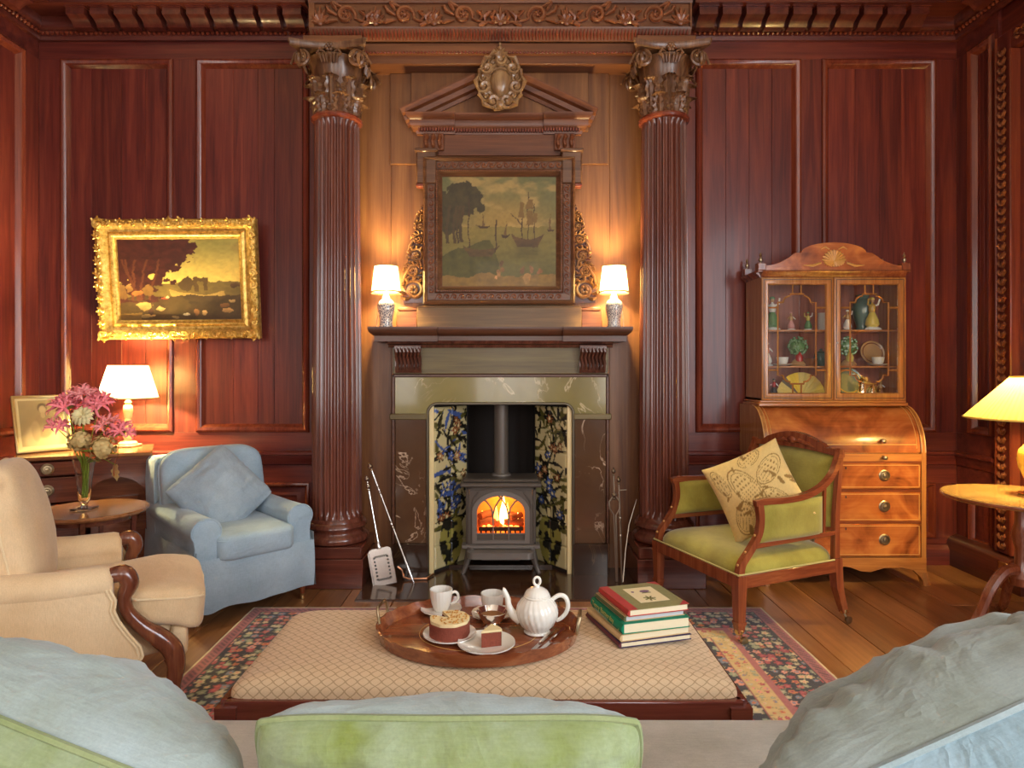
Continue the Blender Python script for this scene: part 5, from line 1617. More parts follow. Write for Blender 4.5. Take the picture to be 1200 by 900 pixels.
# ------------------------------------------------------------------ green armchair
GREEN = cloth('green_velvet', rgb(176, 168, 76), rgb(146, 136, 52), 500, .75, .5, 5)
CHW = wood('chair_mahogany', (.13, .026, .011), (.27, .066, .024), (.40, .13, .045), 'Z', 1.3, .25, .5, .1)
CHWX = wood('chair_mahogany_rail', (.13, .026, .011), (.27, .066, .024), (.40, .13, .045), 'Y', 1.3, .25, .5, .1)
GIMP = plain('pale_braid', rgb(196, 186, 120), .7)
ga = R(-69.6)
gc = thing('green_armchair', 'mahogany open armchair upholstered in olive green, beside the bureau', 'armchair', (1.345, 3.685, 0), ga)
FX, BX_, FY, BY = .355, .315, -.335, .335
def sqtaper(m, p, q, a, b):
    """square tapering bar from p (half a) to q (half b)"""
    p = Vector(p); q = Vector(q)
    vs = []
    for c, h in ((p, a), (q, b)):
        vs += [(c.x - h, c.y - h, c.z), (c.x + h, c.y - h, c.z), (c.x + h, c.y + h, c.z), (c.x - h, c.y + h, c.z)]
    return m.add(vs, [(3, 2, 1, 0), (4, 5, 6, 7), (0, 1, 5, 4), (1, 2, 6, 5), (2, 3, 7, 6), (3, 0, 4, 7)])
def caster(parent, x, y, front=True):
    MB().lathe([(.019, .058), (.021, .062), (.021, .078), (.017, .082)], 12, tr(x, y, 0)).build('caster_cup', BRASS, parent)
    m = MB(); m.tube([(x, y, .06), (x + .004, y + .006, .045), (x + .01, y + .018, .022)], .006, 6)
    m.lathe([(.010, -.010), (.02, -.008), (.022, 0), (.02, .008), (.010, .010)], 16, tr(x + .012, y + .02, .022) @ roty(R(90)))
    m.build('caster', OLDBRASS, parent)
for s in (-1, 1):
    m = MB(); sqtaper(m, (s * FX, FY, .345), (s * FX, FY, .12), .028, .021); sqtaper(m, (s * FX, FY, .12), (s * FX, FY, .105), .025, .025); sqtaper(m, (s * FX, FY, .105), (s * FX, FY, .065), .022, .017)
    m.build('leg', CHW, gc); caster(gc, s * FX, FY)
    m = MB(); sqtaper(m, (s * BX_, BY, .36), (s * (BX_ + .005), BY + .01, .20), .026, .023); sqtaper(m, (s * (BX_ + .005), BY + .01, .20), (s * (BX_ + .012), BY + .05, .06), .023, .017)
    m.build('leg', CHW, gc); caster(gc, s * (BX_ + .012), BY + .05)
# seat rails
def bar(name, p, q, hw, hh, mat, parent, b=.003):
    p = Vector(p); q = Vector(q); d = q - p; L_ = d.length; d.normalize()
    sd = d.cross(Vector((0, 0, 1)))
    if sd.length < 1e-4: sd = Vector((1, 0, 0))
    sd.normalize(); up = sd.cross(d)
    m = MB(basis(p, d, sd, up)); m.box(0, L_, -hw, hw, -hh, hh, b)
    return m.build(name, mat, parent)
bar('seat_rail', (-FX, FY, .318), (FX, FY, .318), .024, .032, CHW, gc)
bar('seat_rail', (-BX_, BY, .318), (BX_, BY, .318), .022, .032, CHW, gc)
for s in (-1, 1): bar('seat_rail', (s * FX, FY, .318), (s * BX_, BY, .318), .024, .032, CHWX, gc)
m = MB()
def seatf(u, v):
    a = 2 * PI * u; b = -PI / 2 * .15 + (PI / 2 * 1.15) * v
    cx = math.copysign(abs(math.cos(a)) ** .22, math.cos(a)); cy = math.copysign(abs(math.sin(a)) ** .22, math.sin(a))
    k = math.cos(max(0, b)) ** .32 if b > 0 else 1
    y = cy * k; hx = (FX + BX_) / 2 - (FX - BX_) / 2 * y + .008
    return (cx * k * hx, y * (BY + .008), .352 + .088 * max(0, math.sin(b)))
m.grid(seatf, 56, 14, wrapu=True); seat = m.build('seat', GREEN, gc, 70)
mb_ = MB(); mb_.tube([(FX + .018, FY - .018, .355), (BX_ + .02, BY, .355)], .005, 6); mb_.tube([(FX + .018, FY - .02, .355), (-FX - .018, FY - .02, .355)], .005, 6); mb_.tube([(-FX - .018, FY - .018, .355), (-BX_ - .02, BY, .355)], .005, 6)
mb_.build('braid', GIMP, seat)
# arms
for s in (-1, 1):
    sup = [(s * FX, FY, .34), (s * FX, FY + .012, .40), (s * FX, FY + .06, .46), (s * (FX + .002), FY + .115, .54), (s * (FX + .002), FY + .13, .62), (s * (FX + .002), FY + .12, .695)]
    m = MB(); m.tube(sup, [.026, .024, .023, .022, .022, .024], 4, up=(1, 1, 0), sm=4); sp = m.build('arm_support', CHW, gc, 30)
    for (i, k) in ((2, .5), (1, .4), (3, .6)):
        p = Vector(sup[i]); MB().ell((p.x + s * .0, p.y - .022, p.z), (.007, .007, .007), 6, 5).build('inlay_dot', LINE, sp)
    arm = [(s * (FX + .002), FY + .095, .700), (s * (FX + .003), FY + .16, .708), (s * (FX - .0), -.05, .705), (s * (FX - .012), .10, .715), (s * (BX_ + .015), .22, .75), (s * (BX_ + .01), .30, .81), (s * (BX_ + .008), .345, .89), (s * (BX_ + .006), .365, .945)]
    MB().tube(arm, [.020, .023, .022, .022, .022, .022, .022, .020], 4, up=(1, 0, 1), sm=4).build('arm_rail', CHWX, gc, 30)
    bar('arm_lower_rail', (s * (FX), FY + .075, .485), (s * BX_, BY, .495), .013, .012, CHWX, gc)
    MB().tube([(s * BX_, BY, .345), (s * BX_, BY + .005, .6), (s * (BX_ + .006), BY + .03, .93)], [.024, .021, .018], 4, up=(1, 1, 0)).build('back_post', CHW, gc, 30)
    MB().tube([(s * (BX_ + .008), .245, .50), (s * (BX_ + .01), .25, .745)], .011, 4, up=(1, 1, 0)).build('arm_spindle', CHW, gc, 30)
    # upholstered arm panel
    m = MB()
    def apan(u, v, sd=1, s=s):
        y0 = FY + .145 + .0 * v; y1 = .235
        y = y0 - .05 * (1 - v) ** 2 + (y1 - y0 + .05 * (1 - v) ** 2) * u
        z = .498 + (.70 - .498) * v
        e = min(u, 1 - u, v, 1 - v); pf = .026 * min(1, e / .12) ** .5
        x = (FX - .002 - .03 * u * u)
        return (s * (x + sd * (.004 + pf)), y, z)
    m.grid(lambda u, v: apan(u, v, 1), 16, 12); m.grid(lambda u, v: apan(u, v, -1), 16, 12)
    m.build('arm_panel', GREEN, gc, 70)
# back: shaped crest rail, upholstered back
cr_ = []
def crest_z(x):
    t = abs(x) / BX_
    if t > .72: return .93
    if t > .60: return .93 + .028 * (1 - (t - .60) / .12)
    return .955 + .045 * math.cos(t / .60 * PI / 2)
outl = [(-BX_ - .02, .90)] + [(-BX_ - .02 + (2 * BX_ + .04) * i / 40, crest_z(-BX_ + 2 * BX_ * i / 40) + .012) for i in range(41)] + [(BX_ + .02, .90)]
inn_ = [(BX_ * (1 - 2 * i / 20), .905 + .018 * math.cos(PI / 2 * (1 - 2 * i / 20))) for i in range(21)]
MB().prism((outl + inn_)[::-1], .345, .382).build('crest_rail', CHW, gc)
m = MB()
for s in (-1, 1):
    m.tube([(s * .02, .343, .955), (s * .06, .338, .965), (s * .12, .341, .95), (s * .17, .343, .935)], [.006, .014, .010, .004], 6)
m.ell((0, .34, .965), (.03, .012, .022), 10, 6); m.build('crest_carving', CHW, gc)
bar('back_rail', (-BX_, BY + .005, .50), (BX_, BY + .005, .50), .016, .018, CHW, gc)
m = MB()
def backf(u, v, sd=1):
    x = (u - .5) * 2 * (BX_ - .012); z = .50 + (.905 + .016 * math.cos((u - .5) * PI) - .50) * v
    y = BY + .01 + .035 * v
    e = min(u, 1 - u, v, 1 - v); pf = .05 * min(1, e / .16) ** .5
    return (x, y - sd * (.004 + pf) * (1 if sd > 0 else .45), z)
m.grid(lambda u, v: backf(u, v, 1), 22, 18); m.grid(lambda u, v: backf(u, v, -1), 22, 18)
m.build('backrest', GREEN, gc, 70)

# cushion on the green chair : printed pomegranate pattern
def pom_cols(n):
    u = np.sin(np.linspace(-1, 1, n) * PI / 2); U, V = np.meshgrid(u, u)
    c = np.empty(U.shape + (3,)); c[:] = lin((226, 196, 126)); c *= (.9 + .2 * fbm(U * 30, V * 30))[..., None]
    ol = lin((150, 116, 56)); pale = lin((236, 222, 176))
    def oval(cx, cz, a, b, th):
        dx = U - cx; dz = V - cz
        p = dx * math.cos(th) + dz * math.sin(th); q = -dx * math.sin(th) + dz * math.cos(th)
        return np.hypot(p / a, q / b), p, q
    for (cx, cz, a, b, th) in ((-.15, .1, .30, .62, .35), (.55, .35, .24, .42, -.9), (-.72, .45, .14, .4, .2), (.4, -.45, .26, .4, .5), (-.5, -.55, .25, .4, -.4), (.2, .82, .3, .2, .3)):
        r, p, q = oval(cx, cz, a, b, th)
        c[(np.abs(r - 1) < .035) | (np.abs(r - .82) < .02)] = ol
        ins = r < .72
        c[ins & (np.abs(np.sin(p * 40 + q * q * 6)) < .25) & (q < 0)] = ol
        c[ins & (np.hypot((p * 12) % 1 - .5, (q * 7) % 1 - .5) < .26) & (q > 0)] = ol
    rs = np.random.RandomState(2)
    for k in range(24):
        x, z = rs.uniform(-1, 1, 2); a = rs.uniform(.04, .10); r, p, q = oval(x, z, a * .5, a * 1.3, rs.rand() * 3)
        c[r + .5 * (fbm(U * 9, V * 9) - .5) < 1] = ol
    return c
PRINT = vcol('printed_linen', .85, 0, .15, 500, .2)
cu = thing('patterned_cushion', 'cream cushion with brown pomegranate pattern propped on the green armchair', 'cushion', (1.36, 3.55, .71))
X, Z, T, Nz = pillow_arrays(.44, .44, .17, 130, .07, .008, 3, gather=.012)
cols = pom_cols(130)
for s, nm in ((-1, 'front_cover'), (1, 'back_cover')):
    link(nm, grid_mesh(nm, np.stack([X, s * T + Nz * (1 if s < 0 else -1), Z], -1), cols, flip=(s > 0)), PRINT, cu)
cu.rotation_euler = (Matrix.Rotation(R(-28), 3, 'Z') @ Matrix.Rotation(R(-14), 3, 'X') @ Matrix.Rotation(R(-28), 3, 'Y')).to_euler()
# ------------------------------------------------------------------ desk in the left corner
DZ = .86
dk = thing('kneehole_desk', 'dark mahogany desk with brass ring handles and arched kneehole in the left corner', 'desk', (-2.556, 3.905, 0), R(27))
DKW = wood('desk_mahogany', (.05, .013, .008), (.13, .034, .018), (.22, .065, .03), 'X', 1.1, .2, .6, .08)
DKT = wood('desk_top', (.13, .045, .018), (.28, .11, .04), (.42, .19, .07), 'X', 1.1, .16, .6, .05)
DH = .35
tp_ = MB(); tp_.box(-DH - .015, DH + .015, -.018, .46, DZ - .022, DZ, .006); tp_.build('desk_top', DKT, dk)
MB().box(-DH, -DH + .02, .01, .45, .06, DZ - .022).box(DH - .02, DH, .01, .45, .06, DZ - .022).box(-DH, DH, .43, .45, .06, DZ - .022).box(-.025, -.005, .01, .43, .06, .80).build('carcass', DKW, dk)
for (x0, x1, z0, z1, nh) in ((-.335, -.02, .745, .828, 1), (-.335, -.02, .585, .735, 1), (-.335, -.02, .38, .575, 1), (-.335, -.02, .12, .37, 1)):
    d = MB().box(x0, x1, -.006, .02, z0, z1, .004).build('drawer', DKW, dk)
    MB().frame(x0 + .008, x1 - .008, z0 + .008, z1 - .008, [(0, .005), (0, .008), (.004, .008), (.004, .005)], y=0).build('cock_bead', DKW, d)
    o = link('ring_handle', h_me, OLDBRASS, d); o.location = ((x0 + x1) / 2, -.007, (z0 + z1) / 2); o.scale = (.95, 1, .95)
# kneehole arch
ar = [(-.005, .45), (-.005, .838), (.35, .838), (.35, .45), (.335, .45)] + [(.17 + .155 * math.cos(PI * i / 16), .58 + .135 * math.sin(PI * i / 16)) for i in range(17)] + [(.01, .45)]
MB().prism(ar[::-1], .0, .02).build('kneehole_arch', DKW, dk)
MB().box(.015, .33, .22, .24, .06, .80).box(.06, .28, .19, .22, .40, .56, .004).build('kneehole_cupboard', MAH, dk)
for x in (-.33, -.03, .33):
    for y in (.03, .42): MB().lathe([(.022, .0), (.026, .03), (.018, .06)], 12, tr(x, y, 0)).build('foot', DKW, dk)

# photograph in a stand-up frame
def photo_cols(nu, nv):
    U, V = np.meshgrid(np.linspace(0, 1, nu), np.linspace(0, 1, nv))
    c = np.empty(U.shape + (3,)); c[:] = lin((164, 146, 100)); c *= (.85 + .3 * fbm(U * 3, V * 3))[..., None]
    def blob(cx, cz, a, b, col, k=1.0):
        nonlocal c
        w = (sstep(1.15, .8, np.hypot((U - cx) / a, (V - cz) / b)) * k)[..., None]; c = c * (1 - w) + lin(col) * w
    blob(.48, .2, .36, .3, (196, 176, 128)); blob(.52, .45, .2, .24, (150, 132, 92)); blob(.36, .36, .09, .2, (176, 156, 112))
    blob(.53, .80, .10, .10, (110, 92, 60)); blob(.53, .765, .07, .08, (198, 176, 130)); blob(.53, .66, .05, .06, (188, 166, 120))
    m = (U < .06) | (U > .94) | (V < .07) | (V > .95); c[m] = lin((214, 200, 150))
    return c
pf = thing('photo_frame', 'sepia photograph in a thin gilt stand-up frame on the desk', 'photo frame', (-2.87, 4.03, DZ + .006))
FR_ = plain('photo_frame_gilt', rgb(190, 164, 108), .35, .6)
pw, ph = .148, .37
tl = Matrix.Rotation(R(-22), 4, 'X')
m = MB(tl); m.frame(-pw, pw, 0, ph, [(0, -.012), (0, .006), (.008, .010), (.016, .006), (.017, .0)]); m.box(-pw + .004, pw - .004, .006, .012, .004, ph - .004); m.build('frame', FR_, pf)
U, V = np.meshgrid(np.linspace(-pw + .015, pw - .015, 70), np.linspace(.015, ph - .015, 90))
P = np.stack([U, np.full_like(U, .002), V], -1) @ np.array(tl)[:3, :3].T
link('print', grid_mesh('print', P, photo_cols(70, 90)), vcol('photo_print', .12, .8), pf)
MB().add([(-.05, .098, .20), (.05, .098, .20), (.07, .20, -.004), (-.07, .20, -.004), (-.05, .108, .20), (.05, .108, .20), (.07, .21, -.004), (-.07, .21, -.004)], [(0, 1, 2, 3), (7, 6, 5, 4), (0, 4, 5, 1), (1, 5, 6, 2), (2, 6, 7, 3), (3, 7, 4, 0)]).build('strut', DARKMAH, pf)
pf.rotation_euler = (0, 0, R(50))

# table lamp on the desk
lp_ = thing('table_lamp', 'lit cream table lamp with turned stem on the corner desk', 'lamp', (-2.535, 4.33, DZ + .001))
CRW = plain('cream_paint_wood', rgb(226, 204, 150), .4, 0, .2)
MB().box(-.062, .062, -.062, .062, 0, .014, .004).build('foot', CRW, lp_)
MB().lathe([(.055, .014), (.058, .022), (.05, .032), (.03, .04), (.024, .05), (.03, .062), (.032, .072), (.02, .085), (.016, .10), (.02, .14), (.026, .17), (.018, .185), (.024, .20), (.030, .24), (.026, .27), (.016, .285), (.022, .295), (.012, .305), (.010, .34)], 22).build('stem', CRW, lp_)
shade(lp_, .182, .118, .325, .54, shade_mat('cream_lamp_linen', (.88, .76, .46), .30))
for z, r in ((.325, .1825), (.54, .1185)):
    MB().tube([(r * math.cos(2 * PI * i / 48), r * math.sin(2 * PI * i / 48), z) for i in range(48)], .0035, 5, True).build('shade_trim', CRW, lp_)
MB().tube([(0, 0, .33), (0, 0, .40)], .012, 8).build('bulb_holder', OLDBRASS, lp_)
bulb(lp_, .44, 150, (1.0, .80, .38))

# round side table
st = thing('round_side_table', 'small round mahogany side table holding the flower vase', 'side table', (-2.255, 3.52, 0))
MB().lathe([(.24, .594), (.268, .598), (.275, .606), (.275, .614), (.268, .620), (.001, .620)], 48).build('table_top', DKT, st)
for k in range(4):
    a = R(20 + 90 * k); MB().tube([(.20 * math.cos(a), .20 * math.sin(a), .595), (.185 * math.cos(a), .185 * math.sin(a), .3), (.20 * math.cos(a), .20 * math.sin(a), .0)], [.016, .013, .009], 4).build('leg', DKW, st, 30)
MB().lathe([(.18, .56), (.195, .56), (.195, .594), (.18, .594)], 32).build('apron', DKW, st)

# vase and flowers, each stem its own thing
VG = glass('vase_glass', (.97, 1.0, .95), .01)
vx, vy, vz = -2.285, 3.50, .6215
vs_ = thing('glass_vase', 'trumpet shaped clear glass vase of flowers on the round table', 'vase', (vx, vy, vz))
MB().box(-.05, .05, -.05, .05, 0, .010, .003).build('square_foot', VG, vs_)
MB().lathe([(.014, .010), (.016, .016), (.012, .024), (.020, .034), (.030, .06), (.036, .14), (.046, .22), (.056, .275), (.053, .275), (.043, .22), (.033, .14), (.026, .065), (.012, .045), (.001, .042)], 28).build('bowl', VG, vs_)
PINK = cloth('nerine_pink', rgb(255, 156, 158), rgb(246, 132, 144), 300, .6, .1, 30, .05)
PINKL = cloth('nerine_pale', rgb(255, 182, 176), rgb(250, 156, 158), 300, .6, .1, 30, .05)
STEM = plain('flower_stem', rgb(126, 150, 44), .5)
CRM = plain('cream_flower', rgb(226, 214, 160), .6, var=.12, vscale=60)
HYD = plain('dried_hydrangea', rgb(214, 186, 122), .7, var=.3, vscale=80)
ORL = plain('orange_leaf', rgb(200, 92, 44), .55, var=.25, vscale=25)
GRL = plain('green_leaf', rgb(96, 140, 40), .5, var=.2, vscale=25)
fr_ = random.Random(11)
def stem_path(tip, k=0):
    b = Vector((fr_.uniform(-.012, .012), fr_.uniform(-.012, .012), .06))
    mth = Vector((tip[0] * .12, tip[1] * .12, .25)); mth.x = max(-.04, min(.04, mth.x)); mth.y = max(-.04, min(.04, mth.y))
    t = Vector(tip)
    mid = mth.lerp(t, .55) + Vector((0, 0, .03))
    return [b, b.lerp(mth, .5), mth, mid, t]
petal = MB()
def petf(u, v):
    w = .0075 * math.sin(PI * min(1, v * .9 + .12)) ** .6 * (1 + .15 * math.sin(v * 25))
    return ((u - .5) * 2 * w, -.012 * v + .05 * max(0, v - .55) ** 2 * -2 + .002 * math.cos((u - .5) * 6), .078 * v - .09 * max(0, v - .6) ** 2 * 1.2)
petal.grid(petf, 4, 9); petal.grid(lambda u, v: (lambda p: (p[0], p[1] + .0012, p[2]))(petf(u, v)), 4, 9)
pet_me = petal.mesh('petal')
pet_pink = pet_me.copy(); pet_pink.materials.append(PINK); pet_pale = pet_me.copy(); pet_pale.materials.append(PINKL)
def nerine(tip, r, label, npet=46, me=None):
    t = thing('nerine_flower', label, 'flower', (vx, vy, vz), 0, 'flowers in the glass vase')
    MB().tube(stem_path(tip), [.0035, .0035, .0035, .003, .0025], 6).build('stem', STEM, t)
    tp = Vector(tip)
    nb = npet // 6
    for i in range(nb):
        az = 2 * PI * i / nb + fr_.uniform(-.3, .3); el = fr_.uniform(.1, 1.25)
        dv = Vector((math.cos(az) * math.cos(el), math.sin(az) * math.cos(el), math.sin(el)))
        c = tp + dv * r * .45
        MB().tube([tp, tp + dv * r * .25 + Vector((0, 0, .004)), c], .0016, 4).build('flower_stalk', STEM, t)
        q = dv.to_track_quat('Z', 'Y').to_matrix().to_4x4()
        for k in range(6):
            o = link('petal', me or pet_pink, PINK, t)
            o.matrix_basis = tr(c) @ q @ rotz(k * PI / 3 + i) @ rotx(R(fr_.uniform(28, 62))) @ scl(r / .10, r / .10, r / .10 * fr_.uniform(.8, 1.1))
    return t
def px_tip(px, py, Y): 
    p = at(px, py, Y); return (p.x - vx, p.y - vy, p.z - vz)
nerine(px_tip(78, 482, 3.46), .105, 'pink nerine flower at the left of the bouquet', 72)
nerine(px_tip(97, 470, 3.52), .10, 'pink nerine flower at the top of the bouquet', 72, pet_pale)
nerine(px_tip(117, 478, 3.50), .10, 'pink nerine flower at the upper right of the bouquet', 72)
nerine(px_tip(126, 500, 3.54), .085, 'pale pink nerine flower behind the right side of the bouquet', 42, pet_pale)
nerine(px_tip(143, 508, 3.50), .085, 'pink nerine flower hanging out at the right of the bouquet', 48)
nerine(px_tip(68, 503, 3.44), .075, 'small pink nerine flower low at the left of the bouquet', 36)
# cream bloom
t = thing('cream_flower', 'round cream flower in the middle of the bouquet', 'flower', (vx, vy, vz), 0, 'flowers in the glass vase')
tip = Vector(px_tip(97, 488, 3.42)); MB().tube(stem_path(tip), .0035, 6).build('stem', STEM, t)
for k in range(40):
    a = k * 2.4; rr = .048 * math.sqrt(k / 40)
    o = link('petal', bpy.data.meshes.get('cream_petal') or (lambda m: (m.materials.append(CRM), m)[1])((lambda q: (setattr(q, 'name', 'cream_petal'), q)[1])(pet_me.copy())), CRM, t)
    o.matrix_basis = tr(tip + Vector((0, -.0, .0))) @ rotx(R(55)) @ rotz(a) @ rotx(R(20 + 65 * k / 40)) @ scl(1.6, 1, .75)
# dried hydrangea heads
for (px, py, Y, r, lab) in ((120, 525, 3.42, .068, 'tan dried hydrangea head at the vase mouth'), (94, 516, 3.46, .06, 'pale dried hydrangea head left of the vase mouth')):
    t = thing('dried_hydrangea', lab, 'flower', (vx, vy, vz), 0, 'flowers in the glass vase')
    tip = Vector(px_tip(px, py, Y)); MB().tube(stem_path(tip), .004, 6).build('stem', STEM, t)
    m = MB()
    for k in range(110):
        d = Vector((fr_.gauss(0, 1), fr_.gauss(0, 1), fr_.gauss(0, 1))).normalized() * r * fr_.uniform(.75, 1.05)
        q = d.to_track_quat('Z', 'Y').to_matrix().to_4x4()
        for j in range(2):
            m.add([(-.011, -.003, 0), (0, -.011, .004), (.011, .003, 0), (0, .011, .005), (-.011, -.003, -.001), (0, -.011, .003), (.011, .003, -.001), (0, .011, .004)], [(0, 1, 2, 3), (7, 6, 5, 4)], tr(tip + d) @ q @ rotz(j * .8 + k))
    m.ell(tip, (r * .7,) * 3, 10, 8)
    m.build('florets', HYD, t)['kind'] = 'stuff'
# leaves
def leafmesh(Lf, w, lob):
    m = MB()
    def fn(u, v):
        ww = w * math.sin(PI * min(1, v * .95 + .05)) ** .8 * (1 + lob * math.sin(v * 20))
        return ((u - .5) * 2 * ww, -.25 * Lf * v * v, Lf * v * (1 - .25 * v) - abs(u - .5) * .012)
    m.grid(fn, 5, 12); m.grid(lambda u, v: (lambda p: (p[0], p[1] + .0015, p[2]))(fn(u, v)), 5, 12)
    return m
for (px, py, Y, ax, ay, rz, Lf, mt, lab) in ((100, 526, 3.42, 100, 0, 60, .13, ORL, 'orange leaf lying left across the vase mouth'), (140, 532, 3.42, 150, 0, -60, .15, ORL, 'orange red leaf drooping right of the vase'), (106, 530, 3.41, 60, 0, 10, .09, GRL, 'green leaf at the vase mouth'), (136, 545, 3.44, 165, 0, -30, .11, HYD, 'dry tan leaf hanging below the bouquet')):
    t = thing('bouquet_leaf', lab, 'leaf', (vx, vy, vz), 0, 'flowers in the glass vase')
    tip = Vector(px_tip(px, py, Y)); MB().tube(stem_path(tip), .0025, 5).build('stem', STEM, t)
    m = leafmesh(Lf, .035, .25); m.M = None
    o = m.build('blade', mt, t); o.matrix_basis = tr(tip) @ rotz(R(rz)) @ rotx(R(ax)) @ roty(R(ay))

# ------------------------------------------------------------------ blue armchair
BLUE = cloth('blue_linen', rgb(172, 194, 208), rgb(150, 174, 190), 700, .92, .25, 3.2, crease=.2, cscale=4)
BLUE2 = cloth('blue_cushion_linen', rgb(166, 182, 192), rgb(146, 162, 174), 700, .92, .25, 4, crease=.25, cscale=5)
bc = thing('blue_armchair', 'low rolled arm armchair in pale blue loose cover left of the fireplace', 'armchair', (-1.70, 3.935, 0), R(45))
def loft(m, secs, cap=True):
    """secs: list of closed rings (same count)"""
    n = len(secs[0]); vs = [p for s in secs for p in s]; fs = []
    for j in range(len(secs) - 1):
        for i in range(n): fs.append((j * n + i, j * n + (i + 1) % n, (j + 1) * n + (i + 1) % n, (j + 1) * n + i))
    if cap: fs += [tuple(range(n - 1, -1, -1)), tuple((len(secs) - 1) * n + i for i in range(n))]
    return m.add(vs, fs)
def arm_ring(s, xin, xout, zb, zmid, rx, rz, cx, cz, y, k=1.0, n=18):
    """outline of a rolled arm in x-z"""
    pts = [(xin, zb), (xin, zmid)]
    for i in range(n + 1):
        a = R(215 - 250 * i / n); pts.append((cx + rx * k * math.cos(a), cz + rz * k * math.sin(a)))
    pts += [(xout - .0, zmid), (xout + .012, zb + .1), (xout + .016, zb)]
    return [(s * x, y, z) for x, z in pts]
YF = -.40
for s in (-1, 1):
    m = MB(); secs = []
    for (y, k, dz, zi) in ((YF + .000, .90, -.012, 0), (YF + .008, 1.0, 0, 0), (YF + .03, 1.02, .0, 0), (-.2, 1.0, .0, 0), (0, .99, .004, 0), (.2, .97, .012, 0), (.34, .95, .02, 0)):
        secs.append(arm_ring(s, .215, .325, .10, .42, .078, .070, .268, .505 + dz, y, k))
    loft(m, secs); m.build('arm', BLUE, bc, 50)
    wl = arm_ring(s, .215, .325, .10, .42, .078, .070, .268, .505, YF + .004, 1.0)
    MB().tube([p for p in wl[1:-1]], .0045, 6).build('welt', BLUE, bc)
# front skirt panel, hem slightly wavy
m = MB()
def skf(u, v):
    x = -.345 + .69 * u; z = .085 + .275 * v
    return (x, YF - .018 - .012 * math.sin(PI * v) + .006 * math.sin(u * 21 + 1) * (1 - v), z + (.006 * math.sin(u * 9) - .02 * math.exp(-((u - .12) / .08) ** 2)) * (1 - v))
m.grid(skf, 40, 14); m.grid(lambda u, v: (lambda p: (p[0], p[1] + .03, p[2]))(skf(u, v)), 40, 14)
m.box(-.33, .33, YF + .0, .36, .10, .33, .02)
m.build('skirt', BLUE, bc, 60)
for s in (-1, 1):
    m = MB()
    def sf(u, v, s=s):
        return (s * (.345 + .014 * (1 - v) + .004 * math.sin(u * 16)), YF - .015 + (.80) * u, .085 + .32 * v)
    m.grid(sf, 24, 8); m.grid(lambda u, v: (lambda p: (p[0] - s * .02, p[1], p[2]))(sf(u, v)), 24, 8)
    m.build('side_skirt', BLUE, bc, 60)
m = MB(); superell(m, (0, -.115, .405), (.222, .335, .082), .32, .22, 52, 20, wob=.07, seed=2); m.build('seat_cushion', BLUE, bc, 70)
sb_ = [(x, y) for x, y in ((-.205, -.435), (.205, -.435))]
MB().tube([(-.212, -.10, .452), (-.212, -.42, .448), (-.19, -.443, .447), (.19, -.443, .447), (.212, -.42, .448), (.212, -.10, .452)], .0045, 6).build('welt', BLUE, bc)
# back frame and loose back cushion
m = MB(); loft(m, [[(x * w, y, z) for x, y in ((-1, .24 + dy), (1, .24 + dy), (1, .40 + dy), (-1, .40 + dy))] for (z, w, dy) in ((.10, .33, .0), (.40, .33, .01), (.70, .325, .05), (.81, .315, .065), (.835, .29, .08))]); m.build('back_frame', BLUE, bc, 60)
tb = tr(0, .225, .665) @ rotx(R(-12))
pillow('back', bc, BLUE, .63, .45, .20, tb, 40, .01, .012, 5, .25, None, BLUE, .006, gather=.012, rnd=.3)
for o in bc.children:
    if o.name.startswith('front_cover'): o.name = 'back_cushion_front'
    if o.name.startswith('back_cover'): o.name = 'back_cushion_rear'
for (x, y) in ((-.30, -.36), (.30, -.36), (-.29, .34), (.29, .34)):
    MB().lathe([(.010, .03), (.014, .035), (.014, .05), (.020, .07), (.024, .10), (.018, .115), (.026, .13)], 12, tr(x, y, 0)).build('leg', MAHZ, bc)
    MB().lathe([(.009, .0), (.014, .004), (.014, .022), (.016, .03), (.011, .034)], 10, tr(x, y, 0)).build('caster', BRASS, bc)
bcu = thing('blue_scatter_cushion', 'plump square blue cushion propped on its corner in the blue armchair', 'cushion', (-1.72, 3.89, .64))
pillow('c', bcu, BLUE2, .46, .46, .19, None, 60, .06, .018, 8, .45, None, None, folds=.9, gather=.03, rnd=.15)
bcu.rotation_euler = (Matrix.Rotation(R(40), 3, 'Z') @ Matrix.Rotation(R(-24), 3, 'X') @ Matrix.Rotation(R(-38), 3, 'Y')).to_euler()

# ------------------------------------------------------------------ cream armchair
CREAMF = cloth('cream_linen', rgb(232, 206, 166), rgb(214, 182, 138), 700, .92, .25, 2.5, crease=.12, cscale=4)
WELT = cloth('cream_welt', rgb(238, 216, 176), rgb(226, 202, 160), 900, .9, .2, 8)
CRWD = wood('cream_chair_mahogany', (.07, .018, .010), (.17, .05, .024), (.27, .095, .04), 'Z', 1.2, .2, .6, .06)
cc = thing('cream_armchair', 'cream upholstered armchair with carved mahogany arm fronts in the left foreground', 'armchair', (-1.79, 2.70, 0), R(118))
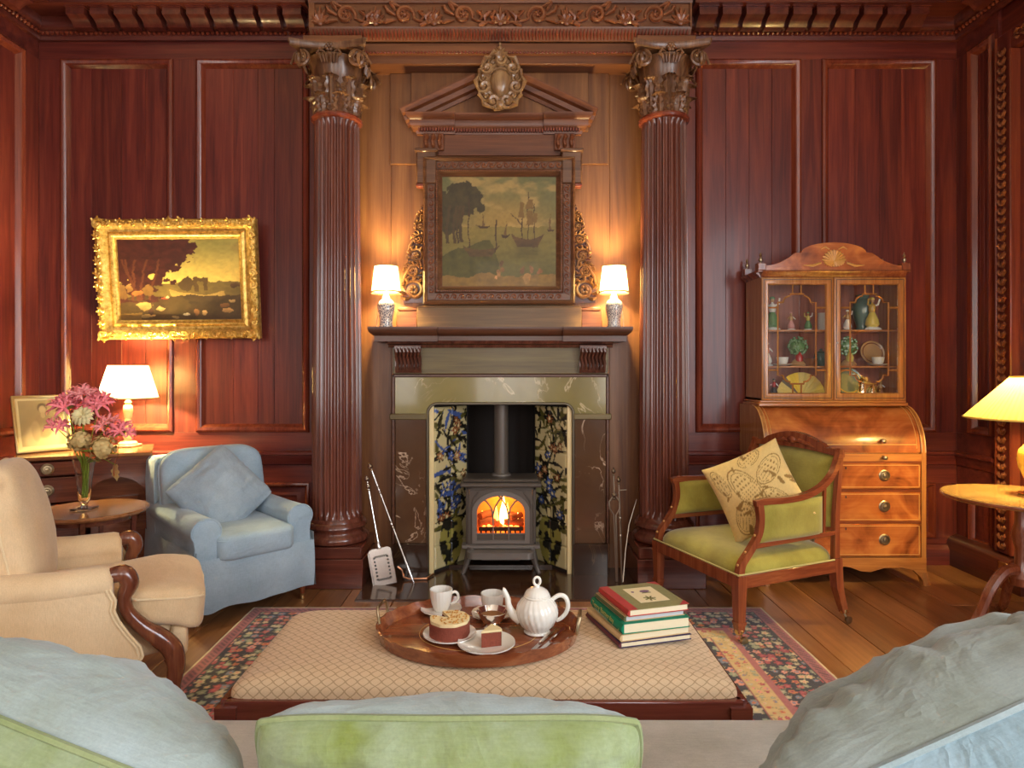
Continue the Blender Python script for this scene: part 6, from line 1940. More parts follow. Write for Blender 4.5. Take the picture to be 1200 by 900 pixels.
# side arms (upholstered), rolled top
for s in (-1, 1):
    m = MB(); secs = []
    for (y, k, dz) in ((-.145, .86, -.02), (-.13, .98, -.004), (-.11, 1.0, 0), (.05, 1.0, .0), (.2, 1.0, .01), (.36, .98, .02)):
        secs.append(arm_ring(s, .235, .335, .22, .45, .064, .060, .295, .560 + dz, y, k))
    loft(m, secs); m.build('arm', CREAMF, cc, 50)
    # outer side panel with curved front edge (double welt)
    edge = [(-.135, .545), (-.155, .50), (-.150, .46), (-.165, .42), (-.20, .36), (-.235, .31), (-.245, .27), (-.225, .24), (-.18, .225)]
    m = MB(); pts = [(y, z) for y, z in edge] + [(.38, .225), (.38, .545)]
    m.prism(pts, 0, .02, basis((s * .352, 0, 0), (0, 1, 0), (-s, 0, 0), (0, 0, 1))); m.build('side_panel', CREAMF, cc)
    for off in (0, .013):
        MB().tube([(s * .354, y + off, z) for y, z in edge] + [(s * .354, .38, .225)], .0055, 6).build('welt', WELT, cc)
    # carved wooden arm front sweeping down into the leg
    path = [(s * .300, -.105, .575), (s * .302, -.175, .585), (s * .304, -.198, .545), (s * .304, -.180, .49), (s * .304, -.195, .43), (s * .304, -.245, .365), (s * .304, -.30, .315), (s * .304, -.345, .26), (s * .304, -.36, .19), (s * .304, -.350, .10), (s * .304, -.372, .03), (s * .304, -.385, .012)]
    m = MB(); m.tube(path, [.024, .036, .034, .026, .026, .030, .038, .040, .034, .026, .026, .030], 12, sm=5); m.build('arm_front', CRWD, cc)
    m = MB(); pth = [(s * .304 + q[0] * .9, -.205 + q[2] * 0.3, .57 + q[2] * .9) for q in spiral(0, 0, .024, 1.3, 16)]; m.tube(pth, .005, 5); m.build('scroll_carving', CRWD, cc)
    MB().tube([(s * .30, .36, .24), (s * .30, .40, .1), (s * .30, .43, .0)], [.032, .026, .02], 8).build('leg', CRWD, cc)
# front rail, carved
MB().tube([(-.30, -.345, .215), (-.15, -.375, .235), (0, -.38, .215), (.15, -.375, .235), (.30, -.345, .215)], .03, 8).build('front_rail', CRWD, cc)
m = MB(); superell(m, (0, .02, .30), (.27, .37, .08), .3, .2, 40, 14); m.build('seat_deck', CREAMF, cc, 70)
# seat cushion, T-shaped, overhanging the front
m = MB()
def scf(u, v):
    a = 2 * PI * u; b = -PI / 2 + PI * v
    pwf = lambda q, e: math.copysign(abs(q) ** e, q)
    x = pwf(math.cos(b), .34) * pwf(math.cos(a), .25); y = pwf(math.cos(b), .34) * pwf(math.sin(a), .25); z = pwf(math.sin(b), .42)
    Y_ = -.12 + .35 * y
    w = .232 + .075 * float(sstep(-.17, -.24, np.array(Y_)))
    k = 1 + .06 * (float(fbm(x * 2 + 4, y * 2 + z)) - .5)
    droop = -.028 * max(0, (-.30 - Y_) / .17) ** 1.5
    return (x * w * k, Y_ * 1.0 - .012 * z * (y < -.8), .425 + .085 * z * k + droop * (1 if z > 0 else 2.4))
m.grid(scf, 64, 24, wrapu=True); m.build('seat_cushion', CREAMF, cc, 70)
MB().tube([(.234, .05, .478), (.234, -.15, .478), (.305, -.225, .475), (.307, -.40, .455), (.27, -.462, .445), (0, -.472, .448), (-.27, -.462, .445), (-.307, -.40, .455), (-.305, -.225, .475), (-.234, -.15, .478), (-.234, .05, .478)], .0045, 6).build('welt', WELT, cc)
# small wing of welted upholstery on the front rail
m = MB(); superell(m, (0, -.372, .27), (.275, .035, .075), .4, .3, 40, 12); m.build('front_border', CREAMF, cc, 70)
# tall back with thick cushion
m = MB(); loft(m, [[(x * w, y + dy, z) for x, y in ((-1, .30), (-.9, .27), (.9, .27), (1, .30), (1, .42), (-1, .42))] for (z, w, dy) in ((.22, .33, -.02), (.5, .33, .0), (.8, .32, .06), (.97, .30, .10), (1.02, .24, .115))]); m.build('back_frame', CREAMF, cc, 60)
tb = tr(0, .205, .735) @ rotx(R(-11))
pillow('b', cc, CREAMF, .56, .56, .22, tb, 34, .0, .008, 12, .28, None, WELT, .005, rnd=.5)
for o in cc.children:
    if o.name.startswith('front_cover'): o.name = 'back_cushion_front'
    if o.name.startswith('back_cover'): o.name = 'back_cushion_rear'
# ------------------------------------------------------------------ rug
def rug_cols(X, Y, x0, x1, y0, y1):
    d = np.minimum(np.minimum(X - x0, x1 - X), np.minimum(Y - y0, y1 - Y))
    C = lambda *c: lin(c)
    pal = np.array([C(196, 92, 88), C(214, 196, 150), C(206, 120, 70), C(150, 160, 130), C(224, 150, 130), C(168, 60, 72), C(190, 178, 150), C(120, 130, 150)])
    rs = np.random.RandomState(5); tab = rs.rand(400, 400, 4)
    def flowers(s, ground, size=.42, petals=6, sel=None):
        gx = X / s; gy = Y / s
        c = np.empty(X.shape + (3,)); c[:] = ground
        best = np.full(X.shape, 9.0)
        ix = np.floor(gx).astype(int); iy = np.floor(gy).astype(int)
        for dx in (-1, 0, 1):
            for dy in (-1, 0, 1):
                r = tab[(ix + dx) % 400, (iy + dy) % 400]
                cx = ix + dx + .5 + .5 * (r[..., 0] - .5); cy = iy + dy + .5 + .5 * (r[..., 1] - .5)
                q = np.hypot(gx - cx, gy - cy); an = np.arctan2(gy - cy, gx - cx)
                rad = size * (.7 + .5 * r[..., 2]) * (.84 + .16 * np.cos(petals * an + 6 * r[..., 3]))
                m = (q < rad) & (q < best); best = np.where(m, q, best)
                idx = (r[..., 3] * len(pal)).astype(int)
                c[m] = pal[idx[m]]
                m2 = m & (q < rad * .38); c[m2] = pal[(idx[m2] + 3) % len(pal)]
        lines = np.abs(fbm(gx * .8, gy * .8, 3) - .5) < .012
        c[lines & (best > 8)] = C(150, 140, 100)
        return c
    navy = C(30, 28, 42); cream = C(206, 176, 120); red = C(186, 66, 66); rose = C(170, 96, 96)
    out = flowers(.044, navy, .46, 5)
    b2 = flowers(.040, cream, .34, 5)
    fld = flowers(.075, navy, .42, 5)
    # lobed red medallion with pendants in the field
    cx, cy = (x0 + x1) / 2, (y0 + y1) / 2
    an = np.arctan2((Y - cy) * 1.3, X - cx); rr = np.hypot((X - cx), (Y - cy) * 1.3)
    lob = .86 + .07 * np.cos(an * 16) + .05 * np.cos(an * 4)
    vine = np.abs(fbm(X * 14, Y * 14, 3) - .5) < .03
    med = rr < lob
    mc = np.empty_like(fld); mc[:] = red; mc[vine] = C(216, 140, 120)
    fld[med] = mc[med]; fld[np.abs(rr - lob) < .014] = cream
    c = fld
    c[d < .43] = C(150, 70, 72); c[d < .42] = b2[d < .42]; c[d < .33] = C(34, 28, 40); c[d < .325] = rose[None]
    c[d < .295] = out[d < .295]; c[d < .075] = C(40, 32, 42); c[d < .07] = rose
    st = (d < .055) & (d > .02); z = ((X + Y) / .03) % 1 < .5; c[st & z] = C(110, 60, 66)
    c[d < .012] = C(216, 200, 160)
    return c * (.86 + .28 * fbm(X * 60, Y * 60, 2))[..., None]
rx0, rx1, ry0, ry1 = -1.455, 1.455, 1.70, 3.72
nx, ny = 440, 306
X, Y = np.meshgrid(np.linspace(rx0, rx1, nx), np.linspace(ry0, ry1, ny))
Zr = .010 + .0015 * fbm(X * 40, Y * 40, 2)
X2 = X + .012 * (fbm(Y * 3, X * 0 + 2, 2) - .5) * (np.abs(X) > 1.3)
rugm = grid_mesh('rug', np.stack([X2, Y, Zr], -1), rug_cols(X, Y, rx0, rx1, ry0, ry1))
rug = thing('persian_rug', 'red and navy floral persian rug under the ottoman', 'rug', (0, 0, 0))
link('pile', rugm, vcol('rug_wool', .95, 0, .3, 400, .3), rug)
MB().box(rx0 + .006, rx1 - .006, ry0 + .006, ry1 - .006, .0015, .0095).build('rug_backing', plain('rug_backing', rgb(190, 170, 130), .95), rug)

# ------------------------------------------------------------------ ottoman
def trellis(name):
    m, nt, b = nmat(name)
    mp = coords(nt)
    sx = N(nt, 'ShaderNodeSeparateXYZ'); nt.links.new(mp.outputs[0], sx.inputs[0])
    s = 1 / .036
    x = mathn(nt, 'MULTIPLY', sx.outputs[0], s); y = mathn(nt, 'MULTIPLY', mathn(nt, 'ADD', sx.outputs[1], mathn(nt, 'MULTIPLY', sx.outputs[2], 1.0)), s)
    w = mathn(nt, 'MULTIPLY', mathn(nt, 'SINE', mathn(nt, 'MULTIPLY', y, 2 * PI)), .06)
    p = mathn(nt, 'ADD', mathn(nt, 'ADD', x, y), w); q = mathn(nt, 'SUBTRACT', mathn(nt, 'SUBTRACT', x, y), w)
    def line(v):
        f = mathn(nt, 'ABSOLUTE', mathn(nt, 'SUBTRACT', mathn(nt, 'FRACT', v), .5))
        return mathn(nt, 'GREATER_THAN', f, .43)
    l = mathn(nt, 'MAXIMUM', line(p), line(q))
    n = noise(nt, mp, 700, 2)
    base = mixc(nt, n.outputs['Fac'], rgb(208, 176, 134), rgb(238, 212, 174))
    c = mixc(nt, mathn(nt, 'MULTIPLY', l, .55), base, rgb(150, 110, 66))
    nt.links.new(c, b.inputs['Base Color']); setv(b, Roughness=.85); b.inputs['Sheen Weight'].default_value = .2
    bump(nt, b, mathn(nt, 'SUBTRACT', n.outputs['Fac'], mathn(nt, 'MULTIPLY', l, .6)), .3, .002)
    return m
OTX, OTY = -.071, 2.22
ot = thing('ottoman', 'long low ottoman in beige trellis patterned fabric on a mahogany frame', 'ottoman', (OTX, OTY, 0))
OH, OD = .765, .298
m = MB()
def otf(u, v):
    a = 2 * PI * u; b = PI / 2 * v
    pwf = lambda q, e: math.copysign(abs(q) ** e, q)
    k = max(0, math.cos(b)) ** .36
    x = pwf(math.cos(a), .07) * k; y = pwf(math.sin(a), .10) * k
    return (x * OH, y * OD, .398 + .074 * math.sin(b) ** .7)
m.grid(otf, 120, 26, wrapu=True); m.build('upholstered_top', trellis('trellis_fabric'), ot, 75)
OTW = wood('ottoman_mahogany', (.07, .014, .010), (.15, .032, .02), (.22, .055, .03), 'X', 1.1, .22, .5, .05)
for (a, b) in (((-OH, -OD), (OH, -OD)), ((-OH, OD), (OH, OD)), ((-OH, -OD), (-OH, OD)), ((OH, -OD), (OH, OD))):
    bar('rail', (a[0], a[1], .366), (b[0], b[1], .366), .016, .034, OTW, ot)
for sx_ in (-1, 1):
    for sy_ in (-1, 1):
        m = MB(); sqtaper(m, (sx_ * (OH - .008), sy_ * (OD - .008), .385), (sx_ * (OH - .008), sy_ * (OD - .008), .012), .032, .024); m.build('leg', OTW, ot)
OZ = .4725
# ------------------------------------------------------------------ tray and tea things
tray = thing('wooden_tray', 'oval mahogany tray with scalloped gallery and brass handles on the ottoman', 'tray', (-.10, 2.215, OZ))
TA, TB = .335, .252
TRW = wood('tray_mahogany', (.12, .028, .012), (.26, .07, .026), (.40, .14, .05), 'X', 1.2, .13, .7, .05)
m = MB(); n = 72
rings = [(.97, 0), (.97, .006), (.955, .007), (.0, .007)]
vs = []; 
for k, z in rings[:3]: vs += [(TA * k * math.cos(2 * PI * i / n), TB * k * math.sin(2 * PI * i / n), z) for i in range(n)]
fs = [(j * n + i, j * n + (i + 1) % n, (j + 1) * n + (i + 1) % n, (j + 1) * n + i) for j in range(2) for i in range(n)] + [tuple(range(n - 1, -1, -1)), tuple(2 * n + i for i in range(n))]
m.add(vs, fs); m.build('tray_base', TRW, tray)
m = MB(); n = 180; vs = []
for k, zf in ((.965, 0), (1.0, 0), (1.035, 1), (1.02, 1)):
    for i in range(n):
        a = 2 * PI * i / n; zt = .040 + .0045 * abs(math.sin(a * 14))
        vs.append((TA * k * math.cos(a), TB * k * math.sin(a), zt if zf else .001))
fs = [(j * n + i, j * n + (i + 1) % n, ((j + 1) % 4) * n + (i + 1) % n, ((j + 1) % 4) * n + i) for j in range(4) for i in range(n)]
m.add(vs, fs); m.build('gallery', TRW, tray, 60)
m = MB(); m.tube([(TA * .6 * math.cos(2 * PI * i / 60), TB * .6 * math.sin(2 * PI * i / 60), .0072) for i in range(60)], .0012, 4, True); m.build('inlay_line', LINE, tray)
for s in (-1, 1):
    m = MB()
    m.tube([(s * TA * 1.0, -.045, .036), (s * TA * 1.02, -.045, .075), (s * TA * 1.03, -.036, .087), (s * TA * 1.03, .036, .087), (s * TA * 1.02, .045, .075), (s * TA * 1.0, .045, .036)], .0055, 8)
    o = m.build('handle', OLDBRASS, tray)
    o.rotation_euler = (0, 0, R(-8 if s < 0 else -8))
TZ = OZ + .0075
WCH = plain('white_china_tea', (.88, .85, .76), .12, 0, .6)
def saucer_prof(r): return [(r * .5, 0), (r * .55, .002), (r * .8, .006), (r, .014), (r * .99, .017), (r * .78, .009), (r * .5, .006), (.001, .006)]
def teacup(px, py, lab, labs):
    p = Vector(((px - 595) * (1.38 - TZ) / (py - 432), 760 * (1.38 - TZ) / (py - 432), TZ))
    so_ = MB().lathe(saucer_prof(.076), 40, fn=lambda r, z, a: r * (1 + .012 * math.cos(16 * a))).build('saucer', WCH)
    so_.location = p; tag(so_, labs, 'saucer', 'saucers on the tray')
    t = thing('teacup', lab, 'cup', (p.x, p.y, TZ + .0065), 0, 'teacups on the tray')
    MB().lathe([(.024, 0), (.026, .004), (.030, .012), (.036, .03), (.040, .055), (.042, .078), (.0405, .079), (.038, .055), (.034, .03), (.026, .012), (.001, .008)], 64, fn=lambda r, z, a: r * (1 + .018 * math.cos(20 * a))).build('bowl', WCH, t)
    MB().lathe([(.001, .050), (.0365, .050)], 32).build('tea', plain('tea_%d' % px, rgb(176, 120, 70), .08), t)
    hp_ = [(.039, 0, .064), (.052, 0, .068), (.062, 0, .058), (.062, 0, .042), (.052, 0, .030), (.042, 0, .026), (.036, 0, .022)]
    MB().tube(hp_, [.0045, .005, .005, .005, .005, .0045, .003], 8, sm=4).build('handle', WCH, t)
    return t
teacup(517, 717, 'white fluted teacup, left of the two on the tray', 'white saucer under the left teacup')
teacup(577, 722, 'white fluted teacup, right of the two beside the teapot', 'white saucer under the right teacup')
# teapot
p = (.100, 2.215)
tpot = thing('teapot', 'white swirl fluted china teapot with ring finial', 'teapot', (p[0], p[1], TZ), 0)
def swirl(r, z, a): return r * (1 + (.022 * math.cos(22 * a + z * 70)) * (1 if .015 < z < .115 else 0))
MB().lathe([(.042, 0), (.045, .004), (.041, .010), (.044, .016), (.058, .030), (.069, .052), (.072, .072), (.067, .094), (.054, .112), (.044, .120), (.046, .124), (.043, .128)], 132, fn=swirl).build('body', WCH, tpot, 60)
MB().lathe([(.042, .126), (.043, .130), (.036, .142), (.022, .151), (.010, .155), (.008, .160), (.001, .161)], 66, fn=lambda r, z, a: r * (1 + .02 * math.cos(22 * a))).build('lid', WCH, tpot)
MB().tube([(.011 * math.cos(2 * PI * i / 20), 0, .174 + .014 * math.sin(2 * PI * i / 20)) for i in range(20)], .0045, 8, True).build('finial', WCH, tpot)
MB().tube([(-.058, 0, .045), (-.082, 0, .062), (-.096, 0, .09), (-.102, 0, .12), (-.112, 0, .142), (-.118, 0, .146)], [.022, .017, .012, .010, .009, .008], 14, flat=.9, sm=4).build('spout', WCH, tpot)
MB().tube([(.052, 0, .112), (.075, 0, .126), (.096, 0, .12), (.106, 0, .095), (.100, 0, .068), (.082, 0, .048), (.066, 0, .040)], [.007, .008, .0085, .008, .0075, .007, .006], 10, sm=4).build('handle', WCH, tpot)
# cake and plates
def plate(px, py, r, lab):
    q = ((px - 595) * (1.38 - TZ) / (py - 432), 760 * (1.38 - TZ) / (py - 432))
    o = MB().lathe([(r * .6, 0), (r * .63, .003), (r * .85, .008), (r, .013), (r * .99, .016), (r * .84, .0115), (r * .62, .006), (.001, .006)], 48).build('tea_plate', WCH)
    o.location = (q[0], q[1], TZ); tag(o, lab, 'plate', 'plates on the tray')
    return q
q = plate(527, 746, .090, 'white plate under the round chocolate cake')
cake = thing('chocolate_cake', 'round chocolate cake with cream icing and nuts, one slice cut out', 'cake', (q[0], q[1], TZ + .0065))
CKE = plain('chocolate_sponge', rgb(140, 70, 52), .9, var=.25, vscale=120, bumps=.5, bscale=160)
ICE = plain('cream_icing', rgb(244, 224, 170), .6, var=.06, vscale=60, bumps=.25, bscale=90)
NUT = plain('chopped_nuts', rgb(196, 144, 70), .7, var=.3, vscale=200)
a0, a1 = R(160), R(160 + 318)
def wedge(r, z0, z1, a0, a1, n=40, jit=0):
    m = MB(); vs = []
    for z in (z0, z1): vs += [(0, 0, z)] + [(r * (1 + jit * math.sin(9 * a)) * math.cos(a), r * (1 + jit * math.sin(9 * a)) * math.sin(a), z) for a in [a0 + (a1 - a0) * i / n for i in range(n + 1)]]
    k = n + 2
    fs = [tuple(range(k - 1, -1, -1)), tuple(range(k, 2 * k))] + [(i, (i + 1) % k, k + (i + 1) % k, k + i) for i in range(k)]
    return m.add(vs, fs)
wedge(.068, 0, .048, a0, a1).build('sponge', CKE, cake)
wedge(.066, .048, .058, a0, a1, jit=.02).build('icing', ICE, cake)
r3 = random.Random(3); m = MB()
for k in range(60):
    a = r3.uniform(a0 + .1, a1 - .1); rr = .06 * math.sqrt(r3.random()); m.ell((rr * math.cos(a), rr * math.sin(a), .060), (.0035, .0028, .0028), 5, 4)
m.build('nuts', NUT, cake)['kind'] = 'stuff'
q = plate(570, 757, .094, 'white plate holding a slice of chocolate cake')
slc = thing('cake_slice', 'slice of chocolate cake with pale icing on the front plate', 'cake slice', (q[0] - .015, q[1] - .03, TZ + .0065), R(175))
wedge(.066, 0, .046, R(-160), R(-112), 12).build('sponge', CKE, slc)
MB().grid(lambda u, v: (.067 * math.cos(R(-160 + 48 * u)) , .067 * math.sin(R(-160 + 48 * u)), .052 * v), 10, 5).build('icing', ICE, slc)
wedge(.068, .046, .053, R(-161), R(-111), 12).build('icing_top', ICE, slc)
# silver sugar bowl
sbw = thing('silver_sugar_bowl', 'small silver footed sugar bowl behind the cake slice', 'sugar bowl', (-.054, 2.245, TZ))
MB().lathe([(.028, 0), (.030, .003), (.022, .008), (.018, .014), (.030, .024), (.044, .042), (.050, .056), (.054, .062), (.052, .064), (.046, .054), (.030, .028), (.001, .022)], 36, fn=lambda r, z, a: r * (1 + .02 * math.cos(12 * a))).build('bowl', SILVER, sbw)
MB().lathe([(.001, .055), (.03, .052), (.044, .046)], 20).build('sugar', plain('brown_sugar', rgb(150, 104, 60), .9, bumps=.6, bscale=400), sbw)
for s in (-1, 1): MB().tube([(s * .048, 0, .056), (s * .064, 0, .060), (s * .066, 0, .042), (s * .044, 0, .034)], .003, 6).build('handle', SILVER, sbw)
# knives
def knife(p0, p1, lab):
    a = Vector((*p0, 0)); b = Vector((*p1, 0)); d = (b - a); L_ = d.length
    t = thing('table_knife', lab, 'knife', (a.x, a.y, TZ + .001), math.atan2(d.y, d.x), 'knives on the tray')
    bl = [(0, -.002), (.02, -.007), (L_ * .5, -.008), (L_ * .52, .006), (.02, .006)]
    MB().add([(x, y, .0005) for x, y in bl] + [(x, y, .002) for x, y in bl], [(4, 3, 2, 1, 0), (5, 6, 7, 8, 9)] + [(i, (i + 1) % 5, 5 + (i + 1) % 5, 5 + i) for i in range(5)]).build('blade', STEEL, t)
    MB().tube([(L_ * .5, 0, .004), (L_ * .56, 0, .004), (L_ * .8, 0, .005), (L_, 0, .005)], [.004, .005, .006, .007], 8).build('handle', SILVER, t)
def trayp(px, py): return ((px - 595) * (1.38 - TZ) / (py - 432), 760 * (1.38 - TZ) / (py - 432))
knife(trayp(615, 771), trayp(648, 741), 'silver knife on the tray, the one nearer the teapot')
knife(trayp(627, 768), trayp(661, 739), 'silver knife on the tray, the one nearer the books')

# ------------------------------------------------------------------ books
PAPER = plain('book_pages', rgb(236, 224, 190), .9, var=.05, vscale=300)
def book(name, label, z, th, w, h, cover, spine, dx=0.0, dy=0.0, da=0.0, pages=PAPER, edge=None):
    t = thing(name, label, 'book', (.364 + dx, 2.10 + dy, z), R(16 + da), 'books stacked on the ottoman')
    c = .0022
    MB().box(.004, w - .004, .004, h - .004, c, th - c).build('pages', pages, t)
    MB().box(0, w, 0, h, 0, c, .0006).build('lower_board', edge or cover, t)
    o = MB().box(0, w, 0, h, th - c, th, .0006).build('upper_board', cover, t)
    m = MB(); n = 8
    pts = [(.003 - .008 * math.sin(PI * i / n), th * i / n) for i in range(n + 1)]
    pts2 = [(.005, th), (.005, 0)]
    m.prism([(x, z_) for x, z_ in pts + pts2], 0, h); m.build('spine', spine, t)
    return t
bk_m = {k: cloth('book_' + k, rgb(*v), tuple(q * .85 for q in rgb(*v)), 600, .6, .05, 20, .08) for k, v in dict(maroon=(108, 56, 62), cream=(222, 190, 140), green=(10, 138, 100), moss=(92, 100, 62), red=(192, 62, 56), olive=(150, 144, 92), navy=(58, 44, 86), grey=(200, 204, 210)).items()}
z = .4735
book('book', 'thin maroon book with navy board edges at the bottom of the stack', z, .018, .262, .275, bk_m['navy'], bk_m['maroon'])
z += .0183; book('book', 'cream spined book second from the bottom of the stack', z, .023, .255, .262, bk_m['cream'], bk_m['cream'], .004, .004, 1)
z += .0233; gb = book('book', 'thick bright green book with gilt lettering in the middle of the stack', z, .034, .245, .262, bk_m['green'], bk_m['green'], .010, .008, -1)
z += .0343; book('book', 'thin moss green book under the red and olive one', z, .018, .222, .235, bk_m['cream'], bk_m['moss'], .020, .026, 0, plain('grey_pages', rgb(206, 208, 210), .8))
z += .0183; tb_ = book('book', 'red and olive book with a thistle picture on its cover, top of the stack', z, .022, .222, .232, bk_m['olive'], bk_m['red'], .032, .020, 0, edge=bk_m['red'])
m = MB(); m.box(-.001, .032, -.0005, .2325, .0219, .0228); m.build('quarter_binding', bk_m['red'], tb_)
for yy in (0, 1):
    x_, y_ = .2225, (.2325 if yy else -.0005); s = -1 if yy else 1
    MB().add([(x_, y_, .0219), (x_ - .036, y_, .0219), (x_, y_ + s * .036, .0219), (x_, y_, .0228), (x_ - .036, y_, .0228), (x_, y_ + s * .036, .0228)], [(0, 1, 2), (5, 4, 3), (0, 3, 4, 1), (1, 4, 5, 2), (2, 5, 3, 0)]).build('corner_patch', bk_m['red'], tb_)
MB().box(.07, .18, .05, .19, .0219, .0226).build('cover_picture', plain('picture_paper', rgb(238, 222, 176), .7), tb_)
PR = {k: plain('print_' + k, rgb(*v), .7) for k, v in dict(purple=(128, 96, 120), leaf=(106, 104, 40), ink=(120, 104, 80)).items()}
m = MB()
for k in range(7): a = k * .9; m.box(-.010, .010, -.003, .003, 0, .0004, M=tr(.12 + .012 * math.cos(a), .082 + .012 * math.sin(a), .0226) @ rotz(a))
m.build('printed_leaf', PR['leaf'], tb_)
m = MB(); m.lathe([(.016, 0), (.016, .0004), (.001, .0004)], 9, tr(.135, .150, .0226) @ scl(1.2, .7, 1)); m.build('printed_thistle', PR['purple'], tb_)
m = MB(); m.lathe([(.006, 0), (.006, .0004), (.001, .0004)], 9, tr(.09, .152, .0226)); m.build('printed_bud', PR['purple'], tb_)
m = MB(); m.box(.118, .152, .132, .138, .0226, .023); m.build('printed_calyx', PR['leaf'], tb_)
GILTL = plain('gilt_lettering', rgb(214, 206, 120), .4, .3)
def spine_text(parent, body, size, y, z, mat, name='lettering'):
    cu_ = bpy.data.curves.new(name, 'FONT'); cu_.body = body; cu_.size = size; cu_.extrude = .0002; cu_.align_x = 'CENTER'; cu_.align_y = 'CENTER'
    tmp = bpy.data.objects.new('tmp_text', cu_); COL.objects.link(tmp)
    bpy.context.view_layer.update()
    me = bpy.data.meshes.new_from_object(tmp.evaluated_get(bpy.context.evaluated_depsgraph_get()))
    bpy.data.objects.remove(tmp)
    me.materials.clear(); me.materials.append(mat)
    o = link(name, me, mat, parent)
    # text runs from far end to near end, reading on the spine side (-x)
    o.matrix_basis = basis((-.0065, y, z), (0, -1, 0), (0, 0, 1), (-1, 0, 0))
    return o
spine_text(gb, 'Terry Battersby', .025, .150, .0225, GILTL).scale = (1.15, 1, 1)
spine_text(gb, 'WONDROUS WORLD', .0095, .165, .008, plain('white_lettering', rgb(190, 214, 190), .5)).scale = (1.2, 1, 1)
MB().lathe([(.004, 0), (.004, .0004)], 3, tr(-.0068, .02, .010) @ roty(R(-90))).build('publisher_mark', GILTL, gb)

# ------------------------------------------------------------------ sofa in the foreground, facing the fire, seen over its back
SOFA = cloth('grey_linen', rgb(196, 192, 180), rgb(172, 168, 154), 500, .95, .2, 6)
sf_ = thing('sofa', 'pale grey linen sofa in the near foreground facing the fire', 'sofa', (-.02, 1.0, 0))
m = MB(); superell(m, (0, -.285, .42), (1.06, .085, .33), .3, .22, 60, 20, wob=.02); m.build('sofa_back', SOFA, sf_, 70)
m = MB(); superell(m, (0, .23, .25), (1.02, .46, .115), .22, .14, 60, 16); m.build('seat_base', SOFA, sf_, 70)
for s in (-1, 1):
    m = MB(); superell(m, (s * .50, .26, .405), (.492, .455, .075), .38, .16, 70, 20, wob=.035, seed=s * 3); m.build('seat_cushion', SOFA, sf_, 70)
    m = MB(); superell(m, (s * 1.13, .20, .35), (.12, .50, .27), .35, .3, 40, 18); m.build('arm', SOFA, sf_, 70)
for (x, y) in ((-1.05, -.25), (1.05, -.25), (-1.05, .55), (1.05, .55)): MB().lathe([(.02, 0), (.03, .16)], 10, tr(x, y, 0)).build('leg', OTW, sf_)
GRN = cloth('green_linen', rgb(140, 154, 122), rgb(116, 130, 62), 500, .92, .3, 9, crease=.22, cscale=5)
BLG = cloth('blue_grey_linen', rgb(160, 176, 178), rgb(140, 152, 144), 500, .92, .3, 5, crease=.24, cscale=5)
PBL = cloth('pale_blue_linen', rgb(158, 186, 200), rgb(138, 166, 178), 500, .92, .3, 6, crease=.26, cscale=6)
PIPE = cloth('cushion_piping', rgb(138, 150, 108), rgb(122, 136, 88), 500, .9, .2, 10)
PIPB = cloth('cushion_piping_blue', rgb(164, 184, 190), rgb(146, 166, 170), 500, .9, .2, 10)
def cushion(lab, loc, rot, w, h, t, front, back, pip, seed, wr=.02, folds=1.0, q=.45, gather=.03):
    c = thing('sofa_cushion', lab, 'cushion', loc, 0, 'cushions on the sofa')
    pillow('c', c, front, w, h, t, None, 84, .05, wr, seed, q, back, pip, .0055, folds, gather, .15)
    c.rotation_euler = (Matrix.Rotation(R(rot[2]), 3, 'Z') @ Matrix.Rotation(R(rot[0]), 3, 'X') @ Matrix.Rotation(R(rot[1]), 3, 'Y')).to_euler()
    return c
cushion('green backed linen cushion in the middle of the sofa', (-.082, .985, .683), (24, 0, 0), .56, .50, .24, GRN, BLG, PIPE, 21, .022, .8, .45, .016)
cushion('plump blue and green cushion at the left end of the sofa', (-.70, .96, .69), (24, 22, -12), .62, .54, .46, GRN, BLG, PIPE, 33, .026, 1.0, .45, .05)
cushion('large pale blue linen cushion at the right end of the sofa', (.72, .95, .71), (24, -29, 10), .66, .56, .46, PBL, BLG, PIPB, 47, .034, 1.5, .45, .09)

# ------------------------------------------------------------------ right hand table and lamp
rt = thing('tripod_table', 'round burr topped tripod table at the right edge', 'side table', (2.66, 3.36, 0))
BURR = wood('burr_walnut', (.30, .15, .045), (.50, .29, .095), (.66, .43, .17), 'X', .8, .16, .6, .05, .7)
MB().lathe([(.32, .694), (.344, .698), (.352, .706), (.352, .716), (.346, .722), (.001, .722)], 56).build('table_top', BURR, rt)
MB().lathe([(.352, .704), (.3545, .708), (.3545, .714), (.352, .718)], 56).build('edge_band', MAH, rt)
MB().lathe([(.05, .26), (.055, .30), (.03, .34), (.028, .45), (.045, .52), (.030, .58), (.028, .66), (.06, .69), (.10, .694)], 20).build('pedestal', MAHZ, rt)
for k in range(3):
    a = R(188 + 120 * k); c, s = math.cos(a), math.sin(a)
    MB().tube([(.03 * c, .03 * s, .34), (.10 * c, .10 * s, .33), (.18 * c, .18 * s, .24), (.25 * c, .25 * s, .10), (.33 * c, .33 * s, .025), (.38 * c, .38 * s, .016)], [.028, .028, .026, .024, .020, .016], 8, sm=4).build('leg', MAHZ, rt)
yl = thing('pleated_lamp', 'lit table lamp with yellow pleated shade at the right edge', 'lamp', (2.735, 3.36, .7225))
YV = plain('yellow_glaze', rgb(222, 190, 92), .15, 0, .5, var=.15, vscale=30)
MB().box(-.055, .055, -.055, .055, 0, .016, .004).build('foot', MAH, yl)
MB().lathe([(.04, .016), (.042, .024), (.034, .04), (.046, .08), (.072, .14), (.080, .19), (.072, .235), (.045, .265), (.026, .28), (.024, .30)], 28).build('vase', YV, yl)
MB().tube([(0, 0, .295), (0, 0, .42)], .010, 8).build('stem', OLDBRASS, yl)
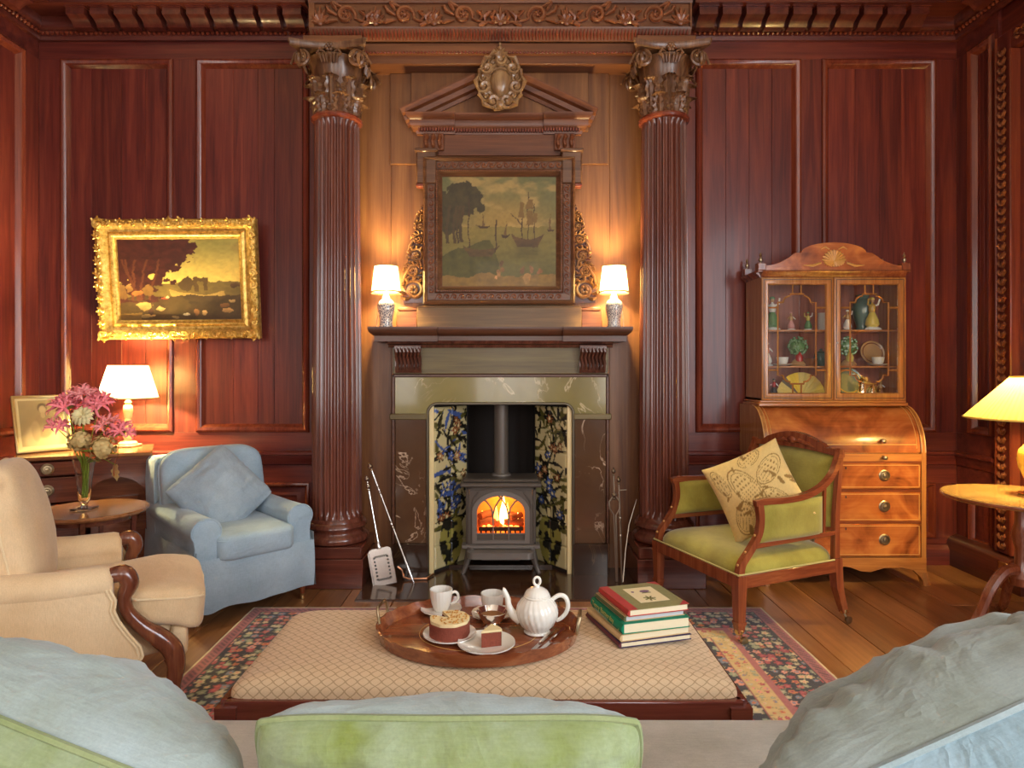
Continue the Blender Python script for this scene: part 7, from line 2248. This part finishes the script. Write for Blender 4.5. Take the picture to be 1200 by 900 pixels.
shade(yl, .308, .105, .40, .615, PLEAT, 70, amp=.012)
for z_, r_ in ((.40, .31), (.615, .107)):
    MB().tube([(r_ * math.cos(2 * PI * i / 64), r_ * math.sin(2 * PI * i / 64), z_) for i in range(64)], .005, 5, True).build('shade_trim', plain('yellow_trim', rgb(230, 200, 100), .7), yl)
bulb(yl, .50, 70, (1.0, .74, .28))

# ------------------------------------------------------------------ fire irons
def rod(name, label, cat, base, top, group=None):
    t = thing(name, label, cat, base, 0, group)
    return t, Vector(top) - Vector(base)
def knobprof(m, p, d, r=.014):
    q = d.normalized().to_track_quat('Z', 'Y').to_matrix().to_4x4()
    m.lathe([(.004, -.03), (.009, -.024), (.005, -.016), (r * .6, -.010), (r, 0), (r * .8, .010), (.005, .016), (.008, .022), (.001, .028)], 12, tr(p) @ q)
g = 'fire irons by the hearth'
b = at(452, 687, 4.10); b.z = .0135
tpp = at(430, 562, 4.20)
t, d = rod('fire_shovel', 'steel fire shovel with flat pierced blade standing on the hearth', 'fire shovel', b, tpp, g)
u = d.normalized()
sd = Vector((1, 0, 0)); sd = (sd - u * sd.dot(u)).normalized(); nn_ = sd.cross(u)
Mq = basis((0, 0, 0), sd, -nn_, u)
m = MB(Mq)
hw_ = .075; blade = [(-hw_, .0), (hw_, .0), (hw_, .20)] + [(hw_ - .03 + .03 * math.cos(R(90 * i / 6)), .20 + .03 * math.sin(R(90 * i / 6))) for i in range(1, 7)] + [(-hw_ + .03 - .03 * math.sin(R(90 * i / 6)), .20 + .03 * math.cos(R(90 * i / 6))) for i in range(0, 7)]
m.prism(blade, -.003, .003); m.box(-hw_, -hw_ + .006, -.02, .003, 0, .21).box(hw_ - .006, hw_, -.02, .003, 0, .21); bl_ = m.build('blade', STEEL, t)
PIER = plain('pierced_dark', (.10, .09, .08), .5, .5)
m = MB(Mq)
for k in range(7):
    for xx in (-.042, .042): m.box(xx - .006, xx + .006, -.0045, -.003, .035 + .022 * k, .047 + .022 * k, M=None)
    m.box(-.038 + .0115 * k, -.030 + .0115 * k, -.0045, -.003, .030, .044); m.box(-.038 + .0115 * k, -.030 + .0115 * k, -.0045, -.003, .172, .186)
m.build('pierced_border', PIER, bl_)['kind'] = 'stuff'
m = MB(); m.tube([u * .225, u * .24, u * .27], [.016, .018, .010], 10); m.tube([u * .25, d * .6, d * .98], [.006, .0055, .006], 8); m.build('shaft', STEEL, t)
m = MB(); knobprof(m, d, d, .018); knobprof(m, d * .93, d, .016); m.build('finial', STEEL, t)
b = at(485, 680, 4.13); b.z = .0135
t, d = rod('hearth_poker', 'steel poker leaning beside the fire shovel', 'poker', b, at(434, 547, 4.21), g); u = d.normalized()
MB().tube([u * .0, u * .02, d * .22, d * .225, d * .97], [.006, .008, .008, .0055, .006], 8).build('shaft', STEEL, t)
m = MB(); knobprof(m, d * .5, d, .010); knobprof(m, d * .8, d, .010); knobprof(m, d, d, .018); m.build('finial', STEEL, t)
b = at(735, 682, 4.15); b.z = .0135
IRONS = plain('dull_steel', (.42, .36, .28), .32, 1.0)
t, d = rod('fire_tongs', 'steel fire tongs with looped joint leaning right of the fireplace', 'fire tongs', at(723, 681, 4.16), at(719, 552, 4.27), g)
t.location.z = .0135; u = d.normalized(); sdv = Vector((1, 0, 0))
for s in (-1, 1):
    MB().tube([Vector((s * .004, 0, 0)), d * .45 + sdv * s * .006, d * .60 + sdv * s * .008, d * .66 + sdv * s * .034, d * .72 + sdv * s * .034, d * .78 + sdv * s * .004], .0055, 8).build('tong_arm', IRONS, t)
m = MB(); m.tube([d * .76, d * .96], .007, 8); knobprof(m, d * .78, d, .018); knobprof(m, d, d, .014); m.build('finial', IRONS, t)
t, d = rod('hearth_poker', 'dull steel poker leaning beside the fire tongs', 'poker', at(729, 682, 4.14), at(725, 562, 4.27), g)
t.location.z = .0135; u = d.normalized()
MB().tube([u * 0, u * .03, d * .97], [.004, .007, .006], 8).build('shaft', IRONS, t)
m = MB(); knobprof(m, d * .45, d, .010); knobprof(m, d * .62, d, .012); knobprof(m, d, d, .013); m.tube([d * .9, d * .9 + Vector((.05, 0, .004))], .004, 6); m.build('finial', IRONS, t)
cb = MB(); cb.tube([at(730, 682, 4.13), at(733, 645, 4.2), at(737, 615, 4.25), at(746, 585, 4.32)], .0035, 6)
cb = cb.build('bent_wire', IRONS); tag(cb, 'thin bent wire standing beside the right fire irons', 'wire')
COP = plain('copper', (.78, .38, .22), .3, 1.0)
pp = MB(); pp.tube([Vector(at(466, 664, 4.2)), Vector(at(471, 668, 4.2)), Vector((at(473, 676, 4.2).x, 4.2, .03)), Vector((at(480, 678, 4.2).x, 4.19, .021)), Vector((at(500, 678, 4.2).x, 4.2, .021)), Vector((at(508, 672, 4.3).x, 4.29, .021))], .007, 8)
pp = pp.build('copper_pipe', COP); tag(pp, 'copper pipe bending along the hearth behind the shovel', 'pipe')
